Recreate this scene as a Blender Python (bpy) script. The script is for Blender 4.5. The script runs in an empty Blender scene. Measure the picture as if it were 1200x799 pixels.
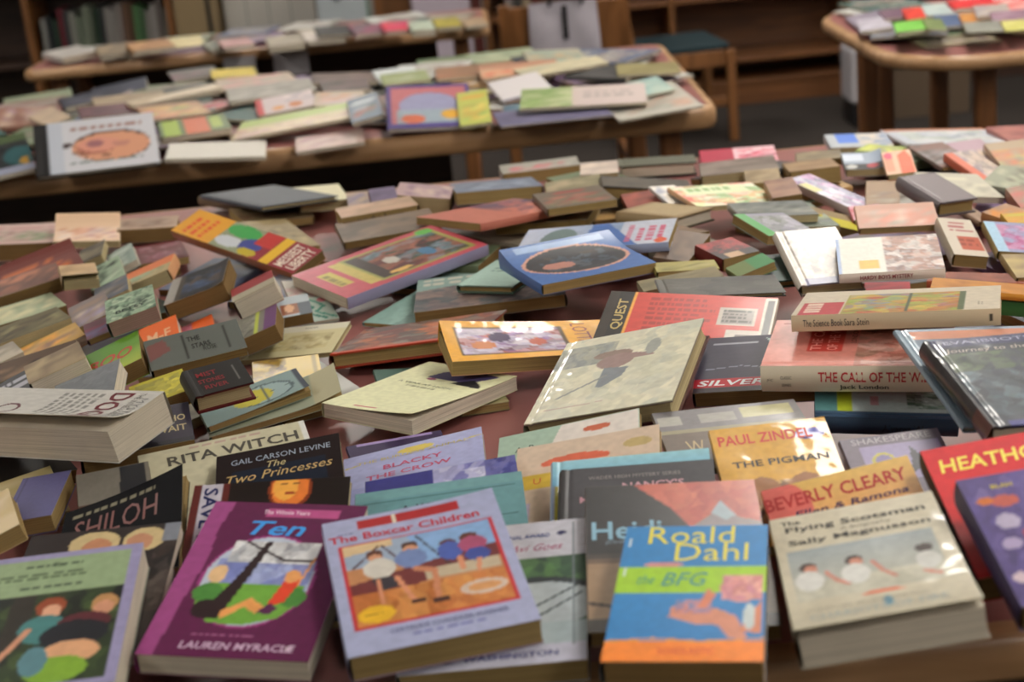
import bpy, math, json, random
import numpy as np
from mathutils import Matrix, Vector
C = bpy.context.scene.collection
R = math.radians
GAIN = 1.3

def lin(h, g=None):
    v = [int(h[i:i+2], 16)/255 for i in (0, 2, 4)]
    v = [c/12.92 if c <= .04045 else ((c+.055)/1.055)**2.4 for c in v]
    if g is None: v = [c*GAIN*(c/.42)**.22 for c in v]
    return tuple(min(.86, c) for c in v)

# ------------------------------------------------------------------ materials
def new_mat(name):
    m = bpy.data.materials.new(name); m.use_nodes = True
    nt = m.node_tree; b = nt.nodes['Principled BSDF']
    return m, nt, b
def N(nt, t, **k):
    n = nt.nodes.new(t)
    for a, v in k.items(): setattr(n, a, v)
    return n
def cover_mat(name, rough, coat, coat_rough, bump, bscale, spec=.5):
    m, nt, b = new_mat(name)
    a = N(nt, 'ShaderNodeAttribute', attribute_name='Col')
    nt.links.new(a.outputs['Color'], b.inputs['Base Color'])
    b.inputs['Roughness'].default_value = rough
    b.inputs['Specular IOR Level'].default_value = spec
    b.inputs['Coat Weight'].default_value = coat
    b.inputs['Coat Roughness'].default_value = coat_rough
    tc = N(nt, 'ShaderNodeTexCoord'); no = N(nt, 'ShaderNodeTexNoise')
    no.inputs['Scale'].default_value = bscale; no.inputs['Detail'].default_value = 2
    oi = N(nt, 'ShaderNodeObjectInfo'); ad = N(nt, 'ShaderNodeVectorMath', operation='ADD')
    mu = N(nt, 'ShaderNodeVectorMath', operation='SCALE'); mu.inputs['Scale'].default_value = 3
    nt.links.new(oi.outputs['Location'], mu.inputs[0]); nt.links.new(mu.outputs[0], ad.inputs[1])
    nt.links.new(tc.outputs['Object'], ad.inputs[0]); nt.links.new(ad.outputs[0], no.inputs['Vector'])
    bp = N(nt, 'ShaderNodeBump'); bp.inputs['Strength'].default_value = bump; bp.inputs['Distance'].default_value = .004
    nt.links.new(no.outputs['Fac'], bp.inputs['Height'])
    nt.links.new(bp.outputs['Normal'], b.inputs['Coat Normal'])
    if coat < .9: nt.links.new(bp.outputs['Normal'], b.inputs['Normal'])
    return m
M = {'m': cover_mat('matte_card', .55, 0, .5, .15, 14, .3),
     'g': cover_mat('glossy_card', .42, .35, .2, .35, 12, .45),
     'l': cover_mat('laminate_film', .45, .7, .07, .8, 18),
     'k': cover_mat('matte_dark_card', .7, 0, .5, .15, 14, .08),
     'd': cover_mat('plain_card', .5, .12, .3, .25, 12, .4)}
def page_mat():
    m, nt, b = new_mat('page_edges')
    oi = N(nt, 'ShaderNodeObjectInfo'); tc = N(nt, 'ShaderNodeTexCoord')
    mp = N(nt, 'ShaderNodeMapping'); mp.inputs['Scale'].default_value = (6, 6, 1400)
    no = N(nt, 'ShaderNodeTexNoise'); no.inputs['Scale'].default_value = 1; no.inputs['Detail'].default_value = 3
    nt.links.new(tc.outputs['Object'], mp.inputs[0]); nt.links.new(mp.outputs[0], no.inputs['Vector'])
    rp = N(nt, 'ShaderNodeMapRange'); rp.inputs[1].default_value = .3; rp.inputs[2].default_value = .7
    rp.inputs[3].default_value = .66; rp.inputs[4].default_value = 1.08
    nt.links.new(no.outputs['Fac'], rp.inputs[0])
    n2 = N(nt, 'ShaderNodeTexNoise'); n2.inputs['Scale'].default_value = 25
    nt.links.new(tc.outputs['Object'], n2.inputs['Vector'])
    r2 = N(nt, 'ShaderNodeMapRange'); r2.inputs[3].default_value = .85; r2.inputs[4].default_value = 1.1
    nt.links.new(n2.outputs['Fac'], r2.inputs[0])
    mm = N(nt, 'ShaderNodeMath', operation='MULTIPLY')
    nt.links.new(rp.outputs[0], mm.inputs[0]); nt.links.new(r2.outputs[0], mm.inputs[1])
    vm = N(nt, 'ShaderNodeVectorMath', operation='SCALE')
    nt.links.new(oi.outputs['Color'], vm.inputs[0]); nt.links.new(mm.outputs[0], vm.inputs['Scale'])
    nt.links.new(vm.outputs[0], b.inputs['Base Color']); b.inputs['Roughness'].default_value = .85
    b.inputs['Specular IOR Level'].default_value = .15
    bp = N(nt, 'ShaderNodeBump'); bp.inputs['Strength'].default_value = .5; bp.inputs['Distance'].default_value = .0006
    nt.links.new(no.outputs['Fac'], bp.inputs['Height']); nt.links.new(bp.outputs['Normal'], b.inputs['Normal'])
    return m
M['pages'] = page_mat()
def ink_mat():
    m, nt, b = new_mat('printed_ink')
    oi = N(nt, 'ShaderNodeObjectInfo'); nt.links.new(oi.outputs['Color'], b.inputs['Base Color'])
    b.inputs['Roughness'].default_value = .45
    return m
M['ink'] = ink_mat()
def wood(name, c1, c2, rough=.4, axis=0, coat=.2, sc=9):
    m, nt, b = new_mat(name)
    tc = N(nt, 'ShaderNodeTexCoord'); mp = N(nt, 'ShaderNodeMapping')
    s = [sc, sc, sc]; s[axis] = sc*.12; mp.inputs['Scale'].default_value = s
    no = N(nt, 'ShaderNodeTexNoise'); no.inputs['Scale'].default_value = 3; no.inputs['Detail'].default_value = 6; no.inputs['Distortion'].default_value = .8
    cr = N(nt, 'ShaderNodeValToRGB')
    cr.color_ramp.elements[0].position = .3; cr.color_ramp.elements[0].color = lin(c1, 1)+(1,)
    cr.color_ramp.elements[1].position = .7; cr.color_ramp.elements[1].color = lin(c2, 1)+(1,)
    nt.links.new(tc.outputs['Object'], mp.inputs[0]); nt.links.new(mp.outputs[0], no.inputs['Vector'])
    nt.links.new(no.outputs['Fac'], cr.inputs[0]); nt.links.new(cr.outputs[0], b.inputs['Base Color'])
    b.inputs['Roughness'].default_value = rough; b.inputs['Coat Weight'].default_value = coat; b.inputs['Coat Roughness'].default_value = .25
    return m
def flat(name, c, rough=.6, noise=.12, sc=20, metal=0, spec=.4):
    m, nt, b = new_mat(name)
    tc = N(nt, 'ShaderNodeTexCoord'); no = N(nt, 'ShaderNodeTexNoise'); no.inputs['Scale'].default_value = sc; no.inputs['Detail'].default_value = 4
    r = N(nt, 'ShaderNodeMapRange'); r.inputs[3].default_value = 1-noise; r.inputs[4].default_value = 1+noise
    v = N(nt, 'ShaderNodeVectorMath', operation='SCALE'); v.inputs[0].default_value = lin(c, 1)
    nt.links.new(tc.outputs['Object'], no.inputs['Vector']); nt.links.new(no.outputs['Fac'], r.inputs[0])
    nt.links.new(r.outputs[0], v.inputs['Scale']); nt.links.new(v.outputs[0], b.inputs['Base Color'])
    b.inputs['Roughness'].default_value = rough; b.inputs['Metallic'].default_value = metal; b.inputs['Specular IOR Level'].default_value = spec
    return m
W_EDGE = wood('table_edge_wood', '9c7650', 'c09870', .4)
W_LEG = wood('table_leg_wood', '6e4628', '8c5c36', .4, 2)
W_CASE = wood('bookcase_wood', '5e3a22', '84552f', .45, 0)
W_CASEV = wood('bookcase_upright_wood', '64401f', '8a5a30', .45, 2)
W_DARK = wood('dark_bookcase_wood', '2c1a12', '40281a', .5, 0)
W_CHAIR = wood('chair_wood', '704826', '94633a', .4, 2)
LAMI = flat('table_laminate', '96605c', .32, .06, 60)
CARPET = flat('carpet', '3b3633', .95, .3, 300, spec=.1)
WALL = flat('wall_paint', '9a9590', .8, .03, 5)
CEIL = flat('ceiling_tile', 'c4c0b8', .9, .06, 60)
SEAT = flat('seat_fabric', '24363c', .8, .2, 200)
BLACK = flat('black_plastic', '121214', .5)
WHITE = flat('white_card', 'a8a4a8', .6, .04)
WHITEB = flat('white_cloth', 'aaa4ac', .8, .08, 30)

# ------------------------------------------------------------------ mesh helpers
def mesh_obj(name, verts, faces, mat, parent=None, smooth=False, vcol=None, color=None):
    me = bpy.data.meshes.new(name); me.from_pydata([tuple(v) for v in verts], [], faces); me.update()
    if mat: me.materials.append(mat)
    if vcol is not None:
        at = me.color_attributes.new('Col', 'FLOAT_COLOR', 'POINT')
        a = np.ones((len(verts), 4), dtype=np.float32); a[:, :3] = vcol; at.data.foreach_set('color', a.ravel())
    if smooth: me.polygons.foreach_set('use_smooth', [True]*len(me.polygons))
    o = bpy.data.objects.new(name, me); C.objects.link(o)
    if parent: o.parent = parent
    if color: o.color = tuple(color)+(1,)
    return o
class MB:
    def __init__(s): s.v = []; s.f = []
    def box(s, x0, x1, y0, y1, z0, z1):
        n = len(s.v)
        s.v += [(x, y, z) for z in (z0, z1) for y in (y0, y1) for x in (x0, x1)]
        s.f += [tuple(n+i for i in q) for q in ((0,2,3,1),(4,5,7,6),(0,1,5,4),(2,6,7,3),(0,4,6,2),(1,3,7,5))]
        return s
    def prism(s, poly, z0, z1):
        n = len(s.v); k = len(poly)
        s.v += [(x, y, z0) for x, y in poly]+[(x, y, z1) for x, y in poly]
        s.f += [tuple(n+i for i in reversed(range(k))), tuple(n+k+i for i in range(k))]
        s.f += [(n+i, n+(i+1) % k, n+k+(i+1) % k, n+k+i) for i in range(k)]
        return s
    def tube(s, p, q, r0, r1, k=12):
        p, q = Vector(p), Vector(q); d = (q-p).normalized(); u = d.orthogonal().normalized(); w = d.cross(u); n = len(s.v)
        for c, r in ((p, r0), (q, r1)):
            s.v += [tuple(c+(u*math.cos(2*math.pi*i/k)+w*math.sin(2*math.pi*i/k))*r) for i in range(k)]
        s.f += [tuple(n+i for i in reversed(range(k))), tuple(n+k+i for i in range(k))]
        s.f += [(n+i, n+(i+1) % k, n+k+(i+1) % k, n+k+i) for i in range(k)]
        return s
    def build(s, name, mat, parent=None, bevel=.003, loc=None, seg=2):
        o = mesh_obj(name, s.v, s.f, mat, parent)
        if bevel:
            b = o.modifiers.new('bevel', 'BEVEL'); b.width = bevel; b.segments = seg; b.limit_method = 'ANGLE'
        if loc: o.location = loc
        return o
def empty(name, loc=(0, 0, 0), rz=0, **props):
    o = bpy.data.objects.new(name, None); o.empty_display_size = .05; C.objects.link(o)
    o.location = loc; o.rotation_euler = (0, 0, rz)
    tag(o, **props); return o
def tag(o, label=None, cat=None, group=None, kind=None):
    for k, v in (('label', label), ('category', cat), ('group', group), ('kind', kind)):
        if v: o[k] = v
    return o

# ------------------------------------------------------------------ printed art
def inpoly(U, V, P):
    r = np.zeros(U.shape, bool); n = len(P)
    for i in range(n):
        x0, y0 = P[i]; x1, y1 = P[(i+1) % n]
        if y0 == y1: continue
        c = ((y0 > V) != (y1 > V)) & (U < (x1-x0)*(V-y0)/(y1-y0)+x0); r ^= c
    return r
def paint(U, V, art, base, texts):
    col = np.zeros(U.shape+(3,)); col[:] = base
    for k, p in enumerate(art):
        t = p[0]
        if t == 'r':
            m = (U >= p[1]) & (V >= p[2]) & (U <= p[3]) & (V <= p[4]); col[m] = lin(p[5])
        elif t == 'e':
            m = ((U-p[1])/p[3])**2+((V-p[2])/p[4])**2 < 1; col[m] = lin(p[5])
        elif t == 'p':
            col[inpoly(U, V, p[1])] = lin(p[2])
        elif t == 'l':
            for (a, b), (c, d) in zip(p[1], p[1][1:]):
                L = (c-a)**2+(d-b)**2; s = np.clip(((U-a)*(c-a)+(V-b)*(d-b))/L, 0, 1)
                col[(U-a-s*(c-a))**2+(V-b-s*(d-b))**2 < (p[2]/2)**2] = lin(p[3])
        elif t == 'g':
            m = (U >= p[1]) & (V >= p[2]) & (U <= p[3]) & (V <= p[4]); s = np.clip((V-p[2])/(p[4]-p[2]), 0, 1)[..., None]
            g = np.array(lin(p[5]))*(1-s)+np.array(lin(p[6]))*s; col[m] = g[m]
        elif t == 'n':
            m = (U >= p[1]) & (V >= p[2]) & (U <= p[3]) & (V <= p[4])
            rg = np.random.default_rng(len(p[5])*31+p[6]*7+k); n = p[6]
            S = rg.random((n, 2))*[p[3]-p[1], p[4]-p[2]]+[p[1], p[2]]; w = .7+.6*rg.random(n)
            ci = rg.integers(0, len(p[5]), n); cl = np.array([lin(c) for c in p[5]])
            if m.any():
                # two interleaved scales of irregular colour patches, softly blended like a printed picture
                n2 = n*4; S2 = rg.random((n2, 2))*[p[3]-p[1], p[4]-p[2]]+[p[1], p[2]]
                c2 = rg.integers(0, len(p[5]), n2)
                uu, vv = U[m]+.012*np.sin(V[m]*41+k), V[m]+.012*np.sin(U[m]*37)
                d = ((uu[:, None]-S[:, 0])**2+(vv[:, None]-S[:, 1])**2)*w; a = cl[ci[d.argmin(1)]]
                d = ((uu[:, None]-S2[:, 0])**2+(vv[:, None]-S2[:, 1])**2); b = cl[c2[d.argmin(1)]]*(.8+.4*rg.random(n2))[d.argmin(1)][:, None]
                col[m] = a*.6+b*.4
        elif t == 'tl':
            n = p[5]; dv = (p[4]-p[2])/n; rg = random.Random(n*17+k)
            for i in range(n):
                v1 = p[4]-i*dv; v0 = v1-dv*.55; u = p[1]; e = p[3]-rg.random()*(p[3]-p[1])*.25
                while u < e:
                    w = (p[3]-p[1])*(.04+.09*rg.random()); m = (U >= u) & (U <= min(e, u+w)) & (V >= v0) & (V <= v1)
                    col[m] = lin(p[6]); u += w*1.35
        elif t == 't' and texts is not None: texts.append(p)
    if U.shape[0] > 40 and U.shape[1] > 30:
        # slightly uneven printing ink
        rg = np.random.default_rng(len(art)); G = rg.random((46, 34)); a, b = V*44, U*32
        i, j = a.astype(int), b.astype(int); fa, fb = a-i, b-j
        q = (G[i, j]*(1-fa)*(1-fb)+G[i+1, j]*fa*(1-fb)+G[i, j+1]*(1-fa)*fb+G[i+1, j+1]*fa*fb)
        col = col*(.91+.18*q[..., None])
    return col
def auto_art(bg, acc, cols, seed, st):
    r = random.Random(seed); a = [('r', 0, 0, 1, 1, bg)]
    if cols:
        k = r.random(); x0, x1 = (.08, .92) if k < .6 else (0, 1); y0 = r.uniform(.05, .2); y1 = r.uniform(.55, .75)
        a.append(('n', x0, y0, x1, y1, [acc]+cols+[bg], r.randint(22, 40), seed))
        a.append(('tl', .12, y1+.06, .88, min(.95, y1+.22), r.choice([1, 2]), acc if r.random() < .6 else cols[0]))
    else:
        a.append(('n', 0, 0, 1, 1, [bg, acc, bg], 14, seed))
    return a

# ------------------------------------------------------------------ lettering
_tc = {}
def text_geo(s, bold):
    k = (s, bold)
    if k not in _tc:
        cu = bpy.data.curves.new('t', 'FONT'); cu.body = s; cu.resolution_u = 2; cu.align_x = 'CENTER'; cu.align_y = 'CENTER'
        cu.offset = .018 if bold else 0
        ob = bpy.data.objects.new('t', cu); me = ob.to_mesh()
        v = np.array([x.co[:2] for x in me.vertices]); f = [tuple(p.vertices) for p in me.polygons]
        ob.to_mesh_clear(); bpy.data.objects.remove(ob); bpy.data.curves.remove(cu)
        mn, mx = v.min(0), v.max(0); v = (v-(mn+mx)/2)/(mx-mn); _tc[k] = (v, f, (mx-mn)[0]/(mx-mn)[1])
    return _tc[k]
def lettering(name, p, parent, W, H, fn):
    """p = ('t', text, cu, cv, height fraction, colour, options); fn maps (u*W, v*H) metres to a 3D point"""
    _, s, cu, cv, hh, colr, o = p
    v, f, asp = text_geo(s, o.get('b', 0)); h = hh*H; rot = R(o.get('rot', 0))
    if rot: h = hh*W; w = o['w']*H if 'w' in o else h*asp
    else: w = o['w']*W if 'w' in o else h*asp
    q = v*[w, h]; q[:, 0] += q[:, 1]*o.get('sh', 0)
    c, sn = math.cos(rot), math.sin(rot); q = np.stack([q[:, 0]*c-q[:, 1]*sn, q[:, 0]*sn+q[:, 1]*c], 1)+[cu*W, cv*H]
    return mesh_obj(name, [fn(a, b) for a, b in q], f, M['ink'], parent, color=lin(colr))

# ------------------------------------------------------------------ books
PG = {'w': 'b8b0a2', 'c': 'a49879', 'y': '95825c', 'b': '7c6746', 'p': '90786f'}
def make_bend(bends, w, h):
    def f(x, y):
        u, v = x/w+.5, y/h+.5; z = 0*u
        for b in bends:
            k, where, r, amt = b
            d = {'l': 1-u, 'r': u, 't': v, 'b': 1-v}
            s = d[where] if k == 'e' else (d[where[0]]+d[where[1]])/2*1.0
            s = np.clip((s-(1-r))/r, 0, 1); z = z+amt*s*s
        return z
    return f
def book(s):
    w, h, T = s['w'], s['h'], s['T']; hard = s['kind'] == 'h'; sg = -1 if s.get('sp', 'L') == 'L' else 1
    root = bpy.data.objects.new(s['name'], None); root.empty_display_size = .03; C.objects.link(root)
    root.matrix_world = Matrix.Translation(s['loc'])@Matrix.Rotation(s['rot'][0], 4, 'Z')@Matrix.Rotation(s['rot'][1], 4, 'X')@Matrix.Rotation(s['rot'][2], 4, 'Y')
    tag(root, s['label'], 'book', s.get('group'))
    B = make_bend(s.get('bend', []), w, h); bt = .0026 if hard else .0007
    bt = min(bt, T*.2)
    den = s['den']; nx, ny = max(4, int(w/den)), max(6, int(h/den))
    u, v = np.meshgrid(np.linspace(0, 1, nx+1), np.linspace(0, 1, ny+1)); texts = []
    art = s['art']
    if art[0] == 'auto': art = auto_art(*art[1:])
    col = paint(u, v, art, lin('808080'), texts).reshape(-1, 3)
    x = (u.ravel()-.5)*w; y = (v.ravel()-.5)*h; z = T+B(x, y)
    groove = 0
    if hard and den < .01: z = z-.0009*np.exp(-((x-sg*(w/2-.007))/.0022)**2)
    V = [np.stack([x, y, z], 1)]; CC = [col]; F = []; n = (nx+1)*(ny+1)
    for j in range(ny):
        for i in range(nx):
            a = j*(nx+1)+i; F.append((a, a+1, a+nx+2, a+nx+1))
    # underside of the front cover and its edge
    F += [tuple(n+q for q in reversed(f)) for f in F]
    V.append(np.stack([x, y, z-bt], 1))
    bc = lin(s['bc']) if s.get('bc') else col.mean(0) if not hard else col.mean(0)*.6
    inner = np.tile(np.array(bc if hard else lin('b0a890')), (n, 1)); CC.append(inner)
    ring = [i for i in range(nx+1)]+[(j+1)*(nx+1)-1 for j in range(1, ny+1)]+[ny*(nx+1)+i for i in range(nx-1, -1, -1)]+[j*(nx+1) for j in range(ny-1, 0, -1)]
    for a, b in zip(ring, ring[1:]+ring[:1]): F.append((a, a+n, b+n, b))
    base = 2*n
    # spine strip: u runs from head to foot, v from back cover to front cover
    K = 8; bul = min(.004 if hard else .0012, T*.25)
    m = max(6, int(h/den)) if s.get('spart') else ny
    KK = 26 if s.get('spart') else K
    uu, vv = np.meshgrid(np.linspace(0, 1, m+1), np.linspace(0, 1, KK+1))
    sc = np.array(lin(s['spc'])) if s.get('spc') else col.reshape(ny+1, nx+1, 3)[:, 0 if sg < 0 else -1].mean(0)
    st = []; sa = s.get('spart') or []
    scol = paint(uu, vv, sa, sc, st).reshape(-1, 3)
    uu, vv = uu.ravel(), vv.ravel(); sx = sg*(w/2+bul*np.sin(vv*math.pi)); sy = h/2-uu*h; sz = vv*(T+B(sg*w/2+0*sy, sy))
    V.append(np.stack([sx, sy, sz], 1)); CC.append(scol)
    for j in range(KK):
        for i in range(m):
            a = base+j*(m+1)+i; q = (a, a+1, a+m+2, a+m+1); F.append(q)
    n2 = base+(m+1)*(KK+1)
    # back cover
    bx = [(X*w/2, Y*h/2, Z) for Z in (0, bt) for Y in (-1, 1) for X in (-1, 1)]
    V.append(np.array(bx)); CC.append(np.tile(np.array(bc), (8, 1)))
    F += [tuple(n2+i for i in q) for q in ((0,2,3,1),(4,5,7,6),(0,1,5,4),(2,6,7,3),(0,4,6,2),(1,3,7,5))]
    mesh_obj('cover', np.concatenate(V), F, M[s.get('fin', 'd')], root, smooth=False, vcol=np.concatenate(CC))
    # page block: slightly fanned fore-edge, hollowed for hardcovers
    ins = .0032 if hard else .0006; x0 = -sg*(w/2-ins); x1 = sg*(w/2-.002)
    rows = 5; PV = []; PF = []; pr = random.Random(int(w*1e5)); sh = pr.uniform(-.0012, .0012)
    prof = [(k/(rows-1)) for k in range(rows)]
    my = 9
    for k, t in enumerate(prof):
        zz = bt+t*(T-2*bt)
        cav = (.0022 if hard else .0004)*math.sin(t*math.pi)*sg
        for X in (x0+cav+sh*(t-.5)*sg, x1):
            for j in range(my):
                Y = (-.5+j/(my-1))*(h-2*ins); lift = s.get('pbend', 0)*B(X, Y)*t
                PV.append((X, Y, zz-.00002+lift))
    L = 2*my
    for k in range(rows-1):
        for j in range(my-1):
            a = k*L+j; PF.append((a, a+1, a+L+1, a+L)); b = a+my; PF.append((b, b+L, b+L+1, b+1))
        for j in (0, my-1):
            a = k*L+j; PF.append((a, a+L, a+L+my, a+my))
    for k in (0, rows-1):
        for j in range(my-1):
            a = k*L+j; PF.append((a, a+my, a+my+1, a+1))
    mesh_obj('pages', PV, PF, M['pages'], root, color=lin(PG[s.get('pg', 'c')]))
    for p in texts:
        lettering('title_lettering', p, root, w, h, lambda a, b: (a-w/2, b-h/2, T+float(B(a-w/2, b-h/2))+.00035))
    for p in st:
        lettering('spine_lettering', p, root, h, T, lambda a, b: (sg*(w/2+bul*math.sin(b/T*math.pi)+.0004), h/2-a, b))
    if s.get('edge'):
        lettering('handwriting', ('t', s['edge'], .5, .5, .6, '2c2420', {'w': .6}), root, w, T, lambda a, b: (a-w/2, -h/2+ins-.0006, b))
    return root
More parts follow.
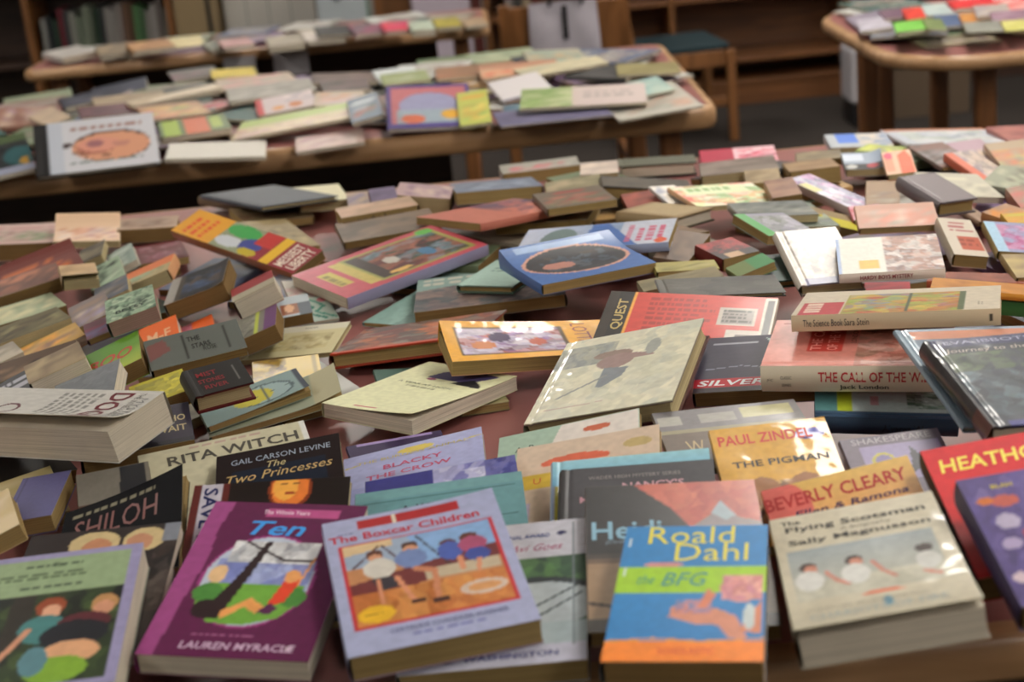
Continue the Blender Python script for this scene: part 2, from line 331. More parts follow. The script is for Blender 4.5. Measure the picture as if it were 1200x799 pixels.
BOOKS = json.loads(r'''[
{"loc":[-0.8236,2.6714,0.7295],"rot":[0.1499,0.002,0.0969],"w":0.177,"h":0.1461,"T":0.03,"name":"paperback_book","kind":"p","label":"thick brown-paged paperback with pink and green cover, far left edge of the front table","art":["auto","b09a94","6f7a60",["a88080","8a9078"],3,0],"den":0.011,"sp":"R","pg":"b","group":"books heaped on the front table"},
{"loc":[-0.7008,2.625,0.7488],"rot":[0.1918,0.0017,0.1275],"w":0.1081,"h":0.1268,"T":0.012,"name":"paperback_book","kind":"p","label":"cream-covered paperback with turned-up pages behind the orange-patterned one, far left edge","art":["auto","c0a890","b07050",["c8b8a8","a89090"],10,0],"den":0.011,"bend":[["e","t",0.5,0.02]],"pg":"c","group":"books heaped on the front table"},
{"loc":[-0.6108,2.6913,0.7277],"rot":[0.1361,-0.0538,0.067],"w":0.1007,"h":0.1131,"T":0.024,"name":"paperback_book","kind":"p","label":"tan-paged paperback with its long page edge showing, left of the yellow and maroon book","art":["auto","96806c","6b4a33",["7d6a5b"],17,0],"den":0.011,"pg":"b","group":"books heaped on the front table"},
{"loc":[-0.559,2.5207,0.7288],"rot":[0.2488,-0.0812,-0.0078],"w":0.0795,"h":0.1893,"T":0.012,"name":"paperback_book","kind":"p","label":"crimson paperback with white squiggled lettering, under the yellow and maroon book","art":[["r",0,0,1,1,"6a2733"],["n",0.1,0.15,0.9,0.85,["a08088","6a2733","8a5060","6a2733"],26,4]],"den":0.0026,"fin":"g","pg":"y","group":"books heaped on the front table"},
{"loc":[-0.6035,2.4557,0.7431],"rot":[0.2742,0.0028,-0.3624],"w":0.045,"h":0.1162,"T":0.012,"name":"paperback_book","kind":"p","label":"small pale blue paperback with a white page end, left of the crimson one","art":["auto","8f9a92","5d7068",["a8b0a8"],31,0],"den":0.011,"pg":"w","group":"books heaped on the front table"},
{"loc":[-0.6639,2.5045,0.742],"rot":[0.1548,0.0004,-0.312],"w":0.045,"h":0.1027,"T":0.014,"name":"paperback_book","kind":"p","label":"small grey-brown paperback wedged behind the orange-striped cover at far left","art":["auto","56504a","86806c",["77705f"],38,0],"den":0.011,"pg":"c","group":"books heaped on the front table"},
{"loc":[-0.738,2.3564,0.7522],"rot":[0.3811,0.0771,-0.208],"w":0.1845,"h":0.1103,"T":0.012,"name":"paperback_book","kind":"p","label":"red and orange patterned paperback curling up along the far left","art":["auto","70403a","b06a3c",["8a4a42","9c5a3a","5a4848"],45,0],"den":0.011,"bend":[["e","t",0.4,0.012]],"pg":"b","group":"books heaped on the front table"},
{"loc":[-0.7316,2.2606,0.7559],"rot":[0.379,0.1324,-0.1349],"w":0.1582,"h":0.0627,"T":0.022,"name":"paperback_book","kind":"p","label":"long brown-paged paperback lying in front of the red and orange one at far left","art":["auto","7a5f55","a87a66",["6a5550"],52,0],"den":0.011,"pg":"b","group":"books heaped on the front table"},
{"loc":[-0.6214,2.2404,0.7789],"rot":[0.3014,0.1501,0.0949],"w":0.0523,"h":0.0633,"T":0.014,"name":"paperback_book","kind":"p","label":"cream-covered book with a wavy page edge beside the long brown-paged paperback","art":["auto","b09878","9a8468",[],59,0],"den":0.011,"bend":[["e","b",0.5,0.01]],"pg":"c","group":"books heaped on the front table"},
{"loc":[-0.6134,2.3721,0.7446],"rot":[0.2831,0.0108,-0.3149],"w":0.0558,"h":0.1223,"T":0.009,"name":"paperback_book","kind":"p","label":"mint and black illustrated paperback under the orange-striped cover","art":["auto","8fa08a","2c3a32",["5c705c","a4b09c"],66,0],"den":0.011,"pg":"w","group":"books heaped on the front table"},
{"loc":[-0.5237,2.2683,0.7559],"rot":[0.0657,-0.016,-0.3038],"w":0.0817,"h":0.0969,"T":0.02,"name":"paperback_book","kind":"p","label":"orange-striped paperback with a pale page end in the left heap","art":[["r",0,0,1,1,"a89a78"],["r",0,0.5,1,1,"c07850"],["n",0.1,0.1,0.9,0.5,["8fa08a","a89a78","7c8468"],18,3]],"den":0.0026,"sp":"R","pg":"c","group":"books heaped on the front table"},
{"loc":[-0.5556,2.1712,0.7665],"rot":[0.2339,-0.0118,-0.3097],"w":0.0509,"h":0.09,"T":0.015,"name":"paperback_book","kind":"p","label":"small slate-blue paperback with a pale page end above the green illustrated one","art":["auto","60646c","8a8078",["55504c"],80,0],"den":0.011,"pg":"c","group":"books heaped on the front table"},
{"loc":[-0.7052,2.1703,0.7431],"rot":[0.4879,-0.0007,-0.0706],"w":0.1384,"h":0.0875,"T":0.018,"name":"paperback_book","kind":"p","label":"pale green paperback with brown pages sloping down at the far left","art":["auto","98a088","b8b498",["8c947c"],87,0],"den":0.011,"pg":"b","group":"books heaped on the front table"},
{"loc":[-0.5675,2.0759,0.7707],"rot":[0.2947,0.0504,-0.2962],"w":0.0547,"h":0.0974,"T":0.01,"name":"paperback_book","kind":"p","label":"brown and lilac photo-covered paperback between the pale green one and the green illustrated one","art":["auto","7d7270","b0a296",["8e7a6a","9088a0"],94,0],"den":0.011,"pg":"y","group":"books heaped on the front table"},
{"loc":[-0.6578,2.0264,0.7612],"rot":[0.4321,-0.1008,-0.1438],"w":0.1368,"h":0.1105,"T":0.016,"name":"paperback_book","kind":"p","label":"dark olive paperback with a handwritten number on its tan page end, at the far left","art":["auto","6c6650","48463a",["8c8668","5c5040"],101,0],"den":0.011,"pg":"c","group":"books heaped on the front table"},
{"loc":[-0.6138,1.9411,0.7589],"rot":[0.4217,-0.0054,-0.2446],"w":0.1359,"h":0.068,"T":0.013,"name":"paperback_book","kind":"p","label":"yellow and orange patterned paperback with a white page end at the left","art":["auto","a88a50","c89848",["8a7060","b89c68"],108,0],"den":0.011,"pg":"w","group":"books heaped on the front table"},
{"loc":[-0.5128,1.9184,0.7948],"rot":[0.292,-0.0271,-0.2131],"w":0.045,"h":0.0776,"T":0.008,"name":"paperback_book","kind":"p","label":"small maroon paperback with a slate-blue striped picture in the left heap","art":["auto","6a4850","50586c",["93405a","7c7090"],115,0],"den":0.011,"pg":"y","group":"books heaped on the front table"},
{"loc":[-0.6099,1.874,0.7617],"rot":[0.3988,0.1715,-0.1173],"w":0.1472,"h":0.0474,"T":0.014,"name":"paperback_book","kind":"p","label":"brown and black photo-covered paperback beneath the yellow and orange one","art":["auto","5c4c40","302a28",["86705c"],122,0],"den":0.011,"pg":"b","group":"books heaped on the front table"},
{"loc":[-0.4669,1.9029,0.8134],"rot":[0.2321,-0.0011,-0.198],"w":0.0634,"h":0.1054,"T":0.02,"name":"paperback_book","kind":"p","label":"green and white illustrated paperback with pink-tinted pages in the left heap","art":[["r",0,0,1,1,"93a48e"],["n",0,0,1,1,["93a48e","3f5345","7c927c","a9b4a0","566a58"],60,5],["t","BETSY",0.5,0.3,0.13,"2a3a33",{"w":0.6,"b":1}]],"den":0.0026,"pg":"p","group":"books heaped on the front table"},
{"loc":[-0.4219,2.8422,0.7291],"rot":[0.7322,0.0001,0.1002],"w":0.165,"h":0.2042,"T":0.014,"name":"paperback_book","kind":"p","label":"tan-paged paperback lying beneath the flat navy hardcover","art":["auto","7a6c58","5a5040",[],136,0],"den":0.011,"pg":"y","group":"books heaped on the front table"},
{"loc":[-0.3943,2.6753,0.7385],"rot":[0.4956,0.1644,0.1192],"w":0.1268,"h":0.077,"T":0.014,"name":"paperback_book","kind":"p","label":"worn brown tan-paged paperback under the navy hardcover, nearest the yellow and maroon book","art":["auto","86745a","64543e",["745a44"],143,0],"den":0.011,"sp":"R","pg":"y","group":"books heaped on the front table"},
{"loc":[-0.316,2.7616,0.7418],"rot":[0.1923,-0.039,0.0538],"w":0.0873,"h":0.1695,"T":0.016,"name":"paperback_book","kind":"p","label":"cream-covered paperback with a bare white top behind the navy hardcover","art":[["r",0,0,1,1,"b5b096"],["r",0.02,0.02,0.98,0.98,"bab59c"]],"den":0.0026,"pg":"c","group":"books heaped on the front table"},
{"loc":[-0.4018,2.7297,0.7627],"rot":[0.6134,-0.0441,0.0882],"w":0.1473,"h":0.2342,"T":0.008,"name":"hardcover_book","kind":"h","label":"thin flat navy hardcover lying level at the far edge of the front table","art":[["r",0,0,1,1,"454d57"],["r",0.1,0.1,0.9,0.9,"4b535e"]],"den":0.0026,"fin":"g","pg":"c","group":"books heaped on the front table"},
{"loc":[-0.3697,2.4893,0.7456],"rot":[0.3908,0.03,0.114],"w":0.0995,"h":0.196,"T":0.014,"name":"paperback_book","kind":"p","label":"olive-tan paperback half under the yellow and maroon book on its far side","art":["auto","86785a","6a6048",["9a8c6c"],164,0],"den":0.011,"pg":"y","group":"books heaped on the front table"},
{"loc":[-0.2257,2.6555,0.7427],"rot":[0.1094,0.1064,-0.0431],"w":0.0607,"h":0.0679,"T":0.024,"name":"paperback_book","kind":"p","label":"tan-paged paperback with a grey stamp on its page edge, behind the handwritten one","art":["auto","94806c","6d6070",[],171,0],"den":0.011,"pg":"y","group":"books heaped on the front table"},
{"loc":[-0.1905,2.602,0.7606],"rot":[0.1325,0.1719,0.0009],"w":0.045,"h":0.0852,"T":0.016,"name":"paperback_book","kind":"p","label":"small mauve paperback standing out behind the handwritten page edge","art":["auto","6c6076","5a4f66",[],178,0],"den":0.011,"pg":"y","group":"books heaped on the front table"},
{"loc":[-0.1983,2.5128,0.7619],"rot":[0.2453,0.0312,-0.0156],"w":0.1267,"h":0.0656,"T":0.02,"name":"paperback_book","kind":"p","label":"tan-paged paperback with a name handwritten on its long page edge","art":["auto","96806a","a88c78",[],185,0],"den":0.011,"sp":"R","pg":"y","edge":"andy Lwn","group":"books heaped on the front table"},
{"loc":[-0.1285,2.6809,0.7336],"rot":[1.4518,0.1497,-0.0964],"w":0.0658,"h":0.0967,"T":0.03,"name":"paperback_book","kind":"p","label":"cream-paged thick paperback with fanned pages left of the stacked pair","art":["auto","a08c8c","b4a498",["84707c"],192,0],"den":0.011,"sp":"R","pg":"c","group":"books heaped on the front table"},
{"loc":[-0.1764,2.4151,0.7618],"rot":[0.1884,0.0183,-0.0258],"w":0.1535,"h":0.117,"T":0.012,"name":"paperback_book","kind":"p","label":"brown paperback lying low in front of the handwritten page edge","art":["auto","6f5e4c","564838",[],199,0],"den":0.011,"pg":"b","group":"books heaped on the front table"},
{"loc":[-0.0032,2.6938,0.735],"rot":[0.0851,-0.128,0.0344],"w":0.1484,"h":0.1814,"T":0.022,"name":"paperback_book","kind":"p","label":"tan-paged paperback with a slate-blue cover, lower of the stacked pair at the far edge","art":["auto","6c7482","8f97a4",["5b6270"],206,0],"den":0.011,"sp":"R","pg":"y","group":"books heaped on the front table"},
{"loc":[0.084,2.8694,0.7208],"rot":[0.1046,0.0,0.0],"w":0.1462,"h":0.0488,"T":0.022,"name":"paperback_book","kind":"p","label":"tan-paged paperback with a pink-edged grey cover, topmost of the far edge stack","art":["auto","8f8c84","a8686c",["9c9a90"],213,0],"den":0.011,"bend":[["e","t",0.5,0.006]],"pg":"y","group":"books heaped on the front table"},
{"loc":[0.1304,2.5625,0.7414],"rot":[-0.0045,-0.0215,-0.0702],"w":0.0946,"h":0.1326,"T":0.03,"name":"paperback_book","kind":"p","label":"green and tan paperback with layered page edges right of the slate-blue one","art":["auto","7f7a62","9c8f78",[],220,0],"den":0.011,"pg":"c","group":"books heaped on the front table"},
{"loc":[0.1819,2.7147,0.7384],"rot":[-0.0787,-0.0051,0.0016],"w":0.0664,"h":0.1014,"T":0.026,"name":"paperback_book","kind":"p","label":"pale cream-paged paperback beside the black-boarded hardcover at the far edge","art":["auto","a89c94","bcb0a4",[],227,0],"den":0.011,"sp":"R","pg":"c","group":"books heaped on the front table"},
{"loc":[0.2409,2.5237,0.7518],"rot":[-0.0465,-0.0501,0.1443],"w":0.1444,"h":0.0995,"T":0.022,"name":"hardcover_book","kind":"h","label":"dark-boarded book with tan pages beneath the black-boarded hardcover","art":["auto","4a443c","5c5448",[],234,0],"den":0.011,"pg":"y","group":"books heaped on the front table"},
{"loc":[0.2931,2.8059,0.7227],"rot":[-0.0555,-0.0003,0.0274],"w":0.1385,"h":0.0642,"T":0.024,"name":"hardcover_book","kind":"h","label":"black-boarded hardcover with a thick white page edge facing the front, far edge centre","art":[["r",0,0,1,1,"5a5a4c"]],"den":0.0026,"pg":"w","bc":"15140f","group":"books heaped on the front table"},
{"loc":[0.4152,2.6461,0.7433],"rot":[-0.1166,-0.0626,-0.04],"w":0.1301,"h":0.1418,"T":0.016,"name":"paperback_book","kind":"p","label":"grey-paged book under the crimson and white one at the far edge","art":["auto","6f645c","877c74",[],248,0],"den":0.011,"pg":"c","group":"books heaped on the front table"},
{"loc":[0.4473,2.8443,0.7208],"rot":[-0.1158,0.0,0.0],"w":0.1379,"h":0.127,"T":0.012,"name":"paperback_book","kind":"p","label":"crimson paperback with a white lettered half cover at the far edge of the front table","art":[["r",0,0,1,1,"9c2c46"],["r",0.45,0,1,1,"c8a4aa"],["n",0.5,0.1,1,0.9,["d0bcc0","b85a6e","c8b0b4","a04058"],30,3]],"den":0.0026,"pg":"w","group":"books heaped on the front table"},
{"loc":[0.4347,2.5208,0.7473],"rot":[-0.1334,0.0101,-0.0199],"w":0.057,"h":0.0906,"T":0.02,"name":"paperback_book","kind":"p","label":"tan-paged thick paperback with a stamped page edge right of the orange and green cover","art":["auto","97866a","7c6c50",[],262,0],"den":0.011,"pg":"y","group":"books heaped on the front table"},
{"loc":[0.0318,2.4115,0.7365],"rot":[0.8673,0.0404,0.0206],"w":0.1471,"h":0.1553,"T":0.01,"name":"paperback_book","kind":"p","label":"pale grey paperback low under the orange-pink covered book","art":["auto","8c8478","a49c8c",[],269,0],"den":0.011,"pg":"c","group":"books heaped on the front table"},
{"loc":[0.0749,2.4123,0.7502],"rot":[1.3119,-0.0293,0.0113],"w":0.1067,"h":0.1459,"T":0.016,"name":"paperback_book","kind":"p","label":"light-paged paperback below the orange-pink covered one at centre far side","art":["auto","a89c84","8c7c64",[],276,0],"den":0.011,"sp":"R","pg":"y","group":"books heaped on the front table"},
{"loc":[-0.0017,2.3914,0.773],"rot":[2.2729,0.0839,0.0559],"w":0.1531,"h":0.205,"T":0.012,"name":"paperback_book","kind":"p","label":"orange-pink covered paperback with a long tan page edge, centre far side","art":[["r",0,0,1,1,"a4685a"],["n",0,0,1,0.5,["a4685a","7a4a58","5a4a5c","b47866"],20,4]],"den":0.0026,"pg":"y","group":"books heaped on the front table"},
{"loc":[0.118,2.394,0.7823],"rot":[0.0925,-0.0865,-0.0216],"w":0.1074,"h":0.17,"T":0.012,"name":"paperback_book","kind":"p","label":"dark green and red striped paperback among the far centre books","art":["auto","6a6054","8f4a44",["6c7a60","9c6a5c"],290,0],"den":0.011,"pg":"y","group":"books heaped on the front table"},
{"loc":[0.232,2.4334,0.7576],"rot":[0.0528,0.091,-0.0421],"w":0.0668,"h":0.07,"T":0.014,"name":"paperback_book","kind":"p","label":"maroon paperback tucked behind the red, green and white cover","art":["auto","7c4a40","94584c",[],297,0],"den":0.011,"pg":"y","group":"books heaped on the front table"},
{"loc":[0.2709,2.4151,0.7718],"rot":[0.3811,0.264,0.1302],"w":0.045,"h":0.0633,"T":0.006,"name":"paperback_book","kind":"p","label":"narrow white-spined book between the maroon paperback and the red, green and white cover","art":["auto","c0bab0","8a8c98",[],304,0],"den":0.011,"pg":"w","group":"books heaped on the front table"},
{"loc":[0.3518,2.4016,0.765],"rot":[0.3791,0.1506,0.1218],"w":0.1502,"h":0.0938,"T":0.008,"name":"paperback_book","kind":"p","label":"red, green and white comic-like paperback lying flat near the far edge","art":[["r",0,0,1,1,"c09a84"],["n",0,0,1,1,["c0664c","c4b49c","b8bf8c","8aa070","d0c8b4","c88a70"],26,8],["r",0.1,0.55,0.85,0.9,"b9bf9c"],["tl",0.15,0.58,0.8,0.85,1,"7d9a60"]],"den":0.0026,"fin":"g","pg":"c","group":"books heaped on the front table"},
{"loc":[0.2481,2.3049,0.7618],"rot":[0.8349,-0.0073,0.0871],"w":0.0929,"h":0.1127,"T":0.02,"name":"hardcover_book","kind":"h","label":"brown hardcover with grey-white pages lying across the centre far side","art":[["r",0,0,1,1,"8c7a5c"],["r",0.1,0.1,0.9,0.9,"9a8a6c"]],"den":0.0026,"pg":"w","bc":"4c4638","group":"books heaped on the front table"},
{"loc":[0.2191,2.1832,0.7696],"rot":[0.6714,-0.0028,0.1383],"w":0.0999,"h":0.1173,"T":0.016,"name":"paperback_book","kind":"p","label":"brown-paged paperback below the brown hardcover","art":["auto","7c6650","665440",[],325,0],"den":0.011,"pg":"b","group":"books heaped on the front table"},
{"loc":[0.8104,2.7728,0.7385],"rot":[-0.0548,-0.0931,0.069],"w":0.1867,"h":0.2429,"T":0.008,"name":"hardcover_book","kind":"h","label":"long white picture book lying flat at the far right edge of the front table","art":[["r",0,0,1,1,"b4b8bf"],["r",0,0.85,1,1,"b08068"],["n",0.1,0.1,0.9,0.8,["b4b8bf","9aa2ae","c4c4c4","a8b0a8"],16,2]],"den":0.0026,"fin":"g","pg":"w","group":"books heaped on the front table"},
{"loc":[0.6562,2.7903,0.7367],"rot":[-0.0928,0.0387,0.0441],"w":0.1101,"h":0.0978,"T":0.014,"name":"paperback_book","kind":"p","label":"blue and white photo-covered paperback at the far right edge","art":[["r",0,0,1,1,"9ca0a4"],["r",0.15,0.3,0.5,1,"4f74b8"],["n",0.5,0,1,1,["a8a49c","7888a0","b4aca0"],14,2]],"den":0.0026,"pg":"c","group":"books heaped on the front table"},
{"loc":[0.9369,2.714,0.7415],"rot":[-0.0559,-0.0425,0.0351],"w":0.1035,"h":0.1598,"T":0.01,"name":"paperback_book","kind":"p","label":"dull red paperback at the far right corner behind the long white picture book","art":["auto","8a5a58","a07068",[],346,0],"den":0.011,"pg":"c","group":"books heaped on the front table"},
{"loc":[0.6662,2.6677,0.7529],"rot":[0.8678,0.0283,-0.0119],"w":0.0494,"h":0.0725,"T":0.006,"name":"paperback_book","kind":"p","label":"lime-topped thin book under the orange-splashed cover","art":["auto","97a05a","b4b860",["8c8870"],353,0],"den":0.011,"pg":"c","group":"books heaped on the front table"},
{"loc":[0.7449,2.5741,0.7527],"rot":[0.1155,0.0517,0.0081],"w":0.0619,"h":0.1456,"T":0.008,"name":"paperback_book","kind":"p","label":"brown and grey paperback behind the salmon-spined book at right","art":["auto","7a6058","8c8484",["5c5450"],360,0],"den":0.011,"pg":"y","group":"books heaped on the front table"},
{"loc":[0.5643,2.696,0.74],"rot":[-0.1803,-0.0637,-0.0264],"w":0.0775,"h":0.0996,"T":0.012,"name":"paperback_book","kind":"p","label":"tan-paged thin paperback left of the silver-topped book","art":["auto","746a58","8c8068",[],367,0],"den":0.011,"pg":"y","group":"books heaped on the front table"},
{"loc":[0.5244,2.5665,0.7404],"rot":[-0.109,-0.1275,-0.041],"w":0.0816,"h":0.1495,"T":0.026,"name":"paperback_book","kind":"p","label":"thick tan-paged paperback below the thin tan one at right rear","art":["auto","8a7258","9a8468",[],374,0],"den":0.011,"pg":"y","group":"books heaped on the front table"},
{"loc":[0.6134,2.579,0.7499],"rot":[-0.1601,0.0411,0.0293],"w":0.0645,"h":0.1091,"T":0.012,"name":"paperback_book","kind":"p","label":"silver-grey glossy paperback with a red ball on its cover at right rear","art":[["r",0,0,1,1,"8c96a4"],["r",0,0,1,0.32,"1c1a1c"],["e",0.18,0.18,0.14,0.12,"a8a8a4"],["e",0.7,0.2,0.14,0.13,"9c2430"],["r",0,0.5,0.5,0.9,"b8bec8"]],"den":0.0026,"bend":[["e","r",0.4,0.006]],"fin":"g","pg":"c","group":"books heaped on the front table"},
{"loc":[0.6565,2.5113,0.7603],"rot":[-0.1817,0.051,-0.0709],"w":0.0462,"h":0.1334,"T":0.01,"name":"paperback_book","kind":"p","label":"orange-splashed white paperback at right rear","art":[["r",0,0,1,1,"c4a48c"],["p",[[0.5,0],[1,0],[1,0.6],[0.8,1],[0.5,0.8]],"d0613a"],["r",0.05,0.1,0.3,0.9,"c88a70"],["e",0.2,0.8,0.15,0.15,"c4506a"]],"den":0.0026,"fin":"g","pg":"c","group":"books heaped on the front table"},
{"loc":[0.8113,2.6057,0.7403],"rot":[0.1845,0.2257,0.0014],"w":0.0619,"h":0.0955,"T":0.012,"name":"paperback_book","kind":"p","label":"pink and lavender paperback between the long white book and the salmon one","art":["auto","a08c94","b4a0a4",["8a8084","b8a890"],395,0],"den":0.011,"pg":"y","group":"books heaped on the front table"},
{"loc":[0.8593,2.5275,0.7465],"rot":[-0.0836,0.0908,-0.036],"w":0.0824,"h":0.1408,"T":0.014,"name":"paperback_book","kind":"p","label":"tan and yellow illustrated paperback at the right, behind the salmon one","art":["auto","9c8c78","a8a068",["b07a60","8c8878"],402,0],"den":0.011,"pg":"y","group":"books heaped on the front table"},
{"loc":[0.7699,2.4574,0.7502],"rot":[0.2004,0.1586,0.0045],"w":0.0522,"h":0.1355,"T":0.014,"name":"paperback_book","kind":"p","label":"salmon and grey paperback slanting down to the right","art":[["r",0,0,1,1,"a8988c"],["r",0,0,0.3,1,"b8705c"],["n",0.3,0,1,1,["a8988c","94888c","b4a8a0","8c847c"],20,3]],"den":0.0026,"pg":"y","group":"books heaped on the front table"},
{"loc":[0.7986,2.3593,0.7508],"rot":[0.9155,0.0842,-0.0963],"w":0.0923,"h":0.0867,"T":0.012,"name":"paperback_book","kind":"p","label":"grey-green paperback under the salmon one at the right edge","art":["auto","8a8c7c","a0a08c",["706c60"],416,0],"den":0.011,"pg":"c","group":"books heaped on the front table"},
{"loc":[0.5198,2.4075,0.746],"rot":[0.4263,0.1123,-0.017],"w":0.045,"h":0.1706,"T":0.014,"name":"paperback_book","kind":"p","label":"purple and white photo-covered paperback slanting towards the front at right","art":[["r",0,0,1,1,"8c88a0"],["n",0,0,1,1,["7a7494","b0b0bc","5c5470","9c98a8","a8749c","c4bcc4"],34,6],["r",0,0.55,0.3,0.8,"b0a870"]],"den":0.0026,"fin":"g","pg":"y","group":"books heaped on the front table"},
{"loc":[0.4413,2.3795,0.7622],"rot":[-0.0258,0.0914,-0.0552],"w":0.0451,"h":0.0838,"T":0.018,"name":"paperback_book","kind":"p","label":"brown-paged paperback tucked left of the purple photo-covered one","art":["auto","7c5c4c","94745c",[],430,0],"den":0.011,"pg":"b","group":"books heaped on the front table"},
{"loc":[0.6912,2.309,0.7649],"rot":[0.1782,0.213,0.1808],"w":0.1064,"h":0.0884,"T":0.01,"name":"paperback_book","kind":"p","label":"white-topped open-looking book beside the tan page end at right","art":["auto","b4b0a4","c4c0b0",["a4a094"],437,0],"den":0.011,"fin":"g","pg":"w","group":"books heaped on the front table"},
{"loc":[0.634,2.2251,0.7743],"rot":[0.2666,0.1383,0.0463],"w":0.0599,"h":0.1163,"T":0.022,"name":"hardcover_book","kind":"h","label":"grey-spined hardcover with a bare tan page end facing the front","art":[["r",0,0,1,1,"6c6468"],["r",0.04,0.04,0.96,0.96,"7a7274"]],"den":0.0026,"pg":"y","group":"books heaped on the front table"},
{"loc":[0.777,2.2293,0.7433],"rot":[0.0006,0.1989,-0.1234],"w":0.0476,"h":0.085,"T":0.024,"name":"paperback_book","kind":"p","label":"brown paperback with red-topped cover at the right frame edge","art":["auto","7c6a54","a0503c",[],451,0],"den":0.011,"pg":"b","group":"books heaped on the front table"},
{"loc":[0.5922,2.3678,0.7424],"rot":[-0.2433,-0.015,0.0397],"w":0.0501,"h":0.1618,"T":0.016,"name":"paperback_book","kind":"p","label":"tan and grey paperback between the purple one and the tan page end","art":["auto","94806c","a49c90",["84746a"],458,0],"den":0.011,"pg":"y","group":"books heaped on the front table"},
{"loc":[0.5542,2.14,0.7737],"rot":[-0.1516,0.1778,0.0109],"w":0.1094,"h":0.0756,"T":0.01,"name":"paperback_book","kind":"p","label":"orange-brown patterned paperback under the white and red spine row","art":["auto","a07864","b8705c",["8f8474","b09484"],465,0],"den":0.011,"pg":"y","group":"books heaped on the front table"},
{"loc":[0.4276,2.2498,0.7611],"rot":[0.0707,-0.0166,0.0817],"w":0.0987,"h":0.1577,"T":0.008,"name":"paperback_book","kind":"p","label":"grey-green glossy paperback with white streaks right of centre rear","art":["auto","7c8478","a0a4ac",["646c60","98a08c"],472,0],"den":0.011,"fin":"g","pg":"c","group":"books heaped on the front table"},
{"loc":[0.3969,2.236,0.773],"rot":[0.037,-0.0218,0.0681],"w":0.1129,"h":0.0973,"T":0.012,"name":"paperback_book","kind":"p","label":"dark grey paperback with pale shapes behind the green-edged one","art":["auto","6c706c","8c8c84",["4c504c"],479,0],"den":0.011,"fin":"g","pg":"c","group":"books heaped on the front table"},
{"loc":[0.3783,2.1247,0.7785],"rot":[0.4526,0.1871,0.1795],"w":0.0886,"h":0.0829,"T":0.014,"name":"paperback_book","kind":"p","label":"lilac-grey paperback with a green lower edge, centre right","art":[["r",0,0,1,1,"8e8c98"],["r",0,0,0.22,1,"5c9a5e"],["n",0.25,0.1,1,0.9,["8e8c98","a4a2aa","7c8078"],14,3]],"den":0.0026,"sp":"R","fin":"g","pg":"y","group":"books heaped on the front table"},
{"loc":[0.4978,2.2475,0.7405],"rot":[0.1684,0.1421,0.3649],"w":0.0794,"h":0.0729,"T":0.014,"name":"paperback_book","kind":"p","label":"tan-spined paperback with a yellow block in the middle of the right heap","art":[["r",0,0,1,1,"8c7c60"],["r",0,0,1,0.55,"b0a83c"]],"den":0.0026,"pg":"y","group":"books heaped on the front table"},
{"loc":[0.5425,2.2666,0.7502],"rot":[-0.0716,0.1784,0.001],"w":0.045,"h":0.0486,"T":0.008,"name":"paperback_book","kind":"p","label":"small pink-red paperback peeking out between the purple and orange-brown covers","art":["auto","b0808c","a83c48",[],500,0],"den":0.011,"pg":"c","group":"books heaped on the front table"},
{"loc":[0.2424,2.0686,0.7746],"rot":[1.1044,0.1034,-0.1195],"w":0.0961,"h":0.0487,"T":0.016,"name":"paperback_book","kind":"p","label":"brown-paged paperback lying on its page edge behind the blue oval-picture book","art":["auto","6f5c4c","5c4c40",[],507,0],"den":0.011,"pg":"b","group":"books heaped on the front table"},
{"loc":[0.2959,2.0193,0.7764],"rot":[0.4212,0.0787,0.0034],"w":0.0577,"h":0.0671,"T":0.018,"name":"paperback_book","kind":"p","label":"red and black paperback in the hollow right of centre","art":[["r",0,0,1,1,"2c1c1c"],["n",0,0.3,1,1,["8c2c30","2c1c1c","a04038","5c2020"],14,2],["r",0.2,0,0.6,0.25,"a88c70"]],"den":0.0026,"pg":"y","group":"books heaped on the front table"},
{"loc":[0.3553,1.9411,0.7745],"rot":[-0.0275,0.0754,-0.0046],"w":0.0657,"h":0.096,"T":0.01,"name":"hardcover_book","kind":"h","label":"dark green plain-covered book in the hollow right of centre","art":[["r",0,0,1,1,"1f4038"]],"den":0.0026,"pg":"y","bc":"1f4038","group":"books heaped on the front table"},
{"loc":[0.3145,1.93,0.7832],"rot":[0.1859,-0.002,-0.2499],"w":0.0518,"h":0.045,"T":0.012,"name":"paperback_book","kind":"p","label":"green paperback with orange-tan pages pointing right of centre","art":[["r",0,0,1,1,"5e8a66"],["r",0,0,0.5,1,"74805c"]],"den":0.0026,"pg":"y","group":"books heaped on the front table"},
{"loc":[0.2326,1.9565,0.7838],"rot":[-0.0143,-0.057,0.0421],"w":0.0803,"h":0.0532,"T":0.01,"name":"paperback_book","kind":"p","label":"olive and tan paperback between the blue oval-picture book and the red back-cover one","art":["auto","98905a","787448",["a49c70"],535,0],"den":0.011,"pg":"y","group":"books heaped on the front table"},
{"loc":[0.2181,1.8914,0.7829],"rot":[0.0339,-0.0677,-0.086],"w":0.101,"h":0.0601,"T":0.014,"name":"paperback_book","kind":"p","label":"grey-paged paperback lying flat behind the red back-cover book","art":["auto","8a8068","75705c",[],542,0],"den":0.011,"pg":"c","group":"books heaped on the front table"},
{"loc":[0.2554,1.8191,0.8001],"rot":[-0.0023,-0.0054,0.0574],"w":0.1463,"h":0.0772,"T":0.005,"name":"hardcover_book","kind":"h","label":"dark grey laminated hardcover lying just behind the red back-cover book","art":[["r",0,0,1,1,"55544f"],["n",0,0,1,1,["55544f","6a6862","4a4946"],12,3]],"den":0.0026,"fin":"l","pg":"c","group":"books heaped on the front table"},
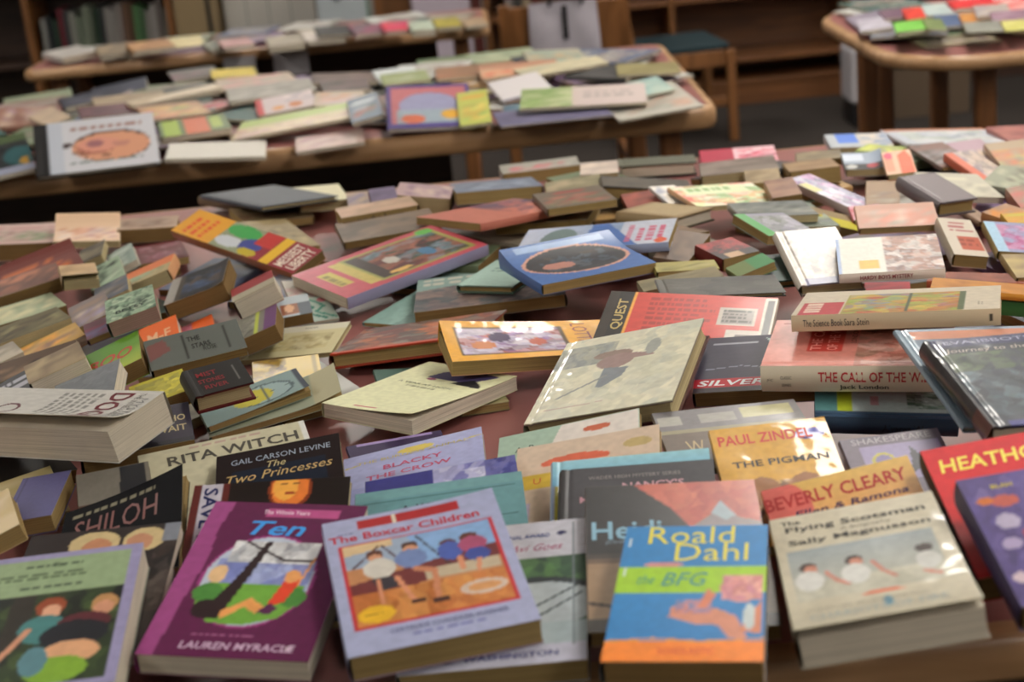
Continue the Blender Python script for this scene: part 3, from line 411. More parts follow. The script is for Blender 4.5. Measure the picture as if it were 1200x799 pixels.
{"loc":[0.3977,1.921,0.786],"rot":[0.0057,0.1675,0.0112],"w":0.0792,"h":0.1599,"T":0.016,"name":"hardcover_book","kind":"h","label":"shiny white hardcover with a faint map-like pattern at right of centre","art":[["r",0,0,1,1,"b0aaa4"],["n",0,0,1,1,["b8b2aa","a09a94","c4beb4","928c8c","b4aea6"],90,7],["r",0.1,0,1,0.1,"8c8ca0"]],"den":0.0026,"fin":"g","pg":"c","bc":"7c746c","group":"books heaped on the front table"},
{"loc":[0.4721,1.8626,0.7997],"rot":[1.3843,-0.0109,-0.1133],"w":0.1116,"h":0.1244,"T":0.012,"name":"paperback_book","kind":"p","label":"white-spined paperback with grey-brown street pictures on its cover","art":[["r",0,0,1,1,"8c7468"],["n",0,0,1,0.55,["8c6c60","a49c98","6c5450","b8b0ac","a07c6c"],60,4],["r",0,0.55,1,1,"b8b8b0"],["r",0.1,0.6,0.35,0.8,"c49c3c"],["r",0,0.97,1,1,"8c9cb8"]],"den":0.0026,"pg":"b","spc":"c8beb4","spart":[["t","HARDY BOYS MYSTERY",0.45,0.5,0.45,"8c3c40",{"w":0.5,"b":1}]],"group":"books heaped on the front table"},
{"loc":[0.6113,2.0331,0.7568],"rot":[-0.0893,0.1745,0.1756],"w":0.0459,"h":0.116,"T":0.018,"name":"paperback_book","kind":"p","label":"white paperback with red lettering slanting down at the right","art":[["r",0,0,1,1,"b8b0a4"],["tl",0.2,0.6,0.95,0.9,3,"a06c6c"],["r",0.3,0.15,0.95,0.5,"a8604c"],["tl",0.35,0.2,0.9,0.45,2,"8c4a3c"]],"den":0.0026,"fin":"g","pg":"y","spc":"b0a898","group":"books heaped on the front table"},
{"loc":[0.6888,2.2307,0.742],"rot":[0.7391,0.4311,0.2255],"w":0.045,"h":0.045,"T":0.008,"name":"paperback_book","kind":"p","label":"small tan paperback above the white one with red lettering","art":["auto","a08c7c","8c7868",[],577,0],"den":0.011,"pg":"y","group":"books heaped on the front table"},
{"loc":[0.7237,2.1706,0.7476],"rot":[0.5905,0.131,-0.028],"w":0.0528,"h":0.0565,"T":0.014,"name":"paperback_book","kind":"p","label":"orange-topped tan paperback at right behind the blue and pink one","art":["auto","9c8068","b8803c",[],584,0],"den":0.011,"pg":"y","group":"books heaped on the front table"},
{"loc":[0.7349,2.119,0.7551],"rot":[-0.0298,0.1239,0.0411],"w":0.0667,"h":0.048,"T":0.01,"name":"paperback_book","kind":"p","label":"yellow and orange paperback at the right frame edge","art":["auto","b08c3c","a8a048",["b87840"],591,0],"den":0.011,"pg":"y","group":"books heaped on the front table"},
{"loc":[0.6901,2.0275,0.7523],"rot":[-0.1573,0.0463,0.1275],"w":0.0797,"h":0.13,"T":0.014,"name":"paperback_book","kind":"p","label":"blue and pink illustrated paperback with a tan spine at the right frame edge","art":[["r",0,0,1,1,"8c90a8"],["r",0,0,0.18,1,"98b0c0"],["n",0.2,0.1,0.95,0.9,["a4688c","8c90a8","b090a8","9c5c7c"],22,3]],"den":0.0026,"pg":"y","spc":"98885c","group":"books heaped on the front table"},
{"loc":[0.6655,1.9168,0.7491],"rot":[-0.0907,0.0791,0.0628],"w":0.0533,"h":0.0836,"T":0.012,"name":"paperback_book","kind":"p","label":"tan paperback lying below the blue and pink one at the right edge","art":["auto","8c7c60","a8986c",[],605,0],"den":0.011,"pg":"y","group":"books heaped on the front table"},
{"loc":[0.5569,1.7541,0.767],"rot":[1.2475,0.1078,0.0604],"w":0.045,"h":0.1144,"T":0.009,"name":"paperback_book","kind":"p","label":"pale paperback with pink lettering at the bottom of the thin stack at right","art":["auto","b0a8a0","b8586c",[],612,0],"den":0.011,"pg":"c","spc":"b4aca4","group":"books heaped on the front table"},
{"loc":[0.543,1.7167,0.7791],"rot":[1.2324,0.0986,0.0338],"w":0.045,"h":0.1141,"T":0.017,"name":"paperback_book","kind":"p","label":"green-spined paperback, third down of the thin stack at right","art":["auto","3c6c3c","4c7c48",[],619,0],"den":0.011,"pg":"c","spc":"3f7040","group":"books heaped on the front table"},
{"loc":[0.5418,1.7128,0.798],"rot":[1.2194,0.0798,0.0463],"w":0.045,"h":0.1155,"T":0.008,"name":"paperback_book","kind":"p","label":"amber-spined paperback, second down of the thin stack at right","art":["auto","b0803c","9c6c30",[],626,0],"den":0.011,"pg":"y","spc":"b88638","group":"books heaped on the front table"},
{"loc":[0.6027,1.9071,0.7439],"rot":[1.1098,-0.0077,0.0316],"w":0.045,"h":0.1317,"T":0.01,"name":"paperback_book","kind":"p","label":"orange-brown spined paperback, topmost of the thin stack at right","art":["auto","8c5440","6c3c30",[],633,0],"den":0.011,"pg":"y","spc":"a86048","group":"books heaped on the front table"},
{"loc":[0.4919,1.9503,0.735],"rot":[-0.2351,-0.0652,0.0101],"w":0.0574,"h":0.045,"T":0.006,"name":"paperback_book","kind":"p","label":"small bright red paperback peeking out above the science book","art":["auto","9c2430","7c1c28",[],640,0],"den":0.011,"pg":"y","spc":"9c2430","group":"books heaped on the front table"},
{"loc":[-0.0855,2.1024,0.7314],"rot":[-0.5617,0.0296,-0.0116],"w":0.1315,"h":0.2167,"T":0.006,"name":"paperback_book","kind":"p","label":"pale teal thin paperback under the dark collage-covered one at centre","art":[["r",0,0,1,1,"7b938c"],["n",0,0,1,1,["7b938c","869e96","6f877f"],12,3]],"den":0.0026,"fin":"m","pg":"y","group":"books heaped on the front table"},
{"loc":[-0.2723,2.1669,0.7448],"rot":[0.2534,0.1638,0.1662],"w":0.0863,"h":0.0684,"T":0.006,"name":"paperback_book","kind":"p","label":"white paperback with small coloured figures, left of the pink portrait book","art":["auto","a8a49c","b07c84",["8c9c8c"],654,0],"den":0.011,"pg":"w","group":"books heaped on the front table"},
{"loc":[-0.2683,2.0962,0.7393],"rot":[0.3488,0.3054,0.0712],"w":0.0526,"h":0.0617,"T":0.005,"name":"paperback_book","kind":"p","label":"white and teal paperback with swirling bands beside the reddish table top","art":[["r",0,0,1,1,"a4b0a8"],["l",[[0.1,0.9],[0.5,0.6],[0.2,0.4],[0.7,0.1]],0.08,"3c7c6c"],["l",[[0.4,1],[0.8,0.6],[0.5,0.4],[0.95,0.1]],0.07,"4c8c7c"],["e",0.8,0.85,0.12,0.08,"b8707c"]],"den":0.0026,"fin":"g","pg":"w","group":"books heaped on the front table"},
{"loc":[-0.2904,2.061,0.7465],"rot":[0.1858,0.0923,-0.0345],"w":0.045,"h":0.0726,"T":0.016,"name":"paperback_book","kind":"p","label":"tan-paged paperback with a brown face picture, left centre","art":[["r",0,0,1,1,"9ca4a8"],["r",0.1,0.1,0.6,0.6,"8c5a3c"],["e",0.35,0.4,0.14,0.2,"c49c78"],["r",0.6,0,1,0.6,"505860"]],"den":0.0026,"pg":"b","group":"books heaped on the front table"},
{"loc":[-0.1133,1.9009,0.7382],"rot":[-0.2946,-0.0801,-0.1258],"w":0.1974,"h":0.1269,"T":0.02,"name":"hardcover_book","kind":"h","label":"dark colourful hardcover with an orange lower edge, lying behind the cream paperback","art":[["r",0,0,1,1,"59443f"],["n",0,0,1,1,["59443f","6a4c40","a4643c","4a4a44","86847c","73403a"],40,6],["r",0,0,1,0.08,"a8482c"]],"den":0.0026,"pg":"y","bc":"8c3c28","group":"books heaped on the front table"},
{"loc":[-0.0236,2.0603,0.7441],"rot":[-0.0025,-0.0399,-0.0227],"w":0.2004,"h":0.176,"T":0.017,"name":"paperback_book","kind":"p","label":"dark collage-covered paperback with a teal left end and long brown page edge","art":[["r",0,0,1,1,"3d3b40"],["n",0,0,1,1,["3d3b40","54484a","6a5a54","2e3138","7c6860","41494c"],70,6],["p",[[0,0.6],[0,1],[1,1],[1,0.85],[0.5,0.75]],"6c837c"],["tl",0.05,0.7,0.9,0.95,2,"a09c90"]],"den":0.0026,"sp":"R","pg":"b","group":"books heaped on the front table"},
{"loc":[-0.0011,2.0766,0.763],"rot":[-0.4425,-0.0256,-0.0089],"w":0.0816,"h":0.1281,"T":0.011,"name":"hardcover_book","kind":"h","label":"small pale teal hardcover under the blue oval-picture book","art":[["r",0,0,1,1,"8ea39a"],["tl",0.2,0.5,0.8,0.7,2,"6c8078"]],"den":0.0026,"pg":"y","bc":"56685c","group":"books heaped on the front table"},
{"loc":[0.1318,2.1219,0.7885],"rot":[1.3184,-0.0461,-0.0608],"w":0.101,"h":0.2144,"T":0.013,"name":"paperback_book","kind":"p","label":"white and blue glossy paperback with pink back-cover lettering and orange emblem","art":[["r",0,0,1,1,"aeb2bc"],["g",0,0.35,1,1,"8292a8","aeb2c0"],["p",[[0,0.2],[0,0.6],[1,0.55],[1,0.45]],"4c6ca0"],["e",0.5,0.75,0.4,0.12,"6c7c7c"],["tl",0.15,0.02,0.85,0.3,4,"b05c74"],["e",0.12,0.06,0.1,0.04,"c05c3c"]],"den":0.0026,"fin":"l","pg":"y","group":"books heaped on the front table"},
{"loc":[0.0946,1.9901,0.7919],"rot":[0.3973,0.0476,0.0238],"w":0.1643,"h":0.1299,"T":0.014,"name":"paperback_book","kind":"p","label":"blue paperback with an oval reclining-figure picture on the centre pile","art":[["r",0,0,1,1,"4a6a9a"],["e",0.5,0.52,0.46,0.36,"b89080"],["e",0.5,0.52,0.43,0.33,"3c3c40"],["n",0.2,0.3,0.8,0.7,["3c3c40","4c4440","5c6c78","2c2c34"],20,5],["e",0.32,0.45,0.14,0.1,"a87c70"],["r",0.1,0.86,0.9,0.97,"8ca0bc"]],"den":0.0026,"bend":[["e","t",0.5,0.012]],"fin":"g","pg":"y","group":"books heaped on the front table"},
{"loc":[-0.1629,2.2109,0.7557],"rot":[2.2822,-0.0396,-0.1032],"w":0.1293,"h":0.2613,"T":0.017,"name":"paperback_book","kind":"p","label":"pink portrait-covered book with a lilac spine, left of the centre pile","art":[["r",0,0,1,1,"a34a56"],["r",0.1,0.05,0.9,0.72,"8a8c50"],["r",0.13,0.08,0.87,0.7,"3c302c"],["n",0.13,0.08,0.87,0.6,["3c302c","6a3430","2f4a3c","8c5c4c","4c2c28","6c7c84"],34,6],["e",0.5,0.5,0.1,0.05,"a8a49c"],["e",0.4,0.28,0.12,0.05,"44708c"],["e",0.2,0.55,0.04,0.08,"c0a060"],["r",0.3,0.84,0.75,0.92,"a89a48"],["tl",0.32,0.85,0.73,0.91,1,"7c7030"],["e",0.9,0.1,0.08,0.06,"5c9c4c"],["r",0.12,0.72,0.88,0.79,"a89a58"]],"den":0.0026,"fin":"g","pg":"w","spc":"8c88a0","group":"books heaped on the front table"},
{"loc":[-0.4247,2.1446,0.7615],"rot":[0.0575,0.0291,-0.2498],"w":0.0888,"h":0.1161,"T":0.026,"name":"paperback_book","kind":"p","label":"slate-blue thriller-like paperback with a deep pale page end, left of the yellow and maroon book","art":[["r",0,0,1,1,"262a30"],["n",0.1,0.2,0.9,0.8,["262a30","3a4c66","1c2026","4c5c74","5a5048"],16,4],["r",0,0,0.16,1,"96928c"],["r",0.16,0,0.26,1,"4c463c"]],"den":0.0026,"bend":[["e","r",0.3,0.004]],"fin":"g","pg":"b","group":"books heaped on the front table"},
{"loc":[-0.3337,2.0629,0.7685],"rot":[0.1745,-0.0725,-0.323],"w":0.0622,"h":0.0846,"T":0.028,"name":"paperback_book","kind":"p","label":"thick grey-paged paperback with a red cover just below the yellow and maroon book","art":[["r",0,0,1,1,"8c2f35"],["r",0,0,1,0.4,"9c9684"]],"den":0.0026,"pg":"w","group":"books heaped on the front table"},
{"loc":[-0.3975,2.4031,0.7619],"rot":[0.7517,0.09,-0.3453],"w":0.0626,"h":0.32,"T":0.016,"name":"paperback_book","kind":"p","label":"yellow and maroon laminated paperback with a cartoon figure, tilted in the left rear heap","art":[["r",0,0,1,1,"8c3540"],["r",0,0.68,1,1,"c9983c"],["tl",0.1,0.74,0.9,0.93,3,"c8603c"],["r",0,0.4,1,0.68,"8a9078"],["e",0.75,0.55,0.22,0.13,"4b9a58"],["e",0.3,0.58,0.2,0.1,"b4b8bc"],["e",0.38,0.42,0.26,0.08,"47508c"],["e",0.15,0.4,0.14,0.07,"b0a038"],["r",0.5,0.28,1,0.42,"b0403c"],["r",0,0.2,1,0.27,"c9a83c"],["t","MESSIEST",0.5,0.135,0.07,"d0c4b8",{"w":0.85,"b":1}],["t","LIBERTY",0.5,0.05,0.07,"d0c4b8",{"w":0.8,"b":1}]],"den":0.0026,"fin":"l","pg":"b","spc":"8c5a34","group":"books heaped on the front table"},
{"loc":[-0.2805,1.9626,0.7366],"rot":[-0.3176,0.2391,-0.1095],"w":0.1346,"h":0.0733,"T":0.007,"name":"paperback_book","kind":"p","label":"white paperback with a sketched reclining reader on its cover, left centre","art":[["r",0,0,1,1,"b4ad8c"],["r",0,0.82,1,1,"b8b4a4"],["n",0.1,0.2,0.9,0.7,["b4ad8c","8c8060","a49870","b4ad8c"],24,6],["t","THE",0.2,0.9,0.05,"6c685c",{}],["t","READER",0.6,0.9,0.05,"6c685c",{}]],"den":0.0026,"pg":"c","group":"books heaped on the front table"},
{"loc":[-0.2781,1.8288,0.7353],"rot":[0.1416,-0.0081,0.0257],"w":0.0828,"h":0.1003,"T":0.014,"name":"paperback_book","kind":"p","label":"mustard yellow paperback with rounded tan spine, left centre","art":[["r",0,0,1,1,"b39b38"],["n",0,0,0.5,1,["8c7440","b39b38","6c5c3c","a08838"],20,4],["r",0.88,0,0.94,1,"8c7a30"]],"den":0.0026,"fin":"g","pg":"y","group":"books heaped on the front table"},
{"loc":[-0.2813,1.7285,0.7385],"rot":[0.1622,0.0697,-0.1518],"w":0.1567,"h":0.0869,"T":0.008,"name":"paperback_book","kind":"p","label":"pale green magazine-like paperback at the bottom of the left centre stack","art":[["r",0,0,1,1,"8f9484"],["r",0.8,0,1,1,"a09c84"]],"den":0.0026,"bend":[["e","r",0.4,0.008]],"fin":"m","pg":"y","group":"books heaped on the front table"},
{"loc":[-0.3057,1.7315,0.7464],"rot":[0.3267,0.0653,-0.1528],"w":0.1244,"h":0.0734,"T":0.008,"name":"paperback_book","kind":"p","label":"blue-green paperback with a drawn circular fan picture, left centre stack","art":[["r",0,0,1,1,"7f908e"],["e",0.62,0.45,0.28,0.38,"4c5c60"],["e",0.62,0.45,0.25,0.34,"8fa0a0"],["e",0.5,0.45,0.2,0.28,"b0a848"],["l",[[0.62,0.1],[0.62,0.8]],0.01,"5c6460"],["l",[[0.4,0.4],[0.85,0.5]],0.01,"5c6460"],["r",0.94,0,1,1,"3c4450"]],"den":0.0026,"bend":[["c","br",0.5,0.006]],"pg":"y","group":"books heaped on the front table"},
{"loc":[-0.3247,1.9663,0.7484],"rot":[0.0887,0.0027,-0.3102],"w":0.0635,"h":0.0921,"T":0.024,"name":"paperback_book","kind":"p","label":"paperback with purple and lime striped cover and thick brown pages, left centre","art":[["r",0,0,1,1,"7a7870"],["r",0.75,0,1,1,"64386c"],["r",0.5,0,0.62,1,"a8b048"],["n",0,0,0.5,1,["7a7870","8c8c80","5c5c54"],12,3]],"den":0.0026,"fin":"g","pg":"b","group":"books heaped on the front table"},
{"loc":[-0.418,2.0375,0.7466],"rot":[0.204,-0.0772,-0.2786],"w":0.045,"h":0.0832,"T":0.006,"name":"paperback_book","kind":"p","label":"small orange paperback corner between the slate and grey covers","art":[["r",0,0,1,1,"c8642c"],["r",0,0,0.3,1,"b07080"]],"den":0.0026,"pg":"c","group":"books heaped on the front table"},
{"loc":[-0.4631,2.0151,0.7397],"rot":[0.2191,0.0068,-0.2538],"w":0.0539,"h":0.0988,"T":0.018,"name":"paperback_book","kind":"p","label":"bright orange paperback with pale lettering in the left heap","art":[["r",0,0,1,1,"cc6a2c"],["t","M-F",0.5,0.35,0.4,"e0a888",{"w":0.6,"b":1}]],"den":0.0026,"fin":"g","pg":"w","group":"books heaped on the front table"},
{"loc":[-0.4696,1.7887,0.7803],"rot":[0.2244,0.0327,-0.3171],"w":0.0751,"h":0.1032,"T":0.022,"name":"paperback_book","kind":"p","label":"lime green paperback with red bubbly letters in the left heap","art":[["r",0,0,1,1,"5f8c2c"],["g",0,0,1,0.6,"9aa83c","5f8c2c"],["t","BOO",0.5,0.45,0.3,"a8402c",{"w":0.75,"b":1,"sh":0.2}]],"den":0.0026,"fin":"g","pg":"b","group":"books heaped on the front table"},
{"loc":[-0.4773,1.6781,0.7848],"rot":[0.1264,0.054,-0.2842],"w":0.0806,"h":0.0969,"T":0.02,"name":"paperback_book","kind":"p","label":"plain slate grey paperback with a white page end, resting behind the white book on dogs","art":[["r",0,0,1,1,"65686c"],["n",0,0,1,1,["65686c","6f7276","5d6064"],10,3]],"den":0.0016,"pg":"w","group":"books heaped on the front table"},
{"loc":[-0.6009,1.8039,0.7554],"rot":[0.4328,0.0087,-0.2947],"w":0.0966,"h":0.0697,"T":0.016,"name":"paperback_book","kind":"p","label":"black paperback with white lettering and a tan page end, left of the slate grey one","art":[["r",0,0,1,1,"24262e"],["tl",0.4,0.2,0.95,0.8,2,"9c9ca4"]],"den":0.0026,"pg":"c","group":"books heaped on the front table"},
{"loc":[-0.65,1.9218,0.7589],"rot":[0.5043,0.0127,-0.22],"w":0.0557,"h":0.0568,"T":0.018,"name":"paperback_book","kind":"p","label":"white-ended paperback at the far left frame edge","art":["auto","8c8478","b4ac9c",[],808,0],"den":0.011,"pg":"w","group":"books heaped on the front table"},
{"loc":[-0.5333,1.771,0.7888],"rot":[0.3432,-0.02,-0.2559],"w":0.0701,"h":0.0769,"T":0.02,"name":"paperback_book","kind":"p","label":"tan paperback with a broad white page end beside the lime green one","art":["auto","7c6c58","9c8c70",[],815,0],"den":0.011,"pg":"w","group":"books heaped on the front table"},
{"loc":[-0.3735,1.7835,0.7977],"rot":[0.2907,0.2329,-0.0717],"w":0.1128,"h":0.0701,"T":0.012,"name":"paperback_book","kind":"p","label":"grey-green paperback with black lettering lying across the left heap","art":[["r",0,0,1,1,"5f635e"],["p",[[0.02,0.3],[0.25,0.5],[0.2,0.9],[0.02,0.8]],"75504c"],["r",0.38,0.1,0.4,0.9,"24261f"],["t","THE",0.5,0.7,0.16,"24261f",{"w":0.14,"b":1}],["t","STARS",0.56,0.45,0.16,"24261f",{"w":0.2,"b":1}],["t","ROSE",0.64,0.3,0.14,"24261f",{"w":0.14}],["r",0.82,0.15,0.84,0.9,"2c2e28"]],"den":0.0026,"fin":"g","pg":"b","group":"books heaped on the front table"},
{"loc":[-0.392,1.6581,0.7859],"rot":[0.2967,-0.0213,-0.154],"w":0.0625,"h":0.0824,"T":0.016,"name":"paperback_book","kind":"p","label":"small yellow paperback with brown pages left of the black one with red lettering","art":[["r",0,0,1,1,"a8a034"],["n",0.1,0.1,0.9,0.9,["a8a034","bcb450","8c8848"],16,4]],"den":0.0016,"fin":"g","pg":"b","group":"books heaped on the front table"},
{"loc":[-0.3207,1.6162,0.8022],"rot":[0.3917,0.2115,-0.0364],"w":0.0637,"h":0.0578,"T":0.022,"name":"hardcover_book","kind":"h","label":"black hardcover with dark red lettering and a red lower board, left centre","art":[["r",0,0,1,1,"232220"],["t","MIST",0.35,0.7,0.16,"7c2c30",{"w":0.35,"b":1}],["t","STONES",0.38,0.45,0.14,"7c2c30",{"w":0.45,"b":1}],["t","RIVER",0.42,0.22,0.14,"7c2c30",{"w":0.4,"b":1}],["r",0.82,0.25,0.84,0.8,"6c6c68"]],"den":0.0016,"pg":"c","bc":"5c1c20","group":"books heaped on the front table"},
{"loc":[-0.0451,1.7185,0.7217],"rot":[0.2234,-0.0001,0.0302],"w":0.0578,"h":0.0621,"T":0.01,"name":"paperback_book","kind":"p","label":"small tan book with a green cover edge beneath the cream paperback","art":["auto","8c9070","8c7c58",[],843,0],"den":0.011,"pg":"y","group":"books heaped on the front table"},
{"loc":[-0.1357,1.8048,0.7288],"rot":[0.1758,0.1501,0.1168],"w":0.0671,"h":0.045,"T":0.006,"name":"paperback_book","kind":"p","label":"teal thin book peeking out beneath the cream paperback","art":[["r",0,0,1,1,"4c645c"]],"den":0.0026,"pg":"c","group":"books heaped on the front table"},
{"loc":[-0.1097,1.6984,0.7375],"rot":[-0.6738,-0.0758,0.0012],"w":0.1335,"h":0.1886,"T":0.017,"name":"paperback_book","kind":"p","label":"cream paperback with a small purple figure, lying open to the reddish table top","art":[["r",0,0,1,1,"bdbd9f"],["p",[[0.3,0.72],[0.75,0.72],[0.9,0.92],[0.5,0.97],[0.35,0.85]],"4c4468"],["p",[[0.6,0.68],[0.95,0.66],[0.9,0.72],[0.75,0.8]],"24242c"],["e",0.38,0.7,0.05,0.02,"8c4c68"],["t","A YEAR AT HOME",0.45,0.58,0.028,"6c6c5c",{"w":0.6}],["tl",0.3,0.5,0.7,0.54,1,"8c8c74"],["r",0.3,0.045,0.55,0.06,"a85c68"]],"den":0.0016,"bend":[["c","br",0.5,0.008]],"fin":"m","pg":"w","group":"books heaped on the front table"},
{"loc":[0.0271,1.7825,0.7543],"rot":[-1.3573,-0.1112,0.1847],"w":0.0824,"h":0.2228,"T":0.019,"name":"paperback_book","kind":"p","label":"yellow laminated paperback with a framed picture of tumbling children, centre","art":[["r",0,0,1,1,"c9992e"],["r",0.15,0.06,0.85,0.66,"5c4a30"],["r",0.17,0.08,0.83,0.64,"9c94a8"],["n",0.17,0.08,0.83,0.64,["9c94a8","b4aebc","a8685c","8c6c9c","b8b0b8","6c4c5c"],36,5],["e",0.4,0.3,0.12,0.06,"4c3c5c"],["e",0.55,0.5,0.1,0.05,"a85a44"],["e",0.6,0.2,0.1,0.07,"b4784c"],["t","LOTTA",0.4,0.76,0.085,"8c4a34",{"w":0.62}],["r",0.05,0.92,0.95,1,"4c4678"],["tl",0.1,0.93,0.9,0.98,1,"b0a8c0"]],"den":0.0026,"bend":[["c","bl",0.6,0.012]],"fin":"l","pg":"y","group":"books heaped on the front table"},
{"loc":[0.1974,1.706,0.7892],"rot":[-0.3107,0.217,0.0572],"w":0.197,"h":0.1368,"T":0.01,"name":"paperback_book","kind":"p","label":"red paperback showing its back cover with two barcode labels","art":[["r",0,0,1,1,"b3463c"],["r",0,0,0.06,1,"3c3630"],["r",0.06,0,0.15,1,"2e2a28"],["r",0.15,0,0.165,1,"c89848"],["t","QUEST",0.105,0.62,0.07,"a89868",{"rot":90,"w":0.5,"b":1}],["tl",0.26,0.2,0.66,0.92,9,"963a33"],["r",0.68,0.52,0.9,0.8,"b0a8a0"],["r",0.7,0.55,0.88,0.77,"8c8480"],["tl",0.7,0.55,0.88,0.77,4,"4c4844"],["r",0.74,0.12,0.98,0.45,"b4aca4"],["r",0.8,0.2,0.94,0.38,"7c7470"],["r",0.93,0,1,0.98,"b8b0a4"],["r",0.945,0.05,0.985,0.95,"2c2c2c"]],"den":0.0016,"sp":"R","fin":"g","pg":"w","group":"books heaped on the front table"},
{"loc":[0.273,1.5699,0.7775],"rot":[-0.2369,0.2239,-0.0471],"w":0.1599,"h":0.1071,"T":0.018,"name":"paperback_book","kind":"p","label":"dark grey adventure paperback with a red title band and green streak","art":[["r",0,0,1,1,"4c4956"],["r",0,0,1,0.08,"3c3238"],["r",0,0.08,0.72,0.24,"a82c38"],["p",[[0.45,0.95],[0.6,0.8],[0.75,0.6],[0.62,0.68],[0.5,0.8]],"a8b4b4"],["p",[[0.6,0.75],[0.8,0.55],[0.95,0.6],[0.8,0.72]],"2f8a54"],["l",[[0.05,0.4],[0.3,0.45],[0.6,0.36],[0.8,0.38]],0.012,"8c8c9c"],["r",0.1,0.86,0.4,0.89,"9c9ca4"],["t","SILVERFIN",0.36,0.155,0.095,"d8ccd0",{"w":0.66,"b":1,"sh":0.3}]],"den":0.0016,"fin":"g","pg":"b","group":"books heaped on the front table"},
{"loc":[0.1114,1.5576,0.7831],"rot":[-0.328,0.1358,-0.2024],"w":0.1597,"h":0.1809,"T":0.024,"name":"hardcover_book","kind":"h","label":"large white laminated hardcover with a faint misty skating scene, centre","art":[["r",0,0,1,1,"c0bdaa"],["n",0,0,1,1,["c0bdaa","bbbaa8","c6c2b0","bcbbac","b0b1a4"],60,9],["n",0,0.62,0.42,0.9,["8e9290","9a9c94","a4a496","888c88"],22,4],["e",0.42,0.72,0.14,0.05,"8c7c74"],["e",0.46,0.62,0.13,0.09,"94807c"],["p",[[0.48,0.72],[0.72,0.66],[0.74,0.62],[0.5,0.62]],"94807c"],["p",[[0.4,0.55],[0.58,0.52],[0.56,0.42],[0.44,0.3],[0.4,0.32]],"7f8488"],["l",[[0.44,0.45],[0.15,0.25]],0.02,"8c8e8a"],["l",[[0.1,0.12],[0.5,0.13]],0.008,"a89088"],["e",0.7,0.74,0.05,0.1,"969892"]],"den":0.0016,"fin":"l","pg":"c","bc":"4a2226","group":"books heaped on the front table"},
{"loc":[0.3619,1.4576,0.7617],"rot":[1.3739,0.0567,-0.2042],"w":0.0559,"h":0.1372,"T":0.02,"name":"hardcover_book","kind":"h","label":"teal and white hardcover with a lime band and navy spine, under the pink novel","art":[["r",0,0,1,1,"a8b4b4"],["r",0,0.84,1,1,"5c8484"],["r",0,0.74,1,0.84,"a8b43c"],["r",0,0,0.2,1,"3f556c"],["n",0.3,0.0,1,0.35,["6c8478","a8b4b4","4c6458","8ca094"],30,5],["tl",0.4,0.5,0.8,0.6,1,"b08c90"]],"den":0.0016,"fin":"g","pg":"w","spc":"2c4054","spart":[["t","Alvarez W.",0.62,0.5,0.4,"141c28",{"w":0.3,"b":1}]],"bc":"2c4054","group":"books heaped on the front table"},
{"loc":[0.3518,1.5097,0.7997],"rot":[1.2396,-0.0157,-0.0647],"w":0.1206,"h":0.1834,"T":0.028,"name":"hardcover_book","kind":"h","label":"pink and red jacketed hardcover novel with a cream spine and bold red spine title","art":[["r",0,0,1,1,"bc8278"],["r",0.3,0.58,0.95,0.78,"b0483f"],["n",0,0,1,0.5,["bc8278","a87468","8c6c5c","b4938a","9c5c50","c0988c"],40,5],["t","THE CALL",0.62,0.73,0.06,"d09088",{"w":0.6,"b":1}],["t","OF THE WILD",0.62,0.64,0.06,"d09088",{"w":0.6,"b":1}],["t","LONDON",0.62,0.53,0.03,"5c3c38",{"w":0.3}],["r",0.9,0.5,0.93,0.95,"a85c54"]],"den":0.0016,"fin":"g","pg":"c","spc":"beb5a4","spart":[["t","THE CALL OF THE WILD",0.62,0.62,0.36,"a52a30",{"w":0.62,"b":1}],["t","Jack London",0.55,0.2,0.24,"2c2826",{"w":0.26,"b":1}],["r",0.09,0.1,0.094,0.95,"4c443c"],["r",0.18,0.1,0.184,0.95,"4c443c"],["t","JFIC",0.05,0.5,0.12,"4c443c",{"w":0.035}],["t","CLASSIC",0.137,0.6,0.12,"4c443c",{"w":0.06}],["t","SERIES",0.137,0.3,0.12,"4c443c",{"w":0.05}]],"group":"books heaped on the front table"},
{"loc":[0.4027,1.5518,0.8357],"rot":[1.2537,-0.0359,0.1369],"w":0.1356,"h":0.2034,"T":0.017,"name":"paperback_book","kind":"p","label":"cream-spined science book with a yellow and green picture strip on its cover","art":[["r",0,0,1,1,"b6ad9c"],["r",0,0.18,0.8,0.76,"98903c"],["n",0,0.2,0.8,0.75,["a8843c","7c8c3c","b4a040","a8542c","7c8088","8c9c44"],44,5],["r",0.02,0.17,0.8,0.2,"4c5c34"],["r",0.02,0.44,0.8,0.455,"3c4c2c"],["r",0.0,0.77,0.5,0.97,"a8303c"],["tl",0.1,0.8,0.6,0.95,1,"c8b8a8"],["tl",0.2,0.07,0.35,0.11,2,"807868"]],"den":0.0016,"fin":"g","pg":"c","spc":"b5a78f","spart":[["t","The Science Book",0.155,0.5,0.42,"3c3c48",{"w":0.195}],["t","Sara Stein",0.32,0.5,0.42,"24242c",{"w":0.12}],["r",0.945,0.3,0.965,0.72,"3c3830"]],"group":"books heaped on the front table"},
{"loc":[0.4707,1.3477,0.8342],"rot":[0.0151,0.0812,0.074],"w":0.1952,"h":0.2143,"T":0.006,"name":"hardcover_book","kind":"h","label":"slate-blue thin laminated book with an orange top strip under the dark photo-jacketed one","art":[["r",0,0,1,1,"5c6c7c"],["r",0,0.88,1,0.97,"b07c64"],["r",0,0.97,1,1,"8c98a4"],["r",0,0,0.06,1,"7c8c98"]],"den":0.0016,"fin":"l","pg":"w","bc":"6c7c8c","group":"books heaped on the front table"},
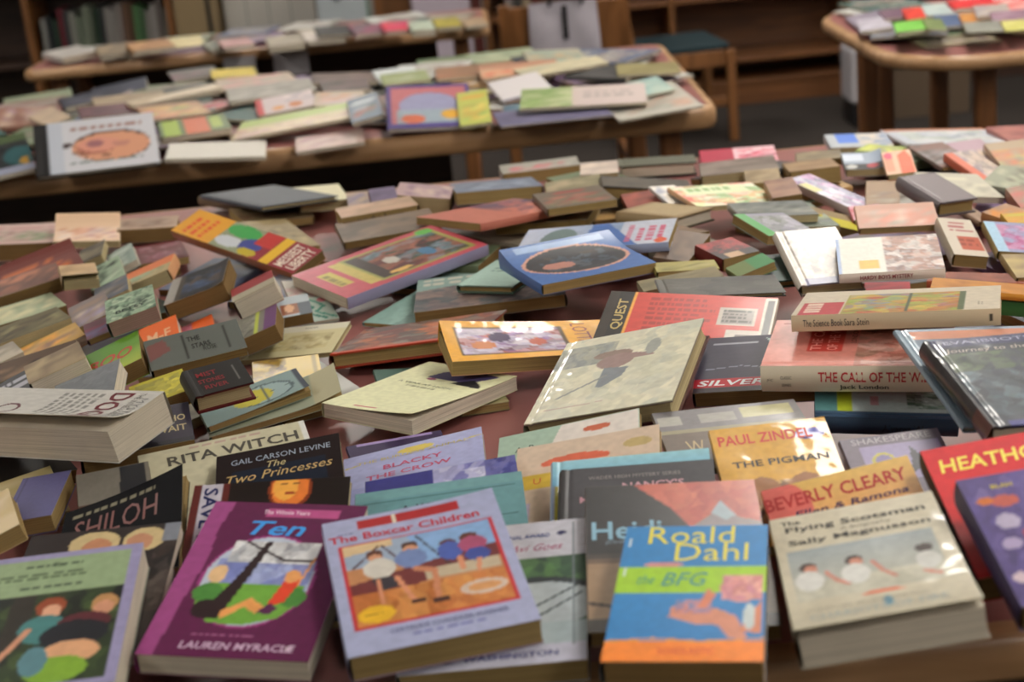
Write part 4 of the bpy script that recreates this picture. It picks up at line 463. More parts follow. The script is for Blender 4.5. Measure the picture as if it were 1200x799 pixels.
{"loc":[0.4546,1.2817,0.8413],"rot":[0.0348,0.0791,0.0279],"w":0.1498,"h":0.1807,"T":0.022,"name":"hardcover_book","kind":"h","label":"dark blue photo-jacketed laminated hardcover at the right frame edge","art":[["r",0,0,1,1,"2c3442"],["r",0,0.9,1,1,"2a3058"],["n",0.04,0.1,1,0.66,["2c3442","3c4a54","4a5c68","323a3c","242c38","5c6c74"],60,7],["n",0.04,0.6,1,0.82,["3c4c40","2f3c34","56644c","2c3442"],40,6],["t","EVA IBBOTSON",0.45,0.945,0.04,"9c9cb0",{"w":0.7}],["t","Journey to the River Sea",0.5,0.84,0.06,"b0a8a0",{"w":0.85,"sh":0.2}],["r",0,0,0.03,1,"1c2028"],["r",0.1,0,1,0.05,"3c3c7c"]],"den":0.0016,"fin":"l","pg":"w","spc":"262428","spart":[["r",0,0.0,1,1,"2c282c"],["r",0.8,0.0,1,1,"5c342c"]],"bc":"1c2028","group":"books heaped on the front table"},
{"loc":[0.2024,1.3794,0.7876],"rot":[0.0388,0.043,0.0133],"w":0.1411,"h":0.1328,"T":0.007,"name":"paperback_book","kind":"p","label":"grey and brown paperback with a pale letter W, behind the yellow laminated one","art":[["r",0,0,1,1,"6c6158"],["r",0,0.66,1,1,"757274"],["r",0,0.6,1,0.66,"8c8670"],["r",0.02,0.74,0.18,0.9,"98968f"],["r",0.3,0.74,0.55,0.9,"928f8a"],["r",0.6,0.76,0.95,0.95,"a09c78"],["t","W",0.2,0.35,0.2,"a89878",{"w":0.12}]],"den":0.0016,"fin":"g","pg":"b","group":"books heaped on the front table"},
{"loc":[0.0412,1.3816,0.7626],"rot":[-0.1086,0.2372,-0.1845],"w":0.1441,"h":0.1638,"T":0.009,"name":"paperback_book","kind":"p","label":"pale green and white paperback with pink script, in front of the white hardcover","art":[["r",0,0,1,1,"96a89a"],["p",[[0.3,0.6],[1,0.6],[1,1],[0.45,1]],"c0bab4"],["t","Darling",0.62,0.75,0.09,"b05c68",{"w":0.4,"sh":0.3}],["e",0.7,0.9,0.1,0.03,"b06850"],["t","A. B.",0.2,0.83,0.05,"3c4844",{"w":0.15}]],"den":0.0016,"fin":"g","pg":"y","group":"books heaped on the front table"},
{"loc":[0.0546,1.32,0.7658],"rot":[-0.1244,0.2761,-0.1521],"w":0.1392,"h":0.1705,"T":0.01,"name":"paperback_book","kind":"p","label":"pale peach and yellow paperback with a coral curl, front row behind the grey school mystery","art":[["r",0,0,1,1,"b8a898"],["r",0,0.62,1,0.74,"b8a048"],["e",0.42,0.82,0.24,0.05,"bc6a54"],["r",0.15,0.79,0.75,0.8,"bca898"],["e",0.85,0.88,0.1,0.04,"a89870"],["r",0,0,0.12,0.5,"a89cb0"],["t","U",0.16,0.68,0.05,"b05c3c",{}],["tl",0.35,0.64,0.8,0.7,1,"8c7c4c"]],"den":0.0016,"fin":"g","pg":"y","group":"books heaped on the front table"},
{"loc":[-0.1154,1.479,0.73],"rot":[0.2153,0.0898,0.0045],"w":0.103,"h":0.1991,"T":0.008,"name":"paperback_book","kind":"p","label":"dark purple paperback edge showing behind the lavender crow book","art":[["r",0,0,1,1,"35264a"],["r",0.1,0.97,0.9,1,"8c7ca0"]],"den":0.0016,"pg":"c","group":"books heaped on the front table"},
{"loc":[-0.109,1.4264,0.7436],"rot":[0.0292,0.0755,-0.14],"w":0.1469,"h":0.1928,"T":0.01,"name":"paperback_book","kind":"p","label":"lavender paperback about a crow with pink and gold title lettering","art":[["r",0,0,1,1,"8d90b0"],["t","THE BURGESS ANIMAL",0.5,0.89,0.03,"a89c58",{"w":0.8}],["e",0.52,0.93,0.13,0.035,"b0a040"],["l",[[0.02,0.87],[0.12,0.885]],0.012,"a89c58"],["l",[[0.88,0.9],[0.99,0.91]],0.012,"a89c58"],["t","BLACKY",0.5,0.79,0.05,"a44c6a",{"w":0.42,"b":1}],["t","THE CROW",0.47,0.7,0.05,"a44c6a",{"w":0.6,"b":1}],["r",0.04,0.0,1,0.62,"8287ac"]],"den":0.0016,"fin":"g","pg":"c","group":"books heaped on the front table"},
{"loc":[-0.0769,1.3032,0.7562],"rot":[0.0284,0.2438,-0.0877],"w":0.1446,"h":0.1771,"T":0.009,"name":"paperback_book","kind":"p","label":"indigo and white cloudy paperback between the lavender crow book and the plain teal one","art":[["r",0,0,1,1,"3f407a"],["n",0.45,0.7,1,1,["9c9cb4","6c6c9c","b0b0c0","8484ac"],16,4],["n",0.8,0.7,1,1,["50548c","38386c","6c6c98"],12,4],["t","on Jupiter Road",0.55,0.83,0.04,"b0ac8c",{"w":0.5,"b":1}]],"den":0.0016,"fin":"g","pg":"c","group":"books heaped on the front table"},
{"loc":[-0.0783,1.2583,0.7593],"rot":[0.0205,0.2364,-0.0416],"w":0.1546,"h":0.1755,"T":0.012,"name":"paperback_book","kind":"p","label":"plain teal paperback with small black title letters behind the boxcar mystery","art":[["r",0,0,1,1,"64888c"],["r",0,0.92,1,1,"6c8f92"],["l",[[0.05,0.9],[0.95,0.9]],0.006,"42686c"],["t","A  WINTER  TALE",0.55,0.82,0.045,"24343a",{"w":0.55,"b":1}],["l",[[0.6,0.66],[0.95,0.66]],0.006,"3c6064"],["l",[[0.6,0.56],[0.95,0.56]],0.006,"3c6064"]],"den":0.0016,"fin":"g","pg":"c","group":"books heaped on the front table"},
{"loc":[0.0896,1.2472,0.7715],"rot":[-0.0946,0.295,-0.0378],"w":0.1426,"h":0.1746,"T":0.009,"name":"hardcover_book","kind":"h","label":"light blue glossy book with a yellow spine edge beneath the grey school mystery","art":[["r",0,0,1,1,"6c98b0"],["r",0,0,0.04,1,"a8a040"],["r",0,0,0.02,1,"8c98b0"],["g",0,0.8,1,1,"6c98b0","8cb0b8"]],"den":0.0016,"fin":"g","pg":"c","bc":"8c98b0","group":"books heaped on the front table"},
{"loc":[0.0912,1.2087,0.779],"rot":[-0.1036,0.2223,-0.0177],"w":0.1348,"h":0.1795,"T":0.012,"name":"hardcover_book","kind":"h","label":"dark grey hardcover school mystery with pale pink title lettering, front row centre right","art":[["r",0,0,1,1,"4b4a4e"],["r",0,0,0.035,1,"2c2a2c"],["t","WADER HIGH MYSTERY SERIES",0.48,0.91,0.028,"8c8484",{"w":0.6}],["t","NANCY'S",0.6,0.83,0.055,"b08c94",{"w":0.4,"b":1}],["t","MYSTERIOUS LETTER",0.5,0.74,0.05,"b08c94",{"w":0.75,"b":1}]],"den":0.0016,"pg":"w","bc":"3c3a3e","group":"books heaped on the front table"},
{"loc":[0.3272,1.2535,0.7921],"rot":[0.0006,0.2097,-0.0335],"w":0.0879,"h":0.1065,"T":0.008,"name":"paperback_book","kind":"p","label":"lilac-grey booklet with heart and star drawings at right, behind the red comic book","art":[["r",0,0,1,1,"6d6470"],["r",0.15,0.35,0.95,0.85,"8c84a0"],["e",0.35,0.62,0.12,0.13,"a8a04c"],["e",0.35,0.62,0.09,0.1,"7c7494"],["p",[[0.65,0.8],[0.75,0.6],[0.9,0.58],[0.78,0.5],[0.85,0.35],[0.68,0.48],[0.52,0.4],[0.6,0.55]],"4c4c54"],["t","SHAKESPEARE",0.5,0.93,0.08,"a09ca0",{"w":0.8}]],"den":0.0016,"fin":"d","pg":"w","group":"books heaped on the front table"},
{"loc":[0.2238,1.2573,0.7891],"rot":[-0.0223,0.1794,-0.0349],"w":0.1063,"h":0.1843,"T":0.01,"name":"paperback_book","kind":"p","label":"yellow laminated paperback with red author name and sepia faces, second row right","art":[["r",0,0,1,1,"b8923a"],["n",0.1,0.15,0.9,0.5,["a87c3c","8c6434","b89048","c4a868","705030"],24,5],["e",0.32,0.42,0.15,0.12,"8a6038"],["e",0.68,0.42,0.15,0.12,"8a6038"],["t","PAUL ZINDEL",0.45,0.88,0.09,"b04030",{"w":0.8,"b":1}],["t","THE PIGMAN",0.52,0.66,0.055,"35302c",{"w":0.8,"b":1}],["e",0.83,0.87,0.13,0.05,"3b3c94"]],"den":0.0016,"fin":"l","pg":"y","group":"books heaped on the front table"},
{"loc":[0.2594,1.138,0.79],"rot":[-0.0222,0.1838,-0.1888],"w":0.1251,"h":0.168,"T":0.012,"name":"paperback_book","kind":"p","label":"pink and yellow paperback topped by large red author lettering, under the white train biography","art":[["r",0,0,1,1,"b8784c"],["g",0,0.4,1,1,"b87858","bca060"],["e",0.05,0.8,0.25,0.25,"b8645c"],["t","BEVERLY CLEARY",0.47,0.86,0.11,"9c2c28",{"w":0.95,"b":1}],["t","Ellen & Ramona",0.55,0.735,0.055,"4a2c4c",{"w":0.75,"b":1,"sh":0.2}]],"den":0.0016,"fin":"g","pg":"y","group":"books heaped on the front table"},
{"loc":[0.3859,1.0997,0.8158],"rot":[-0.0277,0.1812,-0.117],"w":0.1278,"h":0.1693,"T":0.022,"name":"paperback_book","kind":"p","label":"red comic collection with yellow block title at the right frame edge","art":[["r",0,0,1,1,"b52a30"],["t","HEATHCLIFF",0.5,0.84,0.11,"c8b82c",{"w":0.85,"b":1,"sh":0.1}],["t","SPECIALTIES",0.52,0.68,0.045,"401418",{"w":0.5,"b":1}]],"den":0.0016,"fin":"m","pg":"b","spc":"2c1c20","group":"books heaped on the front table"},
{"loc":[0.3766,1.0192,0.8274],"rot":[0.0469,0.2837,-0.0668],"w":0.1054,"h":0.1345,"T":0.024,"name":"paperback_book","kind":"p","label":"purple doodle-covered paperback with a handwritten white label, bottom right corner","art":[["r",0,0,1,1,"56497a"],["n",0,0,1,1,["56497a","5c5084","4c406c","6a5c8c"],50,6],["e",0.25,0.78,0.1,0.045,"a8584c"],["e",0.12,0.8,0.06,0.03,"b0682c"],["e",0.2,0.62,0.08,0.06,"9c94a8"],["e",0.32,0.5,0.07,0.05,"9c3c4c"],["e",0.15,0.45,0.07,0.045,"9488a4"],["e",0.3,0.28,0.09,0.05,"8c74a0"],["e",0.1,0.2,0.06,0.04,"b0a0a8"],["t","BLAH",0.28,0.9,0.03,"b0a030",{"w":0.15,"b":1}],["r",0.42,0.45,1,0.82,"a8a8ac"],["t","Queen",0.62,0.73,0.07,"3c3c48",{"w":0.3,"sh":0.2}],["t","Froggy",0.68,0.6,0.07,"3c3c48",{"w":0.3,"sh":0.2}],["e",0.62,0.92,0.07,0.06,"a4303c"]],"den":0.0016,"fin":"d","pg":"b","spc":"3c3452","group":"books heaped on the front table"},
{"loc":[-0.5408,1.5607,0.7527],"rot":[0.5824,0.1585,0.146],"w":0.1096,"h":0.078,"T":0.016,"name":"paperback_book","kind":"p","label":"dark-covered book beneath the white book on dogs, spread to the left edge","art":["auto","1e1a18","2c2622",[],1025,0],"den":0.011,"pg":"b","group":"books heaped on the front table"},
{"loc":[-0.3975,1.5396,0.7791],"rot":[0.2187,0.0446,-0.0109],"w":0.1138,"h":0.1051,"T":0.02,"name":"paperback_book","kind":"p","label":"dark purple paperback with cream block lettering beneath the white book on dogs","art":[["r",0,0,1,1,"2c2438"],["t","THE GIRL WHO",0.6,0.62,0.16,"a89c7c",{"w":0.7,"b":1}],["t","COULD WAIT",0.6,0.36,0.16,"a89c7c",{"w":0.7,"b":1}],["r",0,0,1,0.1,"1c1824"]],"den":0.0016,"pg":"b","group":"books heaped on the front table"},
{"loc":[-0.5044,1.4548,0.7538],"rot":[0.4059,0.0779,-0.1061],"w":0.0861,"h":0.109,"T":0.014,"name":"paperback_book","kind":"p","label":"cream and tan paperback between the lavender-blue spine and the left frame edge","art":["auto","a89c74","8c7c58",["b4a888"],1039,0],"den":0.011,"pg":"y","group":"books heaped on the front table"},
{"loc":[-0.2809,1.4174,0.7624],"rot":[0.2655,0.2705,-0.0249],"w":0.1692,"h":0.181,"T":0.01,"name":"paperback_book","kind":"p","label":"large white paperback about a witch with grey block title letters","art":[["r",0,0,1,1,"aaa691"],["r",0.97,0,1,1,"b8b8b4"],["t","RITA WITCH",0.55,0.88,0.085,"4f4c46",{"w":0.78,"b":1}],["tl",0.3,0.955,0.85,0.975,1,"a08c84"],["e",0.14,0.7,0.06,0.012,"a8806c"]],"den":0.0016,"fin":"g","pg":"y","group":"books heaped on the front table"},
{"loc":[-0.2298,1.3678,0.7796],"rot":[0.1157,0.0863,-0.061],"w":0.1221,"h":0.1849,"T":0.011,"name":"paperback_book","kind":"p","label":"dark brown paperback naming two princesses in pale script","art":[["r",0,0,1,1,"251a1a"],["r",0.12,0.2,0.88,0.78,"1e2432"],["t","GAIL CARSON LEVINE",0.52,0.88,0.06,"8a93a0",{"w":0.8}],["t","The",0.48,0.79,0.07,"a89c74",{"w":0.16,"sh":0.2}],["t","Two Princesses",0.5,0.69,0.09,"a89060",{"w":0.85,"sh":0.2}]],"den":0.0016,"fin":"k","pg":"c","group":"books heaped on the front table"},
{"loc":[-0.2328,1.2508,0.7766],"rot":[-0.0431,0.3547,0.0311],"w":0.1424,"h":0.1719,"T":0.009,"name":"paperback_book","kind":"p","label":"black paperback with a glowing orange face and a white vertical title band","art":[["r",0,0,1,1,"1e1512"],["r",0,0,0.05,1,"5e2c28"],["r",0.05,0,0.18,1,"a8a4ac"],["r",0.18,0,0.23,1,"5e2c28"],["t","SAVE ME",0.115,0.72,0.09,"28305c",{"rot":-90,"w":0.5,"b":1}],["e",0.62,0.93,0.14,0.15,"7c3c20"],["e",0.62,0.94,0.12,0.14,"c4783c"],["e",0.59,0.95,0.08,0.1,"d89c50"],["r",0.56,0.97,0.6,0.975,"6c3020"],["r",0.64,0.97,0.68,0.975,"6c3020"],["e",0.62,0.9,0.035,0.01,"8c3020"]],"den":0.0016,"fin":"g","pg":"c","group":"books heaped on the front table"},
{"loc":[-0.386,1.369,0.7667],"rot":[0.2243,0.2657,-0.0189],"w":0.07,"h":0.167,"T":0.008,"name":"paperback_book","kind":"p","label":"brown paperback with pale capital lettering and a dark portrait, left of the white witch book","art":[["r",0,0,1,1,"4c3224"],["r",0,0.7,1,1,"6c6860"],["p",[[0.55,0.6],[0.95,0.6],[0.95,1],[0.6,1]],"22242a"],["n",0,0.1,0.9,0.4,["4c3224","5c3c28","6a4830","382418"],16,4],["t","FLY TO HEAVEN",0.45,0.5,0.1,"a89c8c",{"w":0.85,"b":1,"sh":0.2}]],"den":0.0016,"pg":"y","group":"books heaped on the front table"},
{"loc":[-0.3668,1.2999,0.7778],"rot":[0.1134,0.0697,-0.1879],"w":0.1194,"h":0.1755,"T":0.009,"name":"paperback_book","kind":"p","label":"black paperback with tall dark red capital title, corner curling up at left front","art":[["r",0,0,1,1,"17171b"],["tl",0.08,0.86,0.8,0.92,1,"7c7868"],["t","SHILOH",0.45,0.72,0.22,"6a3530",{"w":0.68}]],"den":0.0016,"bend":[["c","tr",0.5,0.012]],"fin":"k","pg":"y","group":"books heaped on the front table"},
{"loc":[-0.4715,1.4184,0.7685],"rot":[0.016,0.07,-0.0812],"w":0.0489,"h":0.0925,"T":0.018,"name":"paperback_book","kind":"p","label":"lavender-blue backed paperback with tan pages near the left front","art":[["r",0,0,1,1,"5c5a80"],["l",[[0.1,0],[0.1,1]],0.02,"484668"]],"den":0.0016,"bend":[],"pg":"y","group":"books heaped on the front table"},
{"loc":[-0.4963,1.3553,0.7777],"rot":[0.3703,0.042,-0.2839],"w":0.0521,"h":0.0861,"T":0.018,"name":"paperback_book","kind":"p","label":"tan-paged paperback stub at the left frame edge above the green-bordered story book","art":["auto","a89468","b8a888",[],1088,0],"den":0.011,"pg":"y","group":"books heaped on the front table"},
{"loc":[-0.3705,1.1876,0.7809],"rot":[-0.0075,0.1794,0.0007],"w":0.1323,"h":0.1745,"T":0.013,"name":"paperback_book","kind":"p","label":"dark paperback with two pale-haired faces, beneath the green-bordered story book","art":[["r",0,0,1,1,"2c2424"],["e",0.45,0.88,0.17,0.1,"b0a07c"],["e",0.47,0.84,0.1,0.08,"a87c60"],["e",0.78,0.88,0.14,0.1,"b0a07c"],["e",0.75,0.86,0.09,0.07,"a88068"],["p",[[0.85,0.45],[1,0.5],[1,0.95],[0.92,0.95]],"3c3430"],["r",0.9,0.85,1,1,"787c84"],["n",0.86,0.3,1,0.8,["3a302c","5c5450","242020"],8,3]],"den":0.0016,"fin":"g","pg":"w","group":"books heaped on the front table"},
{"loc":[-0.503,1.56,0.7931],"rot":[-2.1226,0.0845,0.1143],"w":0.086,"h":0.3049,"T":0.036,"name":"paperback_book","kind":"p","label":"large white paperback on dogs with maroon title letters, at the left frame edge","art":[["r",0,0,1,1,"aba9a4"],["t","DOGS",0.5,0.845,0.1,"67212c",{"w":0.85,"b":1}],["t","THE INTELLIGENCE OF",0.5,0.93,0.028,"5c5854",{"w":0.85}],["t","MYSTERY",0.55,0.965,0.035,"6c6c6c",{"w":0.7}],["tl",0.1,0.55,0.9,0.76,6,"7c7a76"],["e",0.6,0.4,0.2,0.06,"5c3038"],["e",0.6,0.4,0.16,0.045,"aba9a4"]],"den":0.0016,"bend":[["e","r",0.6,0.016]],"fin":"m","pg":"w","group":"books heaped on the front table"},
{"loc":[-0.031,1.1175,0.7716],"rot":[-0.0781,0.155,-0.04],"w":0.1421,"h":0.1832,"T":0.02,"name":"paperback_book","kind":"p","label":"white paperback with green landscape and purple script under the boxcar mystery","art":[["r",0,0,1,1,"a8a8b0"],["r",0,0.12,1,0.72,"46604c"],["n",0,0.5,1,0.72,["46604c","5c7c54","3c5044"],12,4],["e",0.72,0.42,0.36,0.16,"384044"],["e",0.74,0.38,0.33,0.16,"a0a8ac"],["l",[[0.5,0.25],[0.95,0.5]],0.012,"3c4448"],["l",[[0.6,0.22],[0.98,0.45]],0.012,"3c4448"],["r",0,0.12,1,0.26,"98a4a8"],["r",0,0,1,0.12,"a8a8b4"],["t","Avi Goes",0.72,0.8,0.05,"964c6c",{"w":0.3,"sh":0.4}],["t","REGIONAL AWARD",0.62,0.89,0.03,"3f4c80",{"w":0.35,"b":1}],["e",0.86,0.9,0.03,0.015,"34345c"],["t","B.  WASHINGTON",0.55,0.06,0.035,"2c2c70",{"w":0.6,"b":1}],["r",0.93,0.1,0.935,0.98,"6c7478"]],"den":0.0016,"fin":"g","pg":"y","group":"books heaped on the front table"},
{"loc":[0.1123,1.1233,0.7944],"rot":[-0.078,0.1572,0.0264],"w":0.1412,"h":0.1949,"T":0.014,"name":"paperback_book","kind":"p","label":"dark mountain-scene paperback with pale blue title under the blue and lime giant story","art":[["r",0,0,1,1,"4c4844"],["p",[[0.25,1],[1,1],[1,0.55],[0.6,0.58]],"a25a50"],["n",0.35,0.72,1,1,["a25a50","985048","ac6858"],12,5],["p",[[0.5,0.55],[0.62,0.68],[0.78,0.8],[0.88,0.72],[1,0.68],[1,0.5],[0.5,0.5]],"827c7e"],["p",[[0.72,0.76],[0.78,0.85],[0.86,0.74],[0.8,0.7]],"8c98a0"],["p",[[0,1],[0.28,1],[0.5,0.8],[0.62,0.62],[0.5,0.5],[0,0.5]],"38383a"],["r",0,0.08,1,0.45,"8f7a64"],["r",0,0.43,1,0.47,"6c5c50"],["l",[[0.0,0.18],[0.3,0.12]],0.02,"3c3430"],["t","Heidi",0.23,0.66,0.13,"7c9cac",{"w":0.4,"b":1}],["t","JOHANNA SPYRI",0.28,0.575,0.028,"7c8c98",{"w":0.35}]],"den":0.0016,"fin":"g","pg":"b","group":"books heaped on the front table"},
{"loc":[-0.2247,1.1674,0.7833],"rot":[-0.1786,0.1451,0.066],"w":0.1363,"h":0.2115,"T":0.019,"name":"paperback_book","kind":"p","label":"purple paperback with a large blue script title and a tree-climbing girl picture","art":[["r",0,0,1,1,"5c1848"],["p",[[0,0],[0.1,0],[0.12,0.4],[0.14,0.6],[0.11,0.8],[0.14,1],[0,1]],"8c4878"],["e",0.5,0.47,0.35,0.3,"8c3c74"],["e",0.5,0.47,0.335,0.285,"a0a8b4"],["n",0.22,0.35,0.82,0.6,["8084a8","7078a4","9098b4"],20,5],["p",[[0.19,0.3],[0.32,0.2],[0.52,0.19],[0.7200000000000001,0.24],[0.8200000000000001,0.35],[0.8,0.44],[0.21999999999999997,0.44]],"6a9440"],["e",0.24,0.38,0.09,0.06,"4c7c3c"],["e",0.76,0.37,0.08,0.06,"4c7c3c"],["n",0.26,0.58,0.8,0.72,["b4b4b4","c0c0c0","a4a8ac","8c8c90"],16,4],["p",[[0.3,0.22],[0.37,0.22],[0.45,0.5],[0.49999999999999994,0.72],[0.46,0.72],[0.38,0.5],[0.27999999999999997,0.3]],"2c1418"],["l",[[0.48000000000000004,0.66],[0.62,0.6],[0.8,0.6]],0.014,"2c1418"],["l",[[0.47000000000000003,0.66],[0.33999999999999997,0.72]],0.014,"2c1418"],["e",0.28,0.28,0.09,0.06,"2c1418"],["e",0.25,0.5,0.055,0.06,"c0a480"],["p",[[0.37,0.27],[0.52,0.36],[0.62,0.3],[0.5800000000000001,0.26],[0.49999999999999994,0.3],[0.38,0.22]],"c49058"],["p",[[0.62,0.3],[0.7200000000000001,0.34],[0.78,0.5],[0.68,0.5]],"c0482c"],["e",0.71,0.5,0.05,0.04,"c89460"],["l",[[0.76,0.45],[0.8,0.62]],0.015,"c89460"],["p",[[0.5800000000000001,0.27],[0.64,0.33],[0.7000000000000001,0.3],[0.66,0.26]],"54204c"],["r",0.37,0.9,0.84,0.96,"a0507c"],["t","The Winnie Years",0.5,0.93,0.03,"c8b0c0",{"w":0.3,"b":1}],["t","Ten",0.48,0.815,0.1,"3f8cc4",{"w":0.38,"b":1,"sh":0.3}],["tl",0.27,0.115,0.67,0.13,1,"9c6888"],["t","LAUREN MYRACLE",0.56,0.065,0.042,"b49cb0",{"w":0.66,"b":1,"sh":0.1}],["r",0.84,0.06,0.88,0.08,"c0b0b8"]],"den":0.0016,"fin":"m","pg":"w","group":"books heaped on the front table"},
{"loc":[-0.0852,1.1213,0.794],"rot":[0.1667,0.14,-0.0254],"w":0.1446,"h":0.1849,"T":0.022,"name":"paperback_book","kind":"p","label":"pale lavender paperback with a framed picture of children seated by a boat, front row","art":[["r",0,0,1,1,"9498b0"],["r",0.2,0.9,0.78,0.97,"98282c"],["r",0.4,0.9,0.42,0.97,"b8b0a0"],["t","The Boxcar Children",0.45,0.84,0.055,"a82c3c",{"w":0.86,"b":1}],["r",0.06,0.16,0.94,0.79,"a83038"],["r",0.085,0.175,0.915,0.775,"a87c58"],["r",0.085,0.6,0.915,0.775,"8c98a8"],["p",[[0.45,0.775],[0.915,0.775],[0.915,0.6],[0.5,0.55]],"7c98b8"],["p",[[0.085,0.775],[0.36,0.775],[0.36,0.73],[0.085,0.7]],"b8a484"],["p",[[0.085,0.48],[0.5,0.55],[0.915,0.6],[0.915,0.5],[0.4,0.4],[0.085,0.36]],"6c3434"],["r",0.5,0.42,0.9,0.5,"a89c88"],["n",0.085,0.175,0.915,0.4,["a86c3c","b47c48","98602f","b88850"],26,5],["l",[[0.12,0.6],[0.28,0.74]],0.012,"4c2c2c"],["l",[[0.3,0.74],[0.4,0.56]],0.012,"4c2c2c"],["l",[[0.5,0.76],[0.64,0.5]],0.012,"403438"],["e",0.25,0.68,0.05,0.035,"5c3828"],["e",0.25,0.655,0.04,0.025,"b88c70"],["e",0.26,0.57,0.09,0.075,"b4b0a8"],["p",[[0.2,0.5],[0.32,0.5],[0.34,0.42],[0.24,0.4]],"38343c"],["l",[[0.24,0.48],[0.24,0.32]],0.03,"b88468"],["l",[[0.34,0.48],[0.4,0.3]],0.03,"b88468"],["e",0.45,0.7,0.05,0.03,"4c3024"],["e",0.45,0.675,0.04,0.025,"b88c70"],["e",0.44,0.6,0.09,0.07,"6c7ca0"],["l",[[0.45,0.52],[0.55,0.48],[0.53,0.3]],0.035,"b07c60"],["r",0.38,0.27,0.46,0.3,"40201c"],["r",0.5,0.25,0.58,0.28,"40201c"],["e",0.66,0.66,0.05,0.03,"5c3828"],["e",0.66,0.6,0.07,0.07,"4a5c98"],["e",0.78,0.68,0.05,0.03,"5c3828"],["e",0.79,0.62,0.08,0.06,"98506c"],["e",0.8,0.54,0.07,0.05,"40508c"],["l",[[0.7,0.54],[0.7,0.45]],0.025,"b88468"],["l",[[0.8,0.5],[0.78,0.42]],0.025,"b88468"],["e",0.78,0.3,0.13,0.05,"b4a498"],["e",0.78,0.3,0.09,0.03,"b88c60"],["e",0.19,0.25,0.1,0.06,"c4a02c"],["tl",0.13,0.24,0.25,0.26,1,"8c6c1c"],["t","GERTRUDE CHANDLER WARNER",0.55,0.115,0.03,"5c6080",{"w":0.62}],["tl",0.35,0.06,0.85,0.08,1,"70749c"],["tl",0.07,0.87,0.16,0.885,1,"5c6080"]],"den":0.0016,"bend":[["c","tr",0.35,0.004]],"fin":"g","pg":"y","group":"books heaped on the front table"},
{"loc":[0.1111,1.0285,0.8029],"rot":[-0.2037,0.0565,-0.006],"w":0.1096,"h":0.1868,"T":0.021,"name":"paperback_book","kind":"p","label":"blue paperback with a lime band and yellow author name about a big friendly giant","art":[["r",0,0,1,1,"2c78a8"],["g",0,0.1,1,0.6,"2c74a4","2f7cac"],["r",0,0.47,1,0.67,"8fb02c"],["r",0,0,1,0.13,"cc7c28"],["l",[[0,0.13],[0.3,0.15],[0.6,0.13],[1,0.15]],0.012,"b8884c"],["t","Roald",0.47,0.92,0.14,"c0b84c",{"w":0.6}],["t","Dahl",0.62,0.78,0.14,"c0b84c",{"w":0.5}],["t","the",0.2,0.57,0.07,"4c9078",{"w":0.12,"sh":0.2}],["t","BFG",0.46,0.57,0.1,"3f8484",{"w":0.28,"sh":0.2}],["t","SCHOLASTIC",0.52,0.065,0.04,"b0402c",{"w":0.35}],["e",0.3,0.685,0.14,0.02,"b08080"],["e",0.84,0.5,0.14,0.1,"b88480"],["n",0.72,0.42,0.98,0.6,["b88480","c49890","a87470","b07c88"],18,3],["p",[[0.38,0.3],[0.55,0.25],[0.7,0.24],[0.78,0.15],[0.9,0.14],[0.82,0.3],[0.68,0.36],[0.5,0.36],[0.4,0.38]],"b4806c"],["n",0.42,0.32,0.66,0.42,["b07868","5878a0","8c7c94","a4808c"],18,6],["p",[[0.56,0.36],[0.62,0.5],[0.68,0.46],[0.62,0.36]],"b87860"],["p",[[0.84,0.2],[0.98,0.18],[0.98,0.42],[0.92,0.34]],"b4785c"],["e",0.9,0.3,0.04,0.09,"a8b0b0"],["tl",0.04,0.55,0.05,0.9,3,"b8c0c0"]],"den":0.0016,"fin":"d","pg":"b","group":"books heaped on the front table"},
{"loc":[0.2468,1.0366,0.804],"rot":[-0.0918,-0.0078,-0.1357],"w":0.1281,"h":0.1909,"T":0.024,"name":"paperback_book","kind":"p","label":"white paperback biography with a picture of running athletes and black serif title, front right","art":[["r",0,0,1,1,"b0aa98"],["t","The",0.12,0.93,0.04,"3c3a38",{"w":0.12,"b":1}],["t","Flying Scotsman",0.5,0.86,0.065,"353433",{"w":0.84,"b":1}],["t","A Biography",0.55,0.8,0.03,"5c5850",{"w":0.3}],["t","Sally Magnusson",0.5,0.74,0.06,"353433",{"w":0.84,"b":1}],["r",0.06,0.26,0.9,0.68,"8e908e"],["g",0.06,0.26,0.9,0.68,"a4a294","8c9496"],["n",0.06,0.26,0.9,0.4,["a8a698","a09e90","acaa9c"],16,4],["e",0.16,0.52,0.05,0.04,"3c2c28"],["e",0.17,0.5,0.04,0.035,"b07c68"],["e",0.15,0.41,0.08,0.08,"b8b8b4"],["l",[[0.25,0.46],[0.3,0.38],[0.36,0.34]],0.025,"b07868"],["e",0.42,0.52,0.05,0.04,"3c2c28"],["e",0.43,0.5,0.04,0.035,"b07c68"],["e",0.41,0.41,0.08,0.08,"b8b8b4"],["l",[[0.52,0.48],[0.56,0.4],[0.62,0.34]],0.025,"b07868"],["e",0.82,0.52,0.05,0.035,"3c2c28"],["e",0.82,0.42,0.07,0.07,"b4b4b0"],["l",[[0.78,0.34],[0.86,0.3]],0.025,"b07868"],["p",[[0.4,0.22],[0.66,0.22],[0.6,0.245],[0.44,0.245]],"c0603c"],["t","THE STORY BEHIND THE FILM",0.42,0.16,0.022,"7c7868",{"w":0.66}],["t","CHARIOTS OF FIRE",0.47,0.09,0.055,"8a9494",{"w":0.74}],["e",0.53,0.14,0.025,0.05,"5c8494"]],"den":0.0016,"bend":[["e","b",0.35,0.007]],"fin":"l","pg":"w","group":"books heaped on the front table"},
